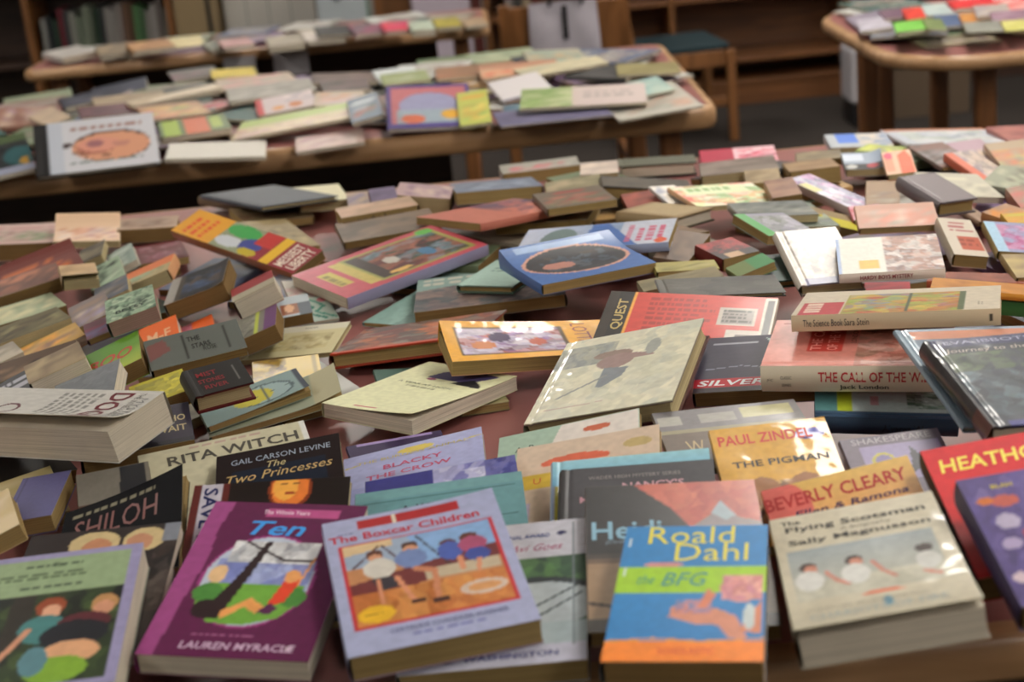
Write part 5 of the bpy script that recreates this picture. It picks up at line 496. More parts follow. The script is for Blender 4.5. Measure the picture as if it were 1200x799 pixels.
{"loc":[-0.3846,1.117,0.7833],"rot":[0.0372,0.172,-0.0094],"w":0.1334,"h":0.1756,"T":0.026,"name":"paperback_book","kind":"p","label":"green-bordered story book with two children in a wood, bottom left corner","art":[["r",0,0,1,1,"8c88a4"],["r",0.03,0.68,0.93,0.96,"8a9a7c"],["r",0.03,0.04,0.93,0.68,"2c3828"],["n",0.03,0.04,0.93,0.68,["2c3828","3c4c30","242c20","4c5c38","1c2420"],36,6],["p",[[0.28,0.68],[0.42,0.68],[0.4,0.3],[0.26,0.3]],"34302a"],["e",0.52,0.58,0.09,0.07,"8c4c30"],["e",0.53,0.54,0.06,0.055,"c09880"],["e",0.5,0.42,0.14,0.1,"4c7c7c"],["l",[[0.42,0.42],[0.28,0.22],[0.12,0.12]],0.04,"b88c74"],["e",0.84,0.56,0.08,0.07,"a8845c"],["e",0.84,0.53,0.06,0.05,"b88c74"],["e",0.74,0.44,0.16,0.07,"5c2c34"],["e",0.7,0.36,0.2,0.1,"20242c"],["e",0.7,0.24,0.17,0.08,"c09878"],["e",0.64,0.13,0.18,0.09,"7c9c3c"],["e",0.5,0.2,0.08,0.1,"5c8088"],["tl",0.3,0.88,0.7,0.91,1,"4c5c4c"],["t","The",0.5,0.9,0.035,"43523f",{"w":0.08}],["tl",0.1,0.79,0.88,0.85,2,"5c6c54"],["tl",0.3,0.72,0.7,0.75,1,"4c5c4c"]],"den":0.0016,"fin":"g","pg":"w","group":"books heaped on the front table"},
{"loc":[-1.2528,4.4469,0.723],"rot":[0.2676,-0.0007,-0.0224],"w":0.1884,"h":0.2474,"T":0.008,"name":"picture_book","kind":"p","label":"pale green thin picture book at the far left end of the second table","art":["auto","7c8470","94987c",["8a8a80"],1158,0],"den":0.02,"pg":"w","group":"picture books on the second table"},
{"loc":[-1.1988,4.0262,0.7401],"rot":[1.4725,0.0239,-0.2554],"w":0.114,"h":0.1707,"T":0.014,"name":"picture_book","kind":"p","label":"pink and cream thick picture book at the left frame edge on the second table","art":["auto","8c6c60","b4a494",["7c5c54","a08c94"],1165,0],"den":0.02,"pg":"w","group":"picture books on the second table"},
{"loc":[-1.092,3.953,0.7475],"rot":[0.5846,0.0812,-0.2424],"w":0.0636,"h":0.1454,"T":0.01,"name":"picture_book","kind":"p","label":"cream-covered book curling up behind the dark binder on the second table","art":["auto","a89888","b4a490",[],1172,0],"den":0.02,"pg":"w","group":"picture books on the second table"},
{"loc":[-1.0539,4.1648,0.7499],"rot":[0.3312,0.0002,-0.0721],"w":0.118,"h":0.1844,"T":0.012,"name":"picture_book","kind":"p","label":"dark navy book at left rear of the second table","art":["auto","303444","24283a",["5c5c68"],1179,0],"den":0.02,"pg":"w","group":"picture books on the second table"},
{"loc":[-1.0127,4.4007,0.729],"rot":[0.1879,-0.0006,-0.1035],"w":0.1554,"h":0.2355,"T":0.016,"name":"picture_book","kind":"p","label":"glossy dark blue folder-like book at the left rear of the second table","art":["auto","3c4254","2c3040",["565c70"],1186,0],"den":0.02,"fin":"g","pg":"w","group":"picture books on the second table"},
{"loc":[-0.8073,4.1287,0.7498],"rot":[0.3026,-0.0004,-0.0012],"w":0.2245,"h":0.1898,"T":0.008,"name":"picture_book","kind":"p","label":"black and grey book beside the dark blue one on the second table","art":["auto","3c3c38","24221f",["5c584c"],1193,0],"den":0.02,"pg":"w","group":"picture books on the second table"},
{"loc":[-0.9054,4.0293,0.763],"rot":[0.2782,0.0243,0.0311],"w":0.1797,"h":0.1594,"T":0.006,"name":"picture_book","kind":"p","label":"tan-edged thin book in front of the dark blue one, second table","art":["auto","8c7c68","9c8c74",[],1200,0],"den":0.02,"pg":"w","group":"picture books on the second table"},
{"loc":[-0.8958,3.8856,0.7605],"rot":[0.3026,0.1237,0.0494],"w":0.2059,"h":0.103,"T":0.008,"name":"picture_book","kind":"p","label":"maroon picture book behind the white caricature picture","art":["auto","5c3038","6c3c44",["4c2430"],1207,0],"den":0.02,"pg":"w","group":"picture books on the second table"},
{"loc":[-0.8499,4.6724,0.7208],"rot":[0.2663,0.0,0.0],"w":0.1365,"h":0.2205,"T":0.008,"name":"picture_book","kind":"p","label":"grey and pink thin book at the rear of the second table, left part","art":["auto","6c6864","8c6c74",["4c4c48"],1214,0],"den":0.02,"pg":"w","group":"picture books on the second table"},
{"loc":[-0.7761,3.9535,0.77],"rot":[0.5857,0.1402,-0.0166],"w":0.2408,"h":0.045,"T":0.01,"name":"picture_book","kind":"p","label":"long cream-edged picture book slanting across the second table","art":["auto","b0a490","a09078",[],1221,0],"den":0.02,"pg":"w","group":"picture books on the second table"},
{"loc":[-0.7568,3.8074,0.7594],"rot":[0.3554,0.0349,0.0336],"w":0.1495,"h":0.1788,"T":0.006,"name":"picture_book","kind":"p","label":"pink, yellow and green comic-like picture book right of the white caricature","art":["auto","9c7c64","b49c60",["b06c70","8c9c68","c0a080"],1228,0],"den":0.02,"pg":"w","group":"picture books on the second table"},
{"loc":[-0.7206,4.5734,0.7277],"rot":[0.1818,-0.0047,0.0455],"w":0.1251,"h":0.1836,"T":0.006,"name":"picture_book","kind":"p","label":"yellow-topped thin book below the rear shelf signs, second table","art":["auto","b0a03c","c0ac48",[],1235,0],"den":0.02,"pg":"w","group":"picture books on the second table"},
{"loc":[-0.6049,4.2019,0.7491],"rot":[0.2165,-0.0309,0.0208],"w":0.2007,"h":0.2733,"T":0.008,"name":"magazine","kind":"p","label":"pink-edged cream magazine at the rear middle of the second table","art":["auto","a89888","b88888",["8c9488"],1242,0],"den":0.02,"pg":"w","group":"picture books on the second table"},
{"loc":[-0.6332,3.9299,0.7425],"rot":[0.655,0.1769,-0.0022],"w":0.1531,"h":0.045,"T":0.009,"name":"picture_book","kind":"p","label":"bright red hardcover edge in the middle of the second table","art":["auto","982c2c","84242c",[],1249,0],"den":0.02,"pg":"w","group":"picture books on the second table"},
{"loc":[-0.6765,3.6075,0.7437],"rot":[0.2219,0.0116,-0.0025],"w":0.1565,"h":0.1965,"T":0.014,"name":"picture_book","kind":"p","label":"lime, orange and green glossy book lying beside the caricature","art":[["r",0,0,1,1,"5c7040"],["r",0.05,0,0.3,1,"93a838"],["r",0.38,0,0.7,1,"b8643c"],["r",0.75,0.2,0.9,0.9,"98a850"]],"den":0.006,"fin":"g","pg":"w","group":"picture books on the second table"},
{"loc":[-0.5382,3.9585,0.7582],"rot":[0.1801,0.0074,-0.0096],"w":0.2148,"h":0.2111,"T":0.01,"name":"magazine","kind":"p","label":"grey patterned magazine at the centre of the second table","art":["auto","8c8880","a09c94",["7c7870"],1263,0],"den":0.02,"pg":"w","group":"picture books on the second table"},
{"loc":[-0.4755,3.7349,0.7548],"rot":[0.161,0.0007,-0.0699],"w":0.1386,"h":0.2355,"T":0.014,"name":"picture_book","kind":"p","label":"red-spined white picture book with round orange pictures, second table","art":[["r",0,0,1,1,"b0a4a4"],["r",0,0,0.12,1,"a82c2c"],["e",0.35,0.25,0.1,0.12,"b8843c"],["e",0.65,0.3,0.12,0.16,"a86828"],["n",0.5,0.5,1,1,["b0a4a4","c0b4b0","9c9498"],10,3]],"den":0.006,"pg":"w","group":"picture books on the second table"},
{"loc":[-0.3638,4.1066,0.7482],"rot":[0.116,-0.0307,0.0764],"w":0.1678,"h":0.2215,"T":0.01,"name":"picture_book","kind":"p","label":"brown picture book at the rear centre of the second table","art":["auto","5c4c48","7c6c64",["6a5a54"],1277,0],"den":0.02,"pg":"w","group":"picture books on the second table"},
{"loc":[-0.349,3.9143,0.7571],"rot":[0.1527,0.0477,0.024],"w":0.1151,"h":0.1487,"T":0.01,"name":"picture_book","kind":"p","label":"dark mauve book behind the cream picture books, second table","art":["auto","6c5c5c","4c4440",[],1284,0],"den":0.02,"pg":"w","group":"picture books on the second table"},
{"loc":[-0.3456,3.6994,0.7657],"rot":[0.0763,-0.0053,0.0648],"w":0.1162,"h":0.2103,"T":0.006,"name":"picture_book","kind":"p","label":"white and tan picture book behind the cream one at centre of the second table","art":["auto","a89c8c","b88c6c",["b4acb0"],1291,0],"den":0.02,"pg":"w","group":"picture books on the second table"},
{"loc":[-0.4331,3.5294,0.7525],"rot":[-0.1339,0.1564,-0.1142],"w":0.2806,"h":0.1154,"T":0.008,"name":"picture_book","kind":"p","label":"pale green and cream picture book pointing right on the second table","art":[["r",0,0,1,1,"b0a88c"],["r",0,0.6,1,1,"9ca870"],["n",0,0,1,0.5,["b0a88c","a88c7c","c0b49c","b4a0a0"],24,4]],"den":0.006,"pg":"w","group":"picture books on the second table"},
{"loc":[-0.5931,3.378,0.7314],"rot":[0.1086,0.0096,0.0931],"w":0.2094,"h":0.1715,"T":0.008,"name":"picture_book","kind":"p","label":"white picture book with a dark green edge at the front edge of the second table","art":[["r",0,0,1,1,"b4b0a8"]],"den":0.006,"pg":"w","group":"picture books on the second table"},
{"loc":[-0.3479,3.3816,0.7274],"rot":[0.0882,0.0641,-0.0374],"w":0.1472,"h":0.1211,"T":0.008,"name":"picture_book","kind":"p","label":"mauve and cream picture book at the second table front edge, below the pale green one","art":["auto","a8948c","b8a8a0",["9c8084","b0a49c"],1312,0],"den":0.02,"pg":"w","group":"picture books on the second table"},
{"loc":[-0.27,3.46,0.7752],"rot":[0.1099,0.1221,-0.1793],"w":0.0694,"h":0.1772,"T":0.01,"name":"picture_book","kind":"p","label":"blue and red picture book left of the purple-bordered one","art":["auto","4c5c6c","98303c",["a8acb0","3c4c3c"],1319,0],"den":0.02,"pg":"w","group":"picture books on the second table"},
{"loc":[-0.2242,4.0641,0.7519],"rot":[0.1386,-0.0196,-0.0057],"w":0.1081,"h":0.2704,"T":0.006,"name":"picture_book","kind":"p","label":"white folded picture book at the rear centre, second table","art":["auto","b4b8b8","a8b0b0",["9ca4a0"],1326,0],"den":0.02,"pg":"w","group":"picture books on the second table"},
{"loc":[-0.2002,3.9457,0.7614],"rot":[0.0938,-0.0174,-0.0105],"w":0.1146,"h":0.1939,"T":0.006,"name":"picture_book","kind":"p","label":"olive-green round-pictured book at the rear centre, second table","art":["auto","8c946c","a8ac98",["7c8458"],1333,0],"den":0.02,"pg":"w","group":"picture books on the second table"},
{"loc":[-0.096,4.3782,0.721],"rot":[0.0587,-0.0006,0.0015],"w":0.173,"h":0.2251,"T":0.008,"name":"picture_book","kind":"p","label":"green-edged thin book at the rear right of centre, second table","art":["auto","5c7050","8c946c",["9c9480"],1340,0],"den":0.02,"pg":"w","group":"picture books on the second table"},
{"loc":[-0.0243,4.0108,0.7501],"rot":[0.0339,-0.0088,0.0055],"w":0.1996,"h":0.202,"T":0.008,"name":"picture_book","kind":"p","label":"brown and orange picture book at the rear of the second table","art":["auto","8c6c54","a0745c",["7c6450"],1347,0],"den":0.02,"pg":"w","group":"picture books on the second table"},
{"loc":[-0.134,3.5646,0.7496],"rot":[0.0384,0.1354,0.0654],"w":0.1915,"h":0.32,"T":0.008,"name":"picture_book","kind":"p","label":"purple-bordered picture book with a pink arch and orange shapes, second table","art":[["r",0,0,1,1,"50447c"],["r",0.06,0.1,0.94,0.94,"a86c70"],["e",0.5,0.5,0.36,0.3,"8c8ca4"],["r",0.1,0.1,0.9,0.4,"8c98a0"],["e",0.3,0.2,0.14,0.1,"b4684c"],["e",0.75,0.28,0.12,0.1,"c0983c"]],"den":0.006,"fin":"g","pg":"w","group":"picture books on the second table"},
{"loc":[-0.0326,3.496,0.7472],"rot":[0.0225,0.1337,-0.0466],"w":0.0691,"h":0.2379,"T":0.008,"name":"picture_book","kind":"p","label":"lime and yellow picture book leaning beside the purple-bordered one","art":["auto","a0a458","b8b870",["b88c3c","7c9c58"],1361,0],"den":0.02,"pg":"w","group":"picture books on the second table"},
{"loc":[0.0576,4.3973,0.7218],"rot":[0.162,-0.0016,0.0084],"w":0.1875,"h":0.2227,"T":0.008,"name":"picture_book","kind":"p","label":"pale green picture books row end at the rear right of the second table","art":["auto","8c947c","a0a48c",["7c8470"],1368,0],"den":0.02,"pg":"w","group":"picture books on the second table"},
{"loc":[0.1841,4.0837,0.7535],"rot":[0.0514,0.0001,0.0624],"w":0.1491,"h":0.2477,"T":0.008,"name":"picture_book","kind":"p","label":"pastel picture book beneath the white bag, second table","art":["auto","9c9888","7c9088",["b0946c"],1375,0],"den":0.02,"pg":"w","group":"picture books on the second table"},
{"loc":[0.0846,3.8854,0.7617],"rot":[0.0603,0.0507,0.002],"w":0.1954,"h":0.1567,"T":0.008,"name":"picture_book","kind":"p","label":"orange and white patterned picture book at right rear, second table","art":["auto","a07c68","b4a48c",["b86c50"],1382,0],"den":0.02,"pg":"w","group":"picture books on the second table"},
{"loc":[0.1848,3.8287,0.7685],"rot":[0.3485,0.1156,-0.0146],"w":0.2191,"h":0.0788,"T":0.006,"name":"picture_book","kind":"p","label":"long cream picture book slanting at the right rear of the second table","art":["auto","b0a890","a09c88",[],1389,0],"den":0.02,"pg":"w","group":"picture books on the second table"},
{"loc":[0.3231,3.7105,0.7596],"rot":[0.9541,0.027,0.0563],"w":0.2607,"h":0.1626,"T":0.009,"name":"picture_book","kind":"p","label":"charcoal hardcover lying at the right rear of the second table","art":["auto","3c3c3c","4c4a4a",[],1396,0],"den":0.02,"pg":"w","group":"picture books on the second table"},
{"loc":[0.3764,3.6706,0.7683],"rot":[-0.0674,-0.0345,0.0463],"w":0.1429,"h":0.201,"T":0.006,"name":"picture_book","kind":"p","label":"olive-topped thin book at the far right end of the second table","art":["auto","7c7450","8c8460",[],1403,0],"den":0.02,"pg":"w","group":"picture books on the second table"},
{"loc":[0.0791,3.6904,0.7506],"rot":[0.2958,0.2562,-0.0947],"w":0.1237,"h":0.1181,"T":0.008,"name":"picture_book","kind":"p","label":"plain white picture book with a slate edge, right part of the second table","art":[["r",0,0,1,1,"b4b0b0"],["r",0,0,1,0.1,"5c5c70"]],"den":0.006,"pg":"w","group":"picture books on the second table"},
{"loc":[0.1347,3.509,0.7281],"rot":[0.0013,0.0213,-0.0388],"w":0.2017,"h":0.161,"T":0.008,"name":"picture_book","kind":"p","label":"teal-blue picture book under the green-ended white one, second table","art":["auto","4c6c7c","3c5868",["7c949c"],1417,0],"den":0.02,"fin":"g","pg":"w","group":"picture books on the second table"},
{"loc":[0.1338,3.3801,0.7401],"rot":[0.0718,-0.0187,0.0113],"w":0.2395,"h":0.1878,"T":0.004,"name":"picture_book","kind":"p","label":"lilac thin book at the front edge of the second table, right part","art":["auto","6c6880","5c5870",[],1424,0],"den":0.02,"pg":"w","group":"picture books on the second table"},
{"loc":[0.344,3.4288,0.74],"rot":[0.1551,0.0764,-0.0522],"w":0.1854,"h":0.2442,"T":0.005,"name":"magazine","kind":"p","label":"pale striped magazine at the right front corner of the second table","art":["auto","a09c94","a88c7c",["8c8c84"],1431,0],"den":0.02,"pg":"w","group":"picture books on the second table"},
{"loc":[0.3621,3.4977,0.7572],"rot":[0.1882,0.0918,-0.089],"w":0.0729,"h":0.1264,"T":0.005,"name":"picture_book","kind":"p","label":"light teal thin book beside the right end of the second table","art":["auto","8ca09c","a8b0a4",[],1438,0],"den":0.02,"pg":"w","group":"picture books on the second table"},
{"loc":[0.208,3.4413,0.7592],"rot":[-0.08,0.1106,0.0321],"w":0.2737,"h":0.1468,"T":0.007,"name":"picture_book","kind":"p","label":"white picture book with a green left third, right part of the second table","art":[["r",0,0,1,1,"b4a8a4"],["r",0,0,0.42,1,"8c9c6c"],["n",0,0,0.42,1,["8c9c6c","a8ac8c","7c9060"],14,3],["tl",0.5,0.3,0.95,0.7,2,"98908c"]],"den":0.006,"fin":"g","pg":"w","group":"picture books on the second table"},
{"loc":[-1.1022,3.4684,0.7442],"rot":[0.3172,0.1161,-0.0797],"w":0.1678,"h":0.2891,"T":0.01,"name":"picture_book","kind":"p","label":"dark teal and black picture book at the left frame edge of the second table","art":[["r",0,0,1,1,"1c2428"],["e",0.85,0.4,0.2,0.25,"24585c"],["e",0.9,0.25,0.06,0.1,"b08c34"],["r",0,0.8,1,1,"4c5c3c"],["r",0.3,0,1,0.15,"8c90a0"]],"den":0.006,"fin":"g","pg":"w","group":"picture books on the second table"},
{"loc":[-0.8527,3.4039,0.764],"rot":[0.2054,0.4439,0.0228],"w":0.2556,"h":0.1889,"T":0.012,"name":"picture_book","kind":"h","label":"white picture book with a round face caricature and black spine band, second table front","art":[["r",0,0,1,1,"b0b0b4"],["r",0,0,0.1,1,"141214"],["r",0.1,0,0.215,1,"a4a8b0"],["r",0.215,0,0.222,1,"6c7078"],["e",0.62,0.44,0.33,0.3,"3c2420"],["e",0.62,0.43,0.32,0.27,"b88c74"],["e",0.5,0.45,0.17,0.15,"8c5448"],["e",0.52,0.48,0.17,0.14,"b88878"],["e",0.48,0.5,0.07,0.07,"8c6468"],["e",0.7,0.46,0.08,0.05,"a87c70"],["e",0.26,0.52,0.03,0.06,"3c2420"],["l",[[0.3,0.38],[0.42,0.28],[0.6,0.26]],0.02,"3c2420"],["tl",0.3,0.74,0.98,0.84,1,"8c6c64"],["tl",0.28,0.1,0.95,0.18,1,"5c6c68"],["tl",0.45,0.86,0.7,0.9,1,"9c9ca0"]],"den":0.006,"pg":"w","bc":"1c1a1c","group":"picture books on the second table"},
{"loc":[-1.3621,5.3116,0.7329],"rot":[0.5683,0.025,-0.0472],"w":0.1256,"h":0.2005,"T":0.02,"name":"picture_book","kind":"p","label":"white picture book at the left end of the third table","art":["auto","9c9894","a8a4a0",[],1466,0],"den":0.02,"pg":"w","group":"books on the third table"},
{"loc":[-1.1945,5.2183,0.7396],"rot":[0.3414,0.1681,-0.0098],"w":0.1118,"h":0.1071,"T":0.02,"name":"picture_book","kind":"p","label":"dark tan book stack right of the white one, third table","art":["auto","6c6050","8c7c64",[],1473,0],"den":0.02,"pg":"w","group":"books on the third table"},
{"loc":[-1.0626,5.1543,0.7513],"rot":[0.3384,0.0639,0.0134],"w":0.1355,"h":0.1563,"T":0.016,"name":"picture_book","kind":"p","label":"orange-brown book on the third table under the shelf books","art":["auto","94704c","a8845c",[],1480,0],"den":0.02,"pg":"w","group":"books on the third table"},
{"loc":[-1.0146,5.3138,0.7328],"rot":[0.2977,0.2171,0.0124],"w":0.1855,"h":0.1005,"T":0.014,"name":"picture_book","kind":"p","label":"cream yellow picture book on the third table","art":["auto","a89c74","b4a880",[],1487,0],"den":0.02,"pg":"w","group":"books on the third table"},
{"loc":[-0.8508,5.1835,0.7313],"rot":[0.2869,0.0045,-0.0997],"w":0.0774,"h":0.2151,"T":0.014,"name":"picture_book","kind":"p","label":"grey and green book between the cream yellow and pink ones, third table","art":["auto","6c7068","8c8c80",[],1494,0],"den":0.02,"pg":"w","group":"books on the third table"},
{"loc":[-0.7754,5.0626,0.7475],"rot":[0.2542,0.0053,0.0045],"w":0.0964,"h":0.2065,"T":0.012,"name":"picture_book","kind":"p","label":"pink-covered thin book on the third table left of centre","art":["auto","a07c7c","b09490",[],1501,0],"den":0.02,"pg":"w","group":"books on the third table"},
{"loc":[-0.6268,5.105,0.726],"rot":[0.1699,0.0394,-0.0082],"w":0.1126,"h":0.1978,"T":0.02,"name":"picture_book","kind":"p","label":"tan and grey book on the third table, left of the propped white one","art":["auto","8c8478","9c9484",[],1508,0],"den":0.02,"pg":"w","group":"books on the third table"},
{"loc":[-0.5081,5.1462,0.731],"rot":[0.1946,0.0852,0.0524],"w":0.1251,"h":0.1637,"T":0.014,"name":"magazine","kind":"p","label":"white curled magazine on the third table","art":["auto","a8a09c","b8b0a8",[],1515,0],"den":0.02,"pg":"w","group":"books on the third table"},
{"loc":[-0.4702,5.1572,0.7461],"rot":[0.1729,0.0622,0.0573],"w":0.117,"h":0.1658,"T":0.008,"name":"picture_book","kind":"p","label":"black thin book below the blue-white poster, third table","art":["auto","2c2828","3c3c3c",[],1522,0],"den":0.02,"pg":"w","group":"books on the third table"},
{"loc":[-0.3523,5.0929,0.7435],"rot":[0.2016,0.0567,0.0648],"w":0.114,"h":0.1667,"T":0.012,"name":"picture_book","kind":"p","label":"magenta and grey book on the third table","art":["auto","8c4c64","6c6068",[],1529,0],"den":0.02,"pg":"w","group":"books on the third table"},
{"loc":[-0.2626,5.046,0.748],"rot":[0.1453,0.0513,0.0637],"w":0.0912,"h":0.1769,"T":0.014,"name":"picture_book","kind":"p","label":"hot pink book on the third table beneath the orange panel","art":["auto","b03c64","c04c54",[],1536,0],"den":0.02,"pg":"w","group":"books on the third table"},
{"loc":[-0.107,5.1805,0.7281],"rot":[0.1248,0.0896,0.0262],"w":0.0802,"h":0.1407,"T":0.014,"name":"picture_book","kind":"p","label":"olive and yellow book on the third table","art":["auto","8c8440","a89c48",[],1543,0],"den":0.02,"pg":"w","group":"books on the third table"},
{"loc":[-0.1809,4.9174,0.7514],"rot":[0.1215,0.067,0.0483],"w":0.0719,"h":0.1471,"T":0.02,"name":"magazine","kind":"p","label":"pale greenish crumpled magazine on the third table","art":["auto","a8b0a0","98a094",[],1550,0],"den":0.02,"pg":"w","group":"books on the third table"},
{"loc":[-0.0213,5.21,0.7213],"rot":[0.1019,-0.0017,-0.0092],"w":0.0702,"h":0.21,"T":0.01,"name":"picture_book","kind":"p","label":"beige thin book at the right end of the third table","art":["auto","a08c74","8c7c68",[],1557,0],"den":0.02,"pg":"w","group":"books on the third table"},
{"loc":[1.0595,4.3389,0.7304],"rot":[-0.0745,-0.0029,-0.1341],"w":0.0961,"h":0.2315,"T":0.01,"name":"picture_book","kind":"p","label":"grey-lilac picture book at the left end of the rounded table","art":["auto","7c7480","8c8490",[],1564,0],"den":0.02,"pg":"w","group":"books on the rounded table"},
{"loc":[1.0298,4.1647,0.7429],"rot":[-0.193,-0.0018,-0.0767],"w":0.0819,"h":0.2089,"T":0.008,"name":"magazine","kind":"p","label":"white thin magazine at the left front of the rounded table","art":["auto","a8a4ac","98949c",[],1571,0],"den":0.02,"pg":"w","group":"books on the rounded table"},
{"loc":[1.1203,4.2786,0.7493],"rot":[-0.1748,-0.0419,-0.0337],"w":0.0806,"h":0.2481,"T":0.008,"name":"picture_book","kind":"p","label":"mauve book behind the lime one on the rounded table","art":["auto","6c5464","7c6470",[],1578,0],"den":0.02,"pg":"w","group":"books on the rounded table"},
{"loc":[1.1165,4.0935,0.7625],"rot":[-0.178,0.0273,-0.0429],"w":0.0469,"h":0.1711,"T":0.016,"name":"picture_book","kind":"p","label":"orange-red book on the rounded table above the lime one","art":["auto","c0402c","b0382c",[],1585,0],"den":0.02,"pg":"w","group":"books on the rounded table"},
{"loc":[1.0634,3.9201,0.7637],"rot":[-0.2179,-0.0042,-0.0513],"w":0.0834,"h":0.1768,"T":0.01,"name":"picture_book","kind":"p","label":"lime green picture book at the front of the rounded table","art":["auto","68a040","7cb054",[],1592,0],"den":0.02,"pg":"w","group":"books on the rounded table"},
{"loc":[1.2552,4.2868,0.7426],"rot":[-0.2043,0.0,0.0],"w":0.1167,"h":0.2207,"T":0.012,"name":"picture_book","kind":"p","label":"pale blue-white picture book in the middle of the rounded table","art":["auto","98a4a4","a8b0ac",[],1599,0],"den":0.02,"pg":"w","group":"books on the rounded table"},
{"loc":[1.2019,4.086,0.7444],"rot":[-0.2259,0.0215,-0.003],"w":0.0672,"h":0.1803,"T":0.008,"name":"picture_book","kind":"p","label":"slate-blue book in front of the pale blue-white one, rounded table","art":["auto","50607c","5c6884",[],1606,0],"den":0.02,"pg":"w","group":"books on the rounded table"},
{"loc":[1.1041,3.8704,0.7741],"rot":[-0.2076,-0.0089,0.1235],"w":0.045,"h":0.2032,"T":0.006,"name":"picture_book","kind":"p","label":"olive-green small book between the lime and slate-blue ones, rounded table","art":["auto","6c7850","7c885c",[],1613,0],"den":0.02,"pg":"w","group":"books on the rounded table"},
{"loc":[1.3198,4.2597,0.756],"rot":[-0.1503,-0.0038,-0.0111],"w":0.1145,"h":0.1671,"T":0.01,"name":"picture_book","kind":"p","label":"bright red book at the back of the rounded table","art":["auto","b02c34","c03c3c",[],1620,0],"den":0.02,"pg":"w","group":"books on the rounded table"},
{"loc":[1.2596,4.0166,0.7517],"rot":[-0.2191,0.0208,-0.0025],"w":0.0867,"h":0.1791,"T":0.01,"name":"picture_book","kind":"p","label":"amber-brown picture book on the rounded table","art":["auto","a8743c","b0844c",[],1627,0],"den":0.02,"pg":"w","group":"books on the rounded table"},
{"loc":[1.4569,4.3052,0.7346],"rot":[-0.2176,0.0573,-0.0845],"w":0.0985,"h":0.1666,"T":0.012,"name":"picture_book","kind":"p","label":"red and white striped picture book at the right of the rounded table","art":["auto","b4504c","c8a8a4",[],1634,0],"den":0.02,"pg":"w","group":"books on the rounded table"},
{"loc":[1.3052,4.0537,0.7641],"rot":[-0.2474,0.0037,-0.0007],"w":0.0847,"h":0.2012,"T":0.008,"name":"magazine","kind":"p","label":"cream and grey magazine between the amber and striped ones, rounded table","art":["auto","a09890","90888c",[],1641,0],"den":0.02,"pg":"w","group":"books on the rounded table"},
{"loc":[1.3104,3.9055,0.7654],"rot":[-0.1837,0.1921,-0.0139],"w":0.1021,"h":0.0931,"T":0.008,"name":"picture_book","kind":"p","label":"mauve-grey picture book at the right frame edge, rounded table","art":["auto","7c6070","8c7480",[],1648,0],"den":0.02,"pg":"w","group":"books on the rounded table"},
{"loc":[1.295,3.805,0.7633],"rot":[-0.221,0.0512,-0.0153],"w":0.0824,"h":0.1246,"T":0.004,"name":"magazine","kind":"p","label":"pale yellow-green thin magazine at the front right of the rounded table","art":["auto","a8a460","b4b074",[],1655,0],"den":0.02,"pg":"w","group":"books on the rounded table"},
{"loc":[1.2054,3.814,0.7669],"rot":[-0.227,0.0103,0.0002],"w":0.084,"h":0.1555,"T":0.004,"name":"magazine","kind":"p","label":"grey thin magazine on the front edge of the rounded table","art":["auto","7c7c74","8c8c84",[],1662,0],"den":0.02,"pg":"w","group":"books on the rounded table"}
]''')
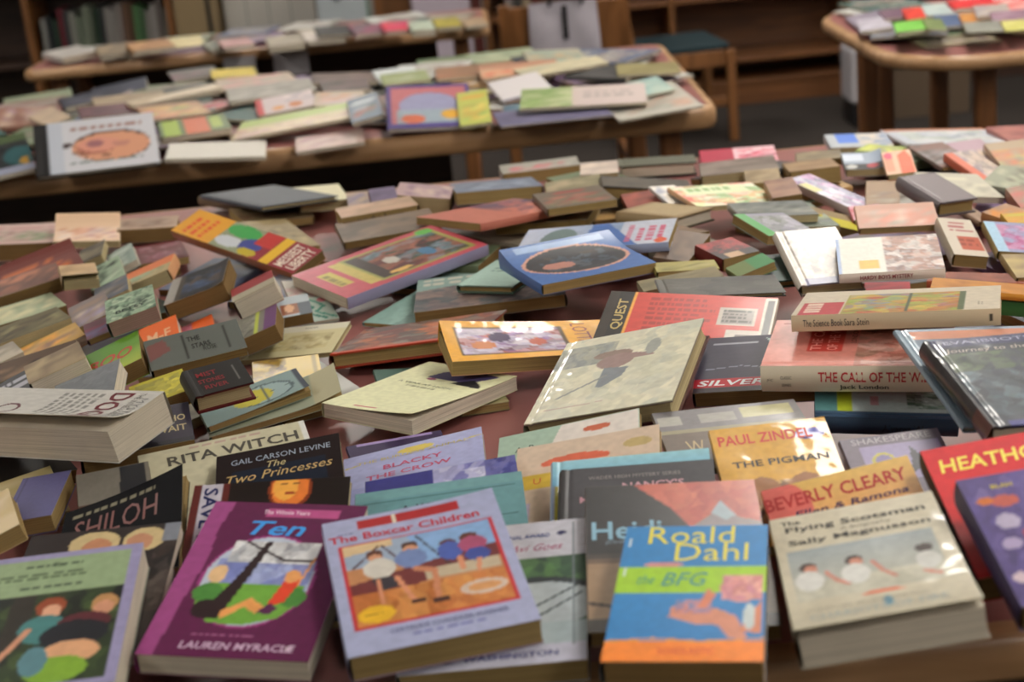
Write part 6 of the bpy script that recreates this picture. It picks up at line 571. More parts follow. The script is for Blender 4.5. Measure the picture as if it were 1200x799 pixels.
FILL = json.loads('''{"tone":[["grey-beige","8c8478"],["tan","a08458"],["off-white","a8a8a4"],["charcoal","3c4048"],["mauve","74607c"],["dark teal","3f5c58"],["slate blue","5c6478"],["dull red","84605c"],["sage green","6c7860"],["cream","a09880"]],"rows":[[2,"second table","grey-beige",-0.8603,3.6518,0.7212,0.2361,0.0,0.0,0.2,0.25,0.006],[2,"second table","tan",-0.5296,3.833,0.7212,2.8137,0.0,0.0,0.2,0.25,0.006],[2,"second table","tan",-1.2791,4.1417,0.7212,0.1005,0.0,0.0,0.2,0.25,0.006],[2,"second table","off-white",-0.7415,4.0677,0.7212,0.1998,0.0,0.0,0.2,0.25,0.006],[2,"second table","charcoal",-1.584,4.1639,0.7212,0.0719,0.0,0.0,0.2,0.25,0.006],[2,"second table","off-white",0.012,3.7507,0.7212,-0.5755,0.0,0.0,0.2,0.25,0.006],[2,"second table","tan",-0.2637,4.0594,0.7212,1.1371,0.0,0.0,0.2,0.25,0.006],[2,"second table","mauve",-1.5582,3.727,0.7212,3.3794,0.0,0.0,0.2,0.25,0.006],[2,"second table","grey-beige",0.2486,4.0456,0.7212,3.1646,0.0,0.0,0.2,0.25,0.006],[2,"second table","dark teal",-1.0754,3.9198,0.7212,-0.2096,0.0,0.0,0.2,0.25,0.006],[2,"second table","dark teal",0.0295,4.2613,0.7212,3.5193,0.0,0.0,0.2,0.25,0.006],[2,"second table","grey-beige",0.2334,3.6166,0.7212,0.0128,0.0,0.0,0.2,0.25,0.006],[2,"second table","slate blue",-1.057,4.2418,0.7212,-0.0493,0.0,0.0,0.2,0.25,0.006],[2,"second table","dull red",-0.2467,3.7695,0.7212,-0.2773,0.0,0.0,0.2,0.25,0.006],[2,"second table","dark teal",-1.2038,3.6523,0.7212,-0.3432,0.0,0.0,0.2,0.25,0.006],[2,"second table","grey-beige",-0.944,4.2655,0.7284,1.1708,0.0,0.0,0.2,0.25,0.006],[2,"second table","mauve",-1.3582,4.0894,0.7284,2.9909,0.0,0.0,0.2,0.25,0.006],[2,"second table","tan",0.2996,3.6734,0.7284,3.064,0.0,0.0,0.2,0.25,0.006],[2,"second table","tan",-0.4915,4.2541,0.7212,2.7305,0.0,0.0,0.2,0.25,0.006],[2,"second table","charcoal",-0.1452,3.6111,0.7284,-0.6137,0.0,0.0,0.2,0.25,0.006],[2,"second table","slate blue",-0.884,3.6354,0.7284,-0.3356,0.0,0.0,0.2,0.25,0.006],[2,"second table","off-white",-0.2856,3.8826,0.7284,-0.0556,0.0,0.0,0.2,0.25,0.006],[2,"second table","mauve",-1.3284,3.8102,0.7284,2.9767,0.0,0.0,0.2,0.25,0.006],[2,"second table","off-white",-0.6187,4.2226,0.7284,1.7181,0.0,0.0,0.2,0.25,0.006],[2,"second table","dull red",-0.5333,3.7046,0.7284,3.42,0.0,0.0,0.2,0.25,0.006],[2,"second table","dark teal",0.0168,4.1352,0.7284,0.9998,0.0,0.0,0.2,0.25,0.006],[2,"second table","sage green",-0.984,3.9759,0.7284,2.7804,0.0,0.0,0.2,0.25,0.006],[2,"second table","off-white",0.3323,4.108,0.7284,2.7986,0.0,0.0,0.2,0.25,0.006],[2,"second table","cream",-0.6952,3.949,0.7284,1.7803,0.0,0.0,0.2,0.25,0.006],[2,"second table","dull red",-1.1053,3.7205,0.7284,-0.1823,0.0,0.0,0.2,0.25,0.006],[2,"second table","dark teal",-0.2868,4.1658,0.7284,1.8016,0.0,0.0,0.2,0.25,0.006],[2,"second table","sage green",-0.1362,4.0877,0.7356,3.5005,0.0,0.0,0.2,0.25,0.006],[2,"second table","charcoal",-1.5651,3.9351,0.7329,2.5394,-0.0115,0.0432,0.2,0.25,0.006],[2,"second table","slate blue",-0.5025,3.8435,0.7356,1.2714,0.0,0.0,0.2,0.25,0.006],[2,"second table","dull red",-1.1803,3.6906,0.7356,3.3828,0.0,0.0,0.2,0.25,0.006],[2,"second table","off-white",-1.0145,4.1481,0.7356,1.3257,0.0,0.0,0.2,0.25,0.006],[2,"second table","off-white",0.3491,3.7903,0.7356,0.3688,0.0,0.0,0.2,0.25,0.006],[2,"second table","cream",-1.4061,4.2022,0.7356,0.3076,0.0,0.0,0.2,0.25,0.006],[2,"second table","mauve",-0.4056,4.1423,0.7356,0.2546,0.0,0.0,0.2,0.25,0.006],[2,"second table","mauve",0.0813,3.8226,0.7284,-0.2263,0.0,0.0,0.2,0.25,0.006],[2,"second table","charcoal",0.184,4.1696,0.7356,3.2611,0.0,0.0,0.2,0.25,0.006],[2,"second table","mauve",-0.7739,3.6006,0.7356,-0.2311,0.0,0.0,0.2,0.25,0.006],[2,"second table","cream",-0.0452,3.8299,0.7356,1.8774,0.0,0.0,0.2,0.25,0.006],[2,"second table","slate blue",-0.9013,3.9035,0.7356,1.6859,0.0,0.0,0.2,0.25,0.006],[2,"second table","dull red",-0.6676,4.1364,0.7356,-0.2569,0.0,0.0,0.2,0.25,0.006],[2,"second table","dark teal",-0.5167,3.7778,0.7428,2.455,0.0,0.0,0.2,0.25,0.006],[2,"second table","dark teal",-0.784,3.9489,0.7428,0.209,0.0,0.0,0.2,0.25,0.006],[2,"second table","dark teal",-1.3132,3.8257,0.741,2.0304,0.0,0.0508,0.2,0.25,0.006],[2,"second table","dull red",-0.2203,3.6948,0.7406,2.464,-0.0236,0.0154,0.2,0.25,0.006],[2,"second table","mauve",-0.4932,4.1195,0.7428,0.6685,0.0,0.0,0.2,0.25,0.006],[2,"second table","dull red",-1.2159,4.1881,0.7428,3.3203,0.0,0.0,0.2,0.25,0.006],[2,"second table","slate blue",0.3037,4.1011,0.7428,0.9442,0.0,0.0,0.2,0.25,0.006],[2,"second table","sage green",-0.8792,4.2414,0.7428,2.9922,0.0,0.0,0.2,0.25,0.006],[2,"second table","charcoal",-1.5267,4.2644,0.7428,2.2986,0.0,0.0,0.2,0.25,0.006],[2,"second table","mauve",-1.5522,3.6422,0.7319,1.4517,-0.0296,-0.0208,0.2,0.25,0.006],[2,"second table","sage green",-1.0519,3.7378,0.7428,3.0158,0.0,0.0,0.2,0.25,0.006],[2,"second table","tan",0.0442,3.9036,0.7428,1.283,0.0,0.0,0.2,0.25,0.006],[2,"second table","off-white",-0.1472,4.1437,0.7428,2.9977,0.0,0.0,0.2,0.25,0.006],[2,"second table","mauve",0.3127,3.714,0.7428,3.489,0.0,0.0,0.2,0.25,0.006],[2,"second table","slate blue",-1.5451,3.6178,0.7396,3.1623,-0.0138,0.0296,0.2,0.25,0.006],[2,"rounded table","mauve",1.5383,4.0429,0.7212,1.7042,0.0,0.0,0.19,0.23,0.006],[2,"rounded table","dark teal",1.8211,4.1193,0.7212,0.5198,0.0,0.0,0.19,0.23,0.006],[2,"rounded table","sage green",1.9044,4.483,0.7212,2.7646,0.0,0.0,0.19,0.23,0.006],[2,"rounded table","cream",1.1762,3.9784,0.7212,-0.0258,0.0,0.0,0.19,0.23,0.006],[2,"rounded table","sage green",1.4932,4.3854,0.7212,1.3974,0.0,0.0,0.19,0.23,0.006],[2,"rounded table","grey-beige",1.1301,4.2539,0.7212,-0.2305,0.0,0.0,0.19,0.23,0.006],[2,"rounded table","tan",2.134,3.8554,0.7212,2.7363,0.0,0.0,0.19,0.23,0.006],[2,"rounded table","grey-beige",2.1635,4.1772,0.7212,1.7574,0.0,0.0,0.19,0.23,0.006],[2,"rounded table","charcoal",1.2672,4.4779,0.7212,2.777,0.0,0.0,0.19,0.23,0.006],[2,"rounded table","slate blue",2.1897,4.5661,0.7212,2.9416,0.0,0.0,0.19,0.23,0.006],[2,"rounded table","cream",1.5487,4.4672,0.7284,3.7125,0.0,0.0,0.19,0.23,0.006],[2,"rounded table","grey-beige",1.9334,4.1324,0.7284,0.7937,0.0,0.0,0.19,0.23,0.006],[2,"rounded table","dull red",1.7388,3.9386,0.7284,1.2832,0.0,0.0,0.19,0.23,0.006],[2,"rounded table","off-white",1.1562,4.5413,0.7284,1.9403,0.0,0.0,0.19,0.23,0.006],[2,"rounded table","dull red",2.148,4.4455,0.7284,1.6584,0.0,0.0,0.19,0.23,0.006],[2,"rounded table","sage green",1.2149,4.0841,0.7284,3.4072,0.0,0.0,0.19,0.23,0.006],[2,"rounded table","grey-beige",2.1124,3.94,0.7284,1.2788,0.0,0.0,0.19,0.23,0.006],[2,"rounded table","sage green",1.681,4.1864,0.7284,0.0697,0.0,0.0,0.19,0.23,0.006],[2,"rounded table","dull red",1.801,4.5535,0.7284,-0.111,0.0,0.0,0.19,0.23,0.006],[2,"rounded table","tan",1.4412,3.9467,0.7284,-0.487,0.0,0.0,0.19,0.23,0.006],[2,"rounded table","off-white",1.4617,4.5223,0.7356,-0.328,0.0,0.0,0.19,0.23,0.006],[2,"rounded table","cream",1.3515,4.0338,0.7356,1.1193,0.0,0.0,0.19,0.23,0.006],[2,"rounded table","dark teal",1.1638,4.6013,0.7356,3.2919,0.0,0.0,0.19,0.23,0.006],[2,"rounded table","dull red",1.7961,3.9983,0.7356,1.4863,0.0,0.0,0.19,0.23,0.006],[2,"rounded table","slate blue",1.6945,4.2531,0.7356,0.2913,0.0,0.0,0.19,0.23,0.006],[2,"rounded table","slate blue",2.0351,4.4029,0.7356,-0.6667,0.0,0.0,0.19,0.23,0.006],[2,"rounded table","slate blue",1.2304,4.3306,0.7356,-0.409,0.0,0.0,0.19,0.23,0.006],[2,"rounded table","off-white",2.0916,3.8754,0.7356,1.8625,0.0,0.0,0.19,0.23,0.006],[2,"rounded table","slate blue",1.7568,4.5835,0.7356,1.8052,0.0,0.0,0.19,0.23,0.006],[2,"rounded table","off-white",2.0803,4.1413,0.7356,0.5092,0.0,0.0,0.19,0.23,0.006],[2,"rounded table","sage green",2.1081,4.2501,0.7428,1.87,0.0,0.0,0.19,0.23,0.006],[2,"rounded table","charcoal",1.6574,4.289,0.7428,2.5674,0.0,0.0,0.19,0.23,0.006],[2,"rounded table","dull red",1.6019,3.8685,0.7401,-0.6848,0.0362,0.008,0.19,0.23,0.006],[2,"rounded table","slate blue",1.1003,4.0817,0.7356,-0.2866,0.0,0.0,0.19,0.23,0.006],[2,"third table","dark teal",-0.4466,5.3986,0.7212,-0.1721,0.0,0.0,0.18,0.2,0.006],[2,"third table","dull red",-1.1146,5.4968,0.7212,0.5872,0.0,0.0,0.18,0.2,0.006],[2,"third table","grey-beige",-0.1209,5.4364,0.7212,2.9195,0.0,0.0,0.18,0.2,0.006],[2,"third table","mauve",-0.7581,5.4271,0.7212,-0.1903,0.0,0.0,0.18,0.2,0.006],[2,"third table","mauve",-0.9612,5.3172,0.7212,3.1918,0.0,0.0,0.18,0.2,0.006],[2,"third table","slate blue",-0.8027,5.5446,0.7284,2.9674,0.0,0.0,0.18,0.2,0.006],[2,"third table","dark teal",-0.2532,5.3174,0.7284,3.4735,0.0,0.0,0.18,0.2,0.006],[2,"third table","off-white",-1.2935,5.4723,0.7272,1.3594,-0.0185,-0.0095,0.18,0.2,0.006],[2,"third table","cream",-0.5157,5.3197,0.7284,0.0302,0.0,0.0,0.18,0.2,0.006],[2,"third table","sage green",-1.0126,5.4972,0.7284,3.0964,0.0,0.0,0.18,0.2,0.006],[2,"third table","off-white",-0.289,5.5229,0.7284,1.824,0.0,0.0,0.18,0.2,0.006],[2,"third table","off-white",-0.5872,5.5448,0.7284,2.8785,0.0,0.0,0.18,0.2,0.006],[2,"third table","off-white",-1.1463,5.3069,0.7319,3.9425,-0.0448,0.054,0.18,0.2,0.006],[2,"third table","mauve",-0.7535,5.3158,0.7284,1.9129,0.0,0.0,0.18,0.2,0.006],[3,"front table","slate blue",-0.5697,2.0463,0.7212,3.0219,0.0,0.0,0.11,0.17,0.012],[3,"front table","tan",-0.615,1.7836,0.7212,0.4688,0.0,0.0,0.11,0.17,0.016],[3,"front table","off-white",-0.8349,1.783,0.7212,1.3998,0.0,0.0,0.11,0.17,0.01],[3,"front table","off-white",-0.6114,2.4568,0.7212,0.771,0.0,0.0,0.11,0.17,0.012],[3,"front table","charcoal",-0.4123,1.9729,0.7212,3.0306,0.0,0.0,0.11,0.17,0.016],[3,"front table","slate blue",-0.4465,2.3821,0.7212,2.7642,0.0,0.0,0.11,0.17,0.01],[3,"front table","off-white",-0.2614,1.8102,0.7212,0.4632,0.0,0.0,0.11,0.17,0.012],[3,"front table","mauve",-0.7267,2.1935,0.7212,0.2609,0.0,0.0,0.11,0.17,0.016],[3,"front table","dark teal",-0.9538,2.305,0.7212,1.8356,0.0,0.0,0.11,0.17,0.01],[3,"front table","grey-beige",-0.9813,2.1252,0.7212,0.2387,0.0,0.0,0.11,0.17,0.012],[3,"front table","charcoal",-0.9593,1.9333,0.7212,3.502,0.0,0.0,0.11,0.17,0.016],[3,"front table","cream",-0.296,2.2712,0.7212,3.0012,0.0,0.0,0.11,0.17,0.01],[3,"front table","dull red",-0.8256,2.0142,0.7212,3.1293,0.0,0.0,0.11,0.17,0.012],[3,"front table","dull red",-0.2673,2.4554,0.7212,2.9266,0.0,0.0,0.11,0.17,0.016],[3,"front table","slate blue",-0.801,2.4892,0.7212,1.7059,0.0,0.0,0.11,0.17,0.01],[3,"front table","cream",-0.4464,1.7348,0.7212,2.5072,0.0,0.0,0.11,0.17,0.012],[3,"front table","tan",-0.9045,2.3156,0.7324,3.6068,0.0,0.0,0.11,0.17,0.016],[3,"front table","dull red",-0.4109,2.1555,0.7212,0.9746,0.0,0.0,0.11,0.17,0.01],[3,"front table","slate blue",-0.3115,2.2246,0.7324,-0.4845,0.0,0.0,0.11,0.17,0.012],[3,"front table","sage green",-0.9784,1.7233,0.7288,0.8643,-0.0102,-0.0741,0.11,0.17,0.016],[3,"front table","sage green",-0.8019,2.442,0.7324,0.712,0.0,0.0,0.11,0.17,0.01],[3,"front table","dark teal",-0.5471,2.1915,0.7311,0.565,-0.0806,0.0092,0.11,0.17,0.012],[3,"front table","mauve",-0.7704,1.7652,0.7324,3.3993,0.0,0.0,0.11,0.17,0.016],[3,"front table","charcoal",-0.7782,2.0276,0.7344,4.9693,0.0,0.0,0.11,0.17,0.01],[3,"front table","off-white",0.0066,2.6552,0.7212,3.0071,0.0,0.0,0.11,0.17,0.012],[3,"front table","sage green",0.1735,2.7383,0.7212,3.5412,0.0,0.0,0.11,0.17,0.016],[3,"front table","mauve",0.2447,2.5441,0.7212,-0.3639,0.0,0.0,0.11,0.17,0.01],[3,"front table","sage green",0.1051,2.2381,0.7212,1.8793,0.0,0.0,0.11,0.17,0.012],[3,"front table","cream",0.4556,2.3247,0.7212,3.8168,0.0,0.0,0.11,0.17,0.016],[3,"front table","sage green",0.4766,2.5408,0.7212,0.4992,0.0,0.0,0.11,0.17,0.01],[3,"front table","grey-beige",0.2423,2.3287,0.7212,0.3824,0.0,0.0,0.11,0.17,0.012],[3,"front table","charcoal",-0.0638,2.4654,0.7212,1.3428,0.0,0.0,0.11,0.17,0.016],[3,"front table","dark teal",-0.0756,2.2514,0.7212,-0.5526,0.0,0.0,0.11,0.17,0.01],[3,"front table","charcoal",0.4368,2.6844,0.7284,2.2264,0.0153,0.0719,0.11,0.17,0.012],[3,"front table","off-white",-0.1886,2.6957,0.7212,2.8457,0.0,0.0,0.11,0.17,0.016],[3,"front table","tan",0.1976,2.521,0.7324,0.042,0.0,0.0,0.11,0.17,0.01],[3,"front table","cream",0.1155,2.2462,0.7344,3.7785,0.0,0.0,0.11,0.17,0.012],[3,"front table","sage green",-0.1004,2.2964,0.7324,1.2362,0.0,0.0,0.11,0.17,0.016],[3,"front table","charcoal",0.5204,2.0607,0.7212,3.2485,0.0,0.0,0.11,0.17,0.012],[3,"front table","charcoal",0.9099,2.7281,0.7212,2.0567,0.0,0.0,0.11,0.17,0.016],[3,"front table","slate blue",1.0366,2.4009,0.7212,0.3059,0.0,0.0,0.11,0.17,0.01],[3,"front table","mauve",0.7022,2.002,0.7212,0.1786,0.0,0.0,0.11,0.17,0.012],[3,"front table","tan",1.025,1.8212,0.7212,1.8767,0.0,0.0,0.11,0.17,0.016],[3,"front table","slate blue",0.4929,1.7717,0.7212,2.4229,0.0,0.0,0.11,0.17,0.01],[3,"front table","slate blue",1.0572,2.0763,0.7212,0.476,0.0,0.0,0.11,0.17,0.012],[3,"front table","mauve",0.7904,2.262,0.7212,1.1447,0.0,0.0,0.11,0.17,0.016],[3,"front table","charcoal",0.7793,2.5784,0.7212,1.68,0.0,0.0,0.11,0.17,0.01],[3,"front table","dark teal",0.813,1.8347,0.7212,3.8506,0.0,0.0,0.11,0.17,0.012],[3,"front table","charcoal",0.6554,1.8099,0.7212,3.4286,0.0,0.0,0.11,0.17,0.016],[3,"front table","grey-beige",0.8512,2.0927,0.7212,1.2984,0.0,0.0,0.11,0.17,0.01],[3,"front table","grey-beige",1.0321,2.6105,0.7212,3.237,0.0,0.0,0.11,0.17,0.012],[3,"front table","off-white",0.6246,2.394,0.7212,1.9895,0.0,0.0,0.11,0.17,0.016],[3,"front table","tan",0.7327,2.7425,0.7212,2.3816,0.0,0.0,0.11,0.17,0.01],[3,"front table","cream",0.4459,1.8671,0.7295,1.2944,-0.0691,0.0361,0.11,0.17,0.012],[3,"front table","slate blue",1.1255,2.272,0.7212,1.8706,0.0,0.0,0.11,0.17,0.016],[3,"front table","mauve",0.8403,2.4542,0.7282,2.4722,-0.0628,-0.0206,0.11,0.17,0.01],[3,"front table","tan",0.479,2.5213,0.7324,1.7676,0.0,0.0,0.11,0.17,0.012],[3,"front table","sage green",0.715,2.6529,0.7324,1.9502,0.0,0.0,0.11,0.17,0.016],[3,"front table","charcoal",1.144,1.7087,0.7212,-0.5851,0.0,0.0,0.11,0.17,0.01],[3,"front table","charcoal",1.134,2.4374,0.7305,2.1439,0.0625,0.0045,0.11,0.17,0.012],[3,"front table","grey-beige",0.8975,1.9698,0.7292,3.3769,-0.0669,0.0215,0.11,0.17,0.016],[3,"front table","mauve",0.5591,2.1298,0.7344,0.4304,0.0,0.0,0.11,0.17,0.01],[3,"front table","mauve",1.1001,2.0252,0.7344,0.4361,0.0,0.0,0.11,0.17,0.012],[3,"front table","dull red",1.1278,2.7284,0.7287,0.9552,0.0015,0.1133,0.11,0.17,0.016]]}''')
TONE = dict(FILL['tone'])
for i, (k, tb, tn, x, y, z, p, a, b, w, h, T) in enumerate(FILL['rows']):
    c = TONE[tn]
    if k == 2:
        s = dict(name='picture_book', pg='w', den=.012, label='thin %s picture book lying flat in the spread on the %s' % (tn, tb), group='%s picture books spread on the %s' % (tn, tb), art=['auto', c, c, ['a09c94', '70685c', '8c7c78'], i, 0])
    else:
        s = dict(name='paperback_book', pg='yb'[i % 2], den=.02, label='%s paperback lying at the bottom of the heap on the front table' % tn, group='%s paperbacks at the bottom of the heap' % tn, art=['auto', c, c, ['70685c', '5c5450'], i, 0])
    s.update(kind='p', loc=(x, y, z), rot=(p, a, b), w=w, h=h, T=T); BOOKS.append(s)
for s in BOOKS: book(s)
# ------------------------------------------------------------------ tables
def rounded(x0, x1, y0, y1, r, k=8):
    P = []
    for cx, cy, a in ((x1-r, y0+r, -90), (x1-r, y1-r, 0), (x0+r, y1-r, 90), (x0+r, y0+r, 180)):
        P += [(cx+r*math.cos(R(a+90*i/k)), cy+r*math.sin(R(a+90*i/k))) for i in range(k+1)]
    return P
def make_table(x0, x1, y0, y1, r, label, cat='table', lw=.05, legs=None, edge=.038, ztop=.72, top=None, ew=.022, apron=False, panel=None):
    t = empty('library_table', ((x0+x1)/2, (y0+y1)/2, 0), label=label, cat=cat); ox, oy = t.location.x, t.location.y
    sh = lambda P: [(a-ox, b-oy) for a, b in P]
    ri = max(.002, r-ew)
    MB().prism(sh(rounded(x0+ew, x1-ew, y0+ew, y1-ew, ri)), ztop-.02, ztop).build('tabletop', top or LAMI, t, 0)
    O, I = sh(rounded(x0, x1, y0, y1, r)), sh(rounded(x0+ew, x1-ew, y0+ew, y1-ew, ri))
    n = len(O); v = []; f = []
    # bullnose profile swept round the top
    prof = [(1, ztop-.0003), (.55, ztop-.0006), (.2, ztop-.004), (.04, ztop-.012), (0, ztop-edge*.5), (.04, ztop-edge+.010), (.25, ztop-edge+.002), (1, ztop-edge)]
    for s_, z in prof:
        v += [(O[i][0]*(1-s_)+I[i][0]*s_, O[i][1]*(1-s_)+I[i][1]*s_, z) for i in range(n)]
    for k in range(len(prof)-1):
        f += [(k*n+i, k*n+(i+1) % n, (k+1)*n+(i+1) % n, (k+1)*n+i) for i in range(n)]
    mesh_obj('wood_edge', v, f, W_EDGE, t, smooth=True)
    a = .07
    if panel: MB().box(panel[0]-ox, panel[1]-ox, y1-.06-oy, y1-.045-oy, panel[2], ztop-.02).build('modesty_shade_panel', W_DARK, t, 0)  # dark back board; the second table's one is added in place of shade
    if apron:
        m = MB(); X0, X1, Y0, Y1 = x0+.3-ox, x1-.3-ox, y0+.3-oy, y1-.3-oy
        for b in ((X0, X1, Y0, Y0+.02), (X0, X1, Y1-.02, Y1)): m.box(*b, ztop-.09, ztop-.02)
        m.build('support_rail', W_LEG, t, .002)
    for lx, ly in (legs or [(x0+a+.03, y0+a+.03), (x1-a-.03, y0+a+.03), (x0+a+.03, y1-a-.03), (x1-a-.03, y1-a-.03)]):
        MB().box(lx-ox-lw/2, lx-ox+lw/2, ly-oy-lw/2, ly-oy+lw/2, 0, ztop-.021).build('leg', W_LEG, t, .012)
    return t
make_table(-1.3, 1.5, 1.095, 2.93, .02, 'long front library table with reddish laminate top, buried under the biggest heap of books', edge=.048)
make_table(-2.15, .5, 3.41, 4.42, .05, 'second library table behind the front one, spread with picture books', edge=.052, panel=(-2.0, -.12, .08))  # panel here stands in for the deep shade beneath the tabletop
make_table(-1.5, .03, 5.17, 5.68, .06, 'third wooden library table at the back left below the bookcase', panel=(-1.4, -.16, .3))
make_table(.97, 2.4, 3.7, 4.75, .24, 'rounded-corner wooden table at upper right scattered with bright picture books', legs=[(1.012, 4.18), (1.225, 3.86), (1.15, 4.55), (1.33, 4.62), (2.2, 4.0), (2.2, 4.6)], edge=.036)

# ------------------------------------------------------------------ chairs
def chair(x, y, rz, label, bag=False):
    t = empty('wooden_chair', (x, y, 0), R(rz), label=label, cat='chair', group='wooden library chairs with dark seats')
    m = MB().box(-.2, .2, -.2, .2, .375, .405).build('seat_cushion', SEAT, t, .012, seg=3)
    q = MB().box(-.2, .2, -.2, -.18, .31, .375).box(-.2, .2, .18, .2, .31, .375).box(-.2, -.18, -.18, .18, .31, .375).box(.18, .2, -.18, .18, .31, .375)
    q.build('seat_frame', W_CHAIR, t, .004)
    for sx in (-1, 1):
        MB().box(sx*.2-.018, sx*.2+.018, -.218, -.182, 0, .375).build('leg', W_CHAIR, t, .005)
        v = MB(); X = sx*.2
        v.prism([(X-.018, .182), (X+.018, .182), (X+.018, .218), (X-.018, .218)], 0, .38)
        n = len(v.v); v.v += [(X+a, b, z) for z, o in ((.38, 0), (.76, .06)) for a, b in ((-.018, .182+o), (.018, .182+o), (.018, .218+o), (-.018, .218+o))]
        v.f += [(n, n+1, n+5, n+4), (n+1, n+2, n+6, n+5), (n+2, n+3, n+7, n+6), (n+3, n, n+4, n+7), (n+4, n+5, n+6, n+7)]
        v.build('back_post', W_CHAIR, t, .004)
        MB().box(X-.01, X+.01, -.18, .18, .15, .185).build('stretcher', W_CHAIR, t, .003)
    b = MB(); b.v = [(s_*.185, yy+o, z) for z, o in ((.56, .036), (.75, .066)) for yy in (.19, .21) for s_ in (-1, 1)]
    b.f = [(0, 2, 3, 1), (4, 5, 7, 6), (0, 1, 5, 4), (2, 6, 7, 3), (0, 4, 6, 2), (1, 3, 7, 5)]
    b.build('backrest', W_CHAIR, t, .004)
    return t
chair(.775, 6.58, 96, 'wooden chair with dark blue-green seat, side on behind the second table')
chair(.28, 5.58, 180, 'wooden chair holding the white bag behind the second table')
# white bag hanging over the chair back
bg = empty('white_bag', (.275, 5.285, .5), label='white bag with black handles hanging on the chair behind the second table', cat='bag')
v = []; f = []; nu, nv = 14, 12
for side in (0, 1):
    for j in range(nv+1):
        for i in range(nu+1):
            a, b = i/nu, j/nv
            bul = .022*math.sin(a*math.pi)**.5*math.sin(min(1, b*1.15)*math.pi)**.6 if 0 < a < 1 and 0 < b*1.15 < 1 else 0
            v.append(((a-.5)*(.245-.02*b), (-1 if side == 0 else 1)*(bul+.004)+.004*math.sin(9*a+5*b), b*.29-.03))
for side in (0, 1):
    o = side*(nu+1)*(nv+1)
    for j in range(nv):
        for i in range(nu):
            q = o+j*(nu+1)+i; f.append((q, q+1, q+nu+2, q+nu+1))
mesh_obj('bag_body', v, f, WHITEB, bg, smooth=True)
hm = MB()
for k in range(8):
    a0, a1 = math.pi*k/8, math.pi*(k+1)/8
    hm.tube((.055*math.cos(a0)+.01, -.03, .25+.06*math.sin(a0)), (.055*math.cos(a1)+.01, -.03, .25+.06*math.sin(a1)), .006, .006, 8)
hm.build('bag_handle', BLACK, bg, 0)
MB().box(-.006, .012, -.036, -.03, .14, .25).build('bag_strap', BLACK, bg, .002)

# ------------------------------------------------------------------ bookcases
def bookcase(name, x0, x1, y0, y1, H, shelves, ups, label, mh, mv, back=None):
    t = empty(name, ((x0+x1)/2, (y0+y1)/2, 0), label=label, cat='bookcase'); ox, oy = t.location.x, t.location.y
    MB().box(x0-ox, x1-ox, y1-oy-.012, y1-oy, .0, H).build('back_panel', back or mh, t, 0)
    MB().box(x0-ox, x1-ox, y0-oy, y1-oy-.012, H-.03, H).build('top_board', mh, t, .003)
    MB().box(x0-ox+.01, x1-ox-.01, y0-oy+.012, y0-oy+.03, 0, shelves[0]).build('kick_board', mh, t, .002)
    ups = sorted(ups)
    for u in ups: MB().box(u-ox-.012, u-ox+.012, y0-oy, y1-oy-.012, 0, H-.03).build('upright', mv, t, .002)
    for a, b in zip(ups, ups[1:]):
        for z in shelves: MB().box(a-ox+.0125, b-ox-.0125, y0-oy+.003, y1-oy-.013, z-.022, z).build('shelf', mh, t, .002)
    return t
bookcase('low_bookcase', .02, 1.66, 7.15, 7.5, 1.1, [.11, .215, .50, .8], [.035, .86, 1.65], 'brown wooden bookcase with empty lower shelves standing on the carpet behind the chair', W_CASE, W_CASEV)
bookcase('dark_bookcase', -3.2, -1.36, 7.15, 7.5, 1.1, [.1, .505, .85], [-3.18, -2.0, -1.372], 'dark brown bookcase at the back left holding upright books', W_DARK, W_CASEV)
t = MB().box(-1.35, -1.17, 7.16, 7.48, 0, 1.0).build('filing_box', flat('tan_board', '8c7858', .7, .08), None, .006)
tag(t, 'tan box-like cabinet with a dark slot between the dark bookcase and the grey wall', 'cabinet')
MB().box(-1.205, -1.187, 7.152, 7.159, .50, .72).build('cabinet_slot', BLACK, t, 0)
rg = random.Random(4)
x = -1.955; sc = ['7c7c78', '1c2024', '24382c', '6c2430', '3a3a3c', '84847c', '6a7464', '7c8474', '5c6454', '1f3426', '282c2c', '84807c', '8c8884', '7c7470', '6a5040', '4c3424', '4c7048', '3f5a3c', '787470', '8c8884', '6c6460', '747068']
nm = ['grey', 'black', 'dark green', 'crimson', 'charcoal', 'pale grey', 'sage', 'pale sage', 'olive', 'deep green', 'black-green', 'light grey', 'cream-grey', 'taupe', 'brown', 'dark brown', 'bright green', 'mid green', 'stone grey', 'off-white', 'mushroom', 'warm grey']
for k, (c, n_) in enumerate(zip(sc, nm)):
    w = .0245; hgt = .17+rg.random()*.05; lean = rg.uniform(.02, .05) if k > 5 else .01
    b = MB(); d = .16; y0 = 7.19+rg.random()*.02
    b.box(0, w-.003, 0, d, 0, hgt); b.v = [(p[0]+p[2]*lean, p[1], p[2]) for p in b.v]
    o = b.build('shelved_book', flat('spine_'+n_.replace(' ', '_'), c, .5, .1), None, .002, (x, y0, .5055))
    tag(o, '%s-spined book number %s from the left in the upright row of the dark bookcase' % (n_, ['one', 'two', 'three', 'four', 'five', 'six', 'seven', 'eight', 'nine', 'ten', 'eleven', 'twelve', 'thirteen', 'fourteen', 'fifteen', 'sixteen', 'seventeen', 'eighteen', 'nineteen', 'twenty', 'twenty-one', 'twenty-two'][k]), 'book', 'upright books in the dark bookcase')
    x += w+.0012
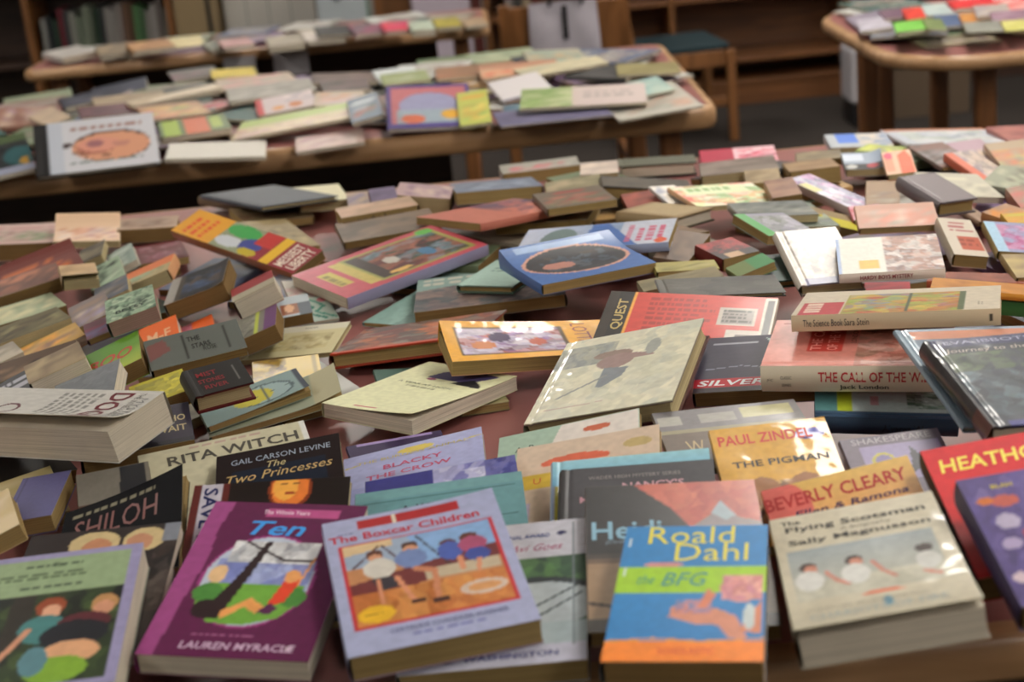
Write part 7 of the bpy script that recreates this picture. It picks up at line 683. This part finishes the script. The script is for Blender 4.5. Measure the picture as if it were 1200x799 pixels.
for k, (x, c, n_) in enumerate([(.12, '8c8480', 'grey'), (.16, '4c4844', 'charcoal'), (.20, '9c8c74', 'tan'), (.24, '6c3c34', 'maroon')]):
    o = MB().box(0, .032, 0, .16, 0, .2).build('shelved_book', flat('shelf_'+n_, c, .5, .1), None, .002, (x, 7.19, .5055))
    tag(o, n_+'-spined book in the short row on the brown bookcase behind the white bag', 'book', 'short row of books on the brown bookcase')

# ------------------------------------------------------------------ boards against the wall, boxes
def board(name, x0, x1, y, z0, z1, mat, label, cat, extra=None, th=.012):
    o = MB().box(x0, x1, y, y+th, z0, z1).build(name, mat, None, .002); tag(o, label, cat)
    return o
gw = board('grey_cabinet', -1.15, -.74, 7.3, 0, 1.2, flat('grey_steel', 'b4b0a8', .5, .03, 4), 'pale grey steel cabinet standing between the tan box and the poster', 'cabinet', th=.45)
for k in range(1, 4): MB().box(-1.15+k*.1, -1.147+k*.1, 7.297, 7.3, .05, 1.15).build('panel_joint', flat('joint', '5c5a58'), gw, 0)
pz = .545
po = board('poster_board', -.69, -.47, 6.9, 0, 1.0, flat('poster_white', 'b0b8bc', .6, .04), 'blue-white poster board with dark emblem and green edge, behind the third table', 'poster', th=.02)
MB().box(-.478, -.468, 6.895, 6.8995, .3, 1.0).build('green_border', flat('poster_green', '5c7c68'), po, 0)
MB().tube((-.6, 6.8995, .685), (-.6, 6.895, .685), .018, .018, 16).build('printed_emblem', flat('emblem', '44464c'), po, 0)
MB().box(-.625, -.58, 6.895, 6.8995, .725, .76).build('printed_emblem', flat('emblem2', '44464c'), po, 0)
wp = board('wood_panel', -.455, -.3, 7.0, 0, 1.0, W_CASEV, 'orange-brown wooden panel right of the blue-white poster', 'panel', th=.3)
pk = board('display_board', -.285, -.04, 6.9, 0, 1.0, flat('pink_grey', 'b8acb8', .7, .04), 'pinkish grey display board at the right end of the third table', 'display board', th=.02)
rp = board('cabinet_side', -.035, .01, 7.1, 0, 1.0, flat('dark_red', '54241e', .6, .08), 'narrow dark red panel right of the pinkish display board', 'panel', th=.3)
pc = board('cardboard_box', 1.68, 2.0, 6.5, .0, .31, flat('cardboard', '5c4c3c', .8, .06), 'brown cardboard box on the carpet seen beneath the rounded table', 'box', th=.3)
MB().box(1.68, 2.0, 6.494, 6.4998, .215, .225).build('box_seam', flat('seam', '3c3026'), pc, 0)
cb = empty('white_bin', (1.56, 6.5, 0), label='pale grey bin on the carpet seen beneath the left of the rounded table', cat='bin')
MB().box(-.075, .075, -.1, .1, .1, .32).build('bin_body', WHITE, cb, .01)
MB().box(-.07, .07, -.095, .095, 0, .1).build('bin_base', BLACK, cb, .01)
wcb = board('white_cupboard', 1.68, 2.0, 7.3, 0, 1.1, WHITE, 'pale grey cupboard at the wall right of the brown bookcase', 'cupboard', th=.4)
dcb = board('dark_cupboard', 2.02, 3.6, 7.2, 0, 1.1, W_DARK, 'dark wooden cupboard against the back wall behind the rounded table', 'cupboard', th=.5)
# notices hanging from the third table's edge
for k, (x0, x1, n_) in enumerate([(-.84, -.735, 'left'), (-.68, -.565, 'right')]):
    t = MB().box(x0, x1, 5.160, 5.1625, .625, .70).build('paper_notice', WHITE, None, 0)
    tag(t, 'blank white paper notice hanging off the third table edge, %s one of the two' % n_, 'notice', 'paper notices on the third table')
# ------------------------------------------------------------------ room shell
def struct(name, b, mat):
    o = b.build(name, mat, None, 0); o['kind'] = 'structure'; return o
struct('floor', MB().box(-4.6, 5.6, -3.2, 8.1, -.1, 0), CARPET)
struct('ceiling', MB().box(-4.6, 5.6, -3.2, 8.1, 2.75, 2.85), CEIL)
struct('wall_back', MB().box(-4.6, 5.6, 8.0, 8.1, 0, 2.75), WALL)
struct('wall_left', MB().box(-4.6, -4.5, -3.1, 8.0, 0, 2.75), WALL)
struct('wall_right', MB().box(5.5, 5.6, -3.1, 8.0, 0, 2.75), WALL)
struct('wall_front', MB().box(-4.6, 5.6, -3.2, -3.1, 0, 2.75), WALL)
struct('baseboard_back', MB().box(-4.5, 5.5, 7.985, 7.999, .0, .1), BLACK)
# fluorescent troffers recessed in the ceiling
em, nt, b = new_mat('fluorescent_diffuser')
b.inputs['Emission Color'].default_value = (1, .95, .87, 1); b.inputs['Emission Strength'].default_value = 15; b.inputs['Base Color'].default_value = (.8, .8, .8, 1)
FR = flat('lamp_frame', 'b0aca4', .5)
for k, (x, y) in enumerate([(-2.6, 1.0), (1.5, 0.8), (0.95, 3.3), (1.25, 5.2), (-2.6, 4.2), (3.6, 2.2), (-1.0, 6.9), (4.0, 5.4), (1.5, -1.8), (4, -0.8), (-2.6, -1.8)]):
    t = empty('ceiling_light', (x, y, 2.75), label='recessed fluorescent ceiling light', cat='ceiling light', group='fluorescent ceiling lights')
    MB().box(-.33, .33, -.63, -.60, -.02, 0).box(-.33, .33, .60, .63, -.02, 0).box(-.33, -.30, -.6, .6, -.02, 0).box(.30, .33, -.6, .6, -.02, 0).build('frame', FR, t, 0)
    MB().box(-.30, .30, -.60, .60, -.008, -.001).build('diffuser', em, t, 0)
# ------------------------------------------------------------------ world, camera
wd = bpy.data.worlds.new('room_ambient'); bpy.context.scene.world = wd; wd.use_nodes = True
wd.node_tree.nodes['Background'].inputs[0].default_value = (.5, .47, .43, 1); wd.node_tree.nodes['Background'].inputs[1].default_value = .02
cam = bpy.data.cameras.new('camera'); co = bpy.data.objects.new('camera', cam); C.objects.link(co)
cam.sensor_fit = 'HORIZONTAL'; cam.sensor_width = 22.3; cam.lens = 22.3*1850/1200
co.matrix_world = Matrix.Translation((0, 0, 1.37))@Matrix.Rotation(math.pi/2-R(18.5), 4, 'X')@Matrix.Rotation(R(-5.7), 4, 'Z')
cam.dof.use_dof = True; cam.dof.focus_distance = 1.72; cam.dof.aperture_fstop = 3.1; cam.dof.aperture_blades = 7
cam.clip_start = .05
sc_ = bpy.context.scene; sc_.camera = co
sc_.view_settings.view_transform = 'Standard'; sc_.view_settings.look = 'None'; sc_.view_settings.exposure = 0.15; sc_.view_settings.gamma = 1
sc_.view_settings.use_curve_mapping = False
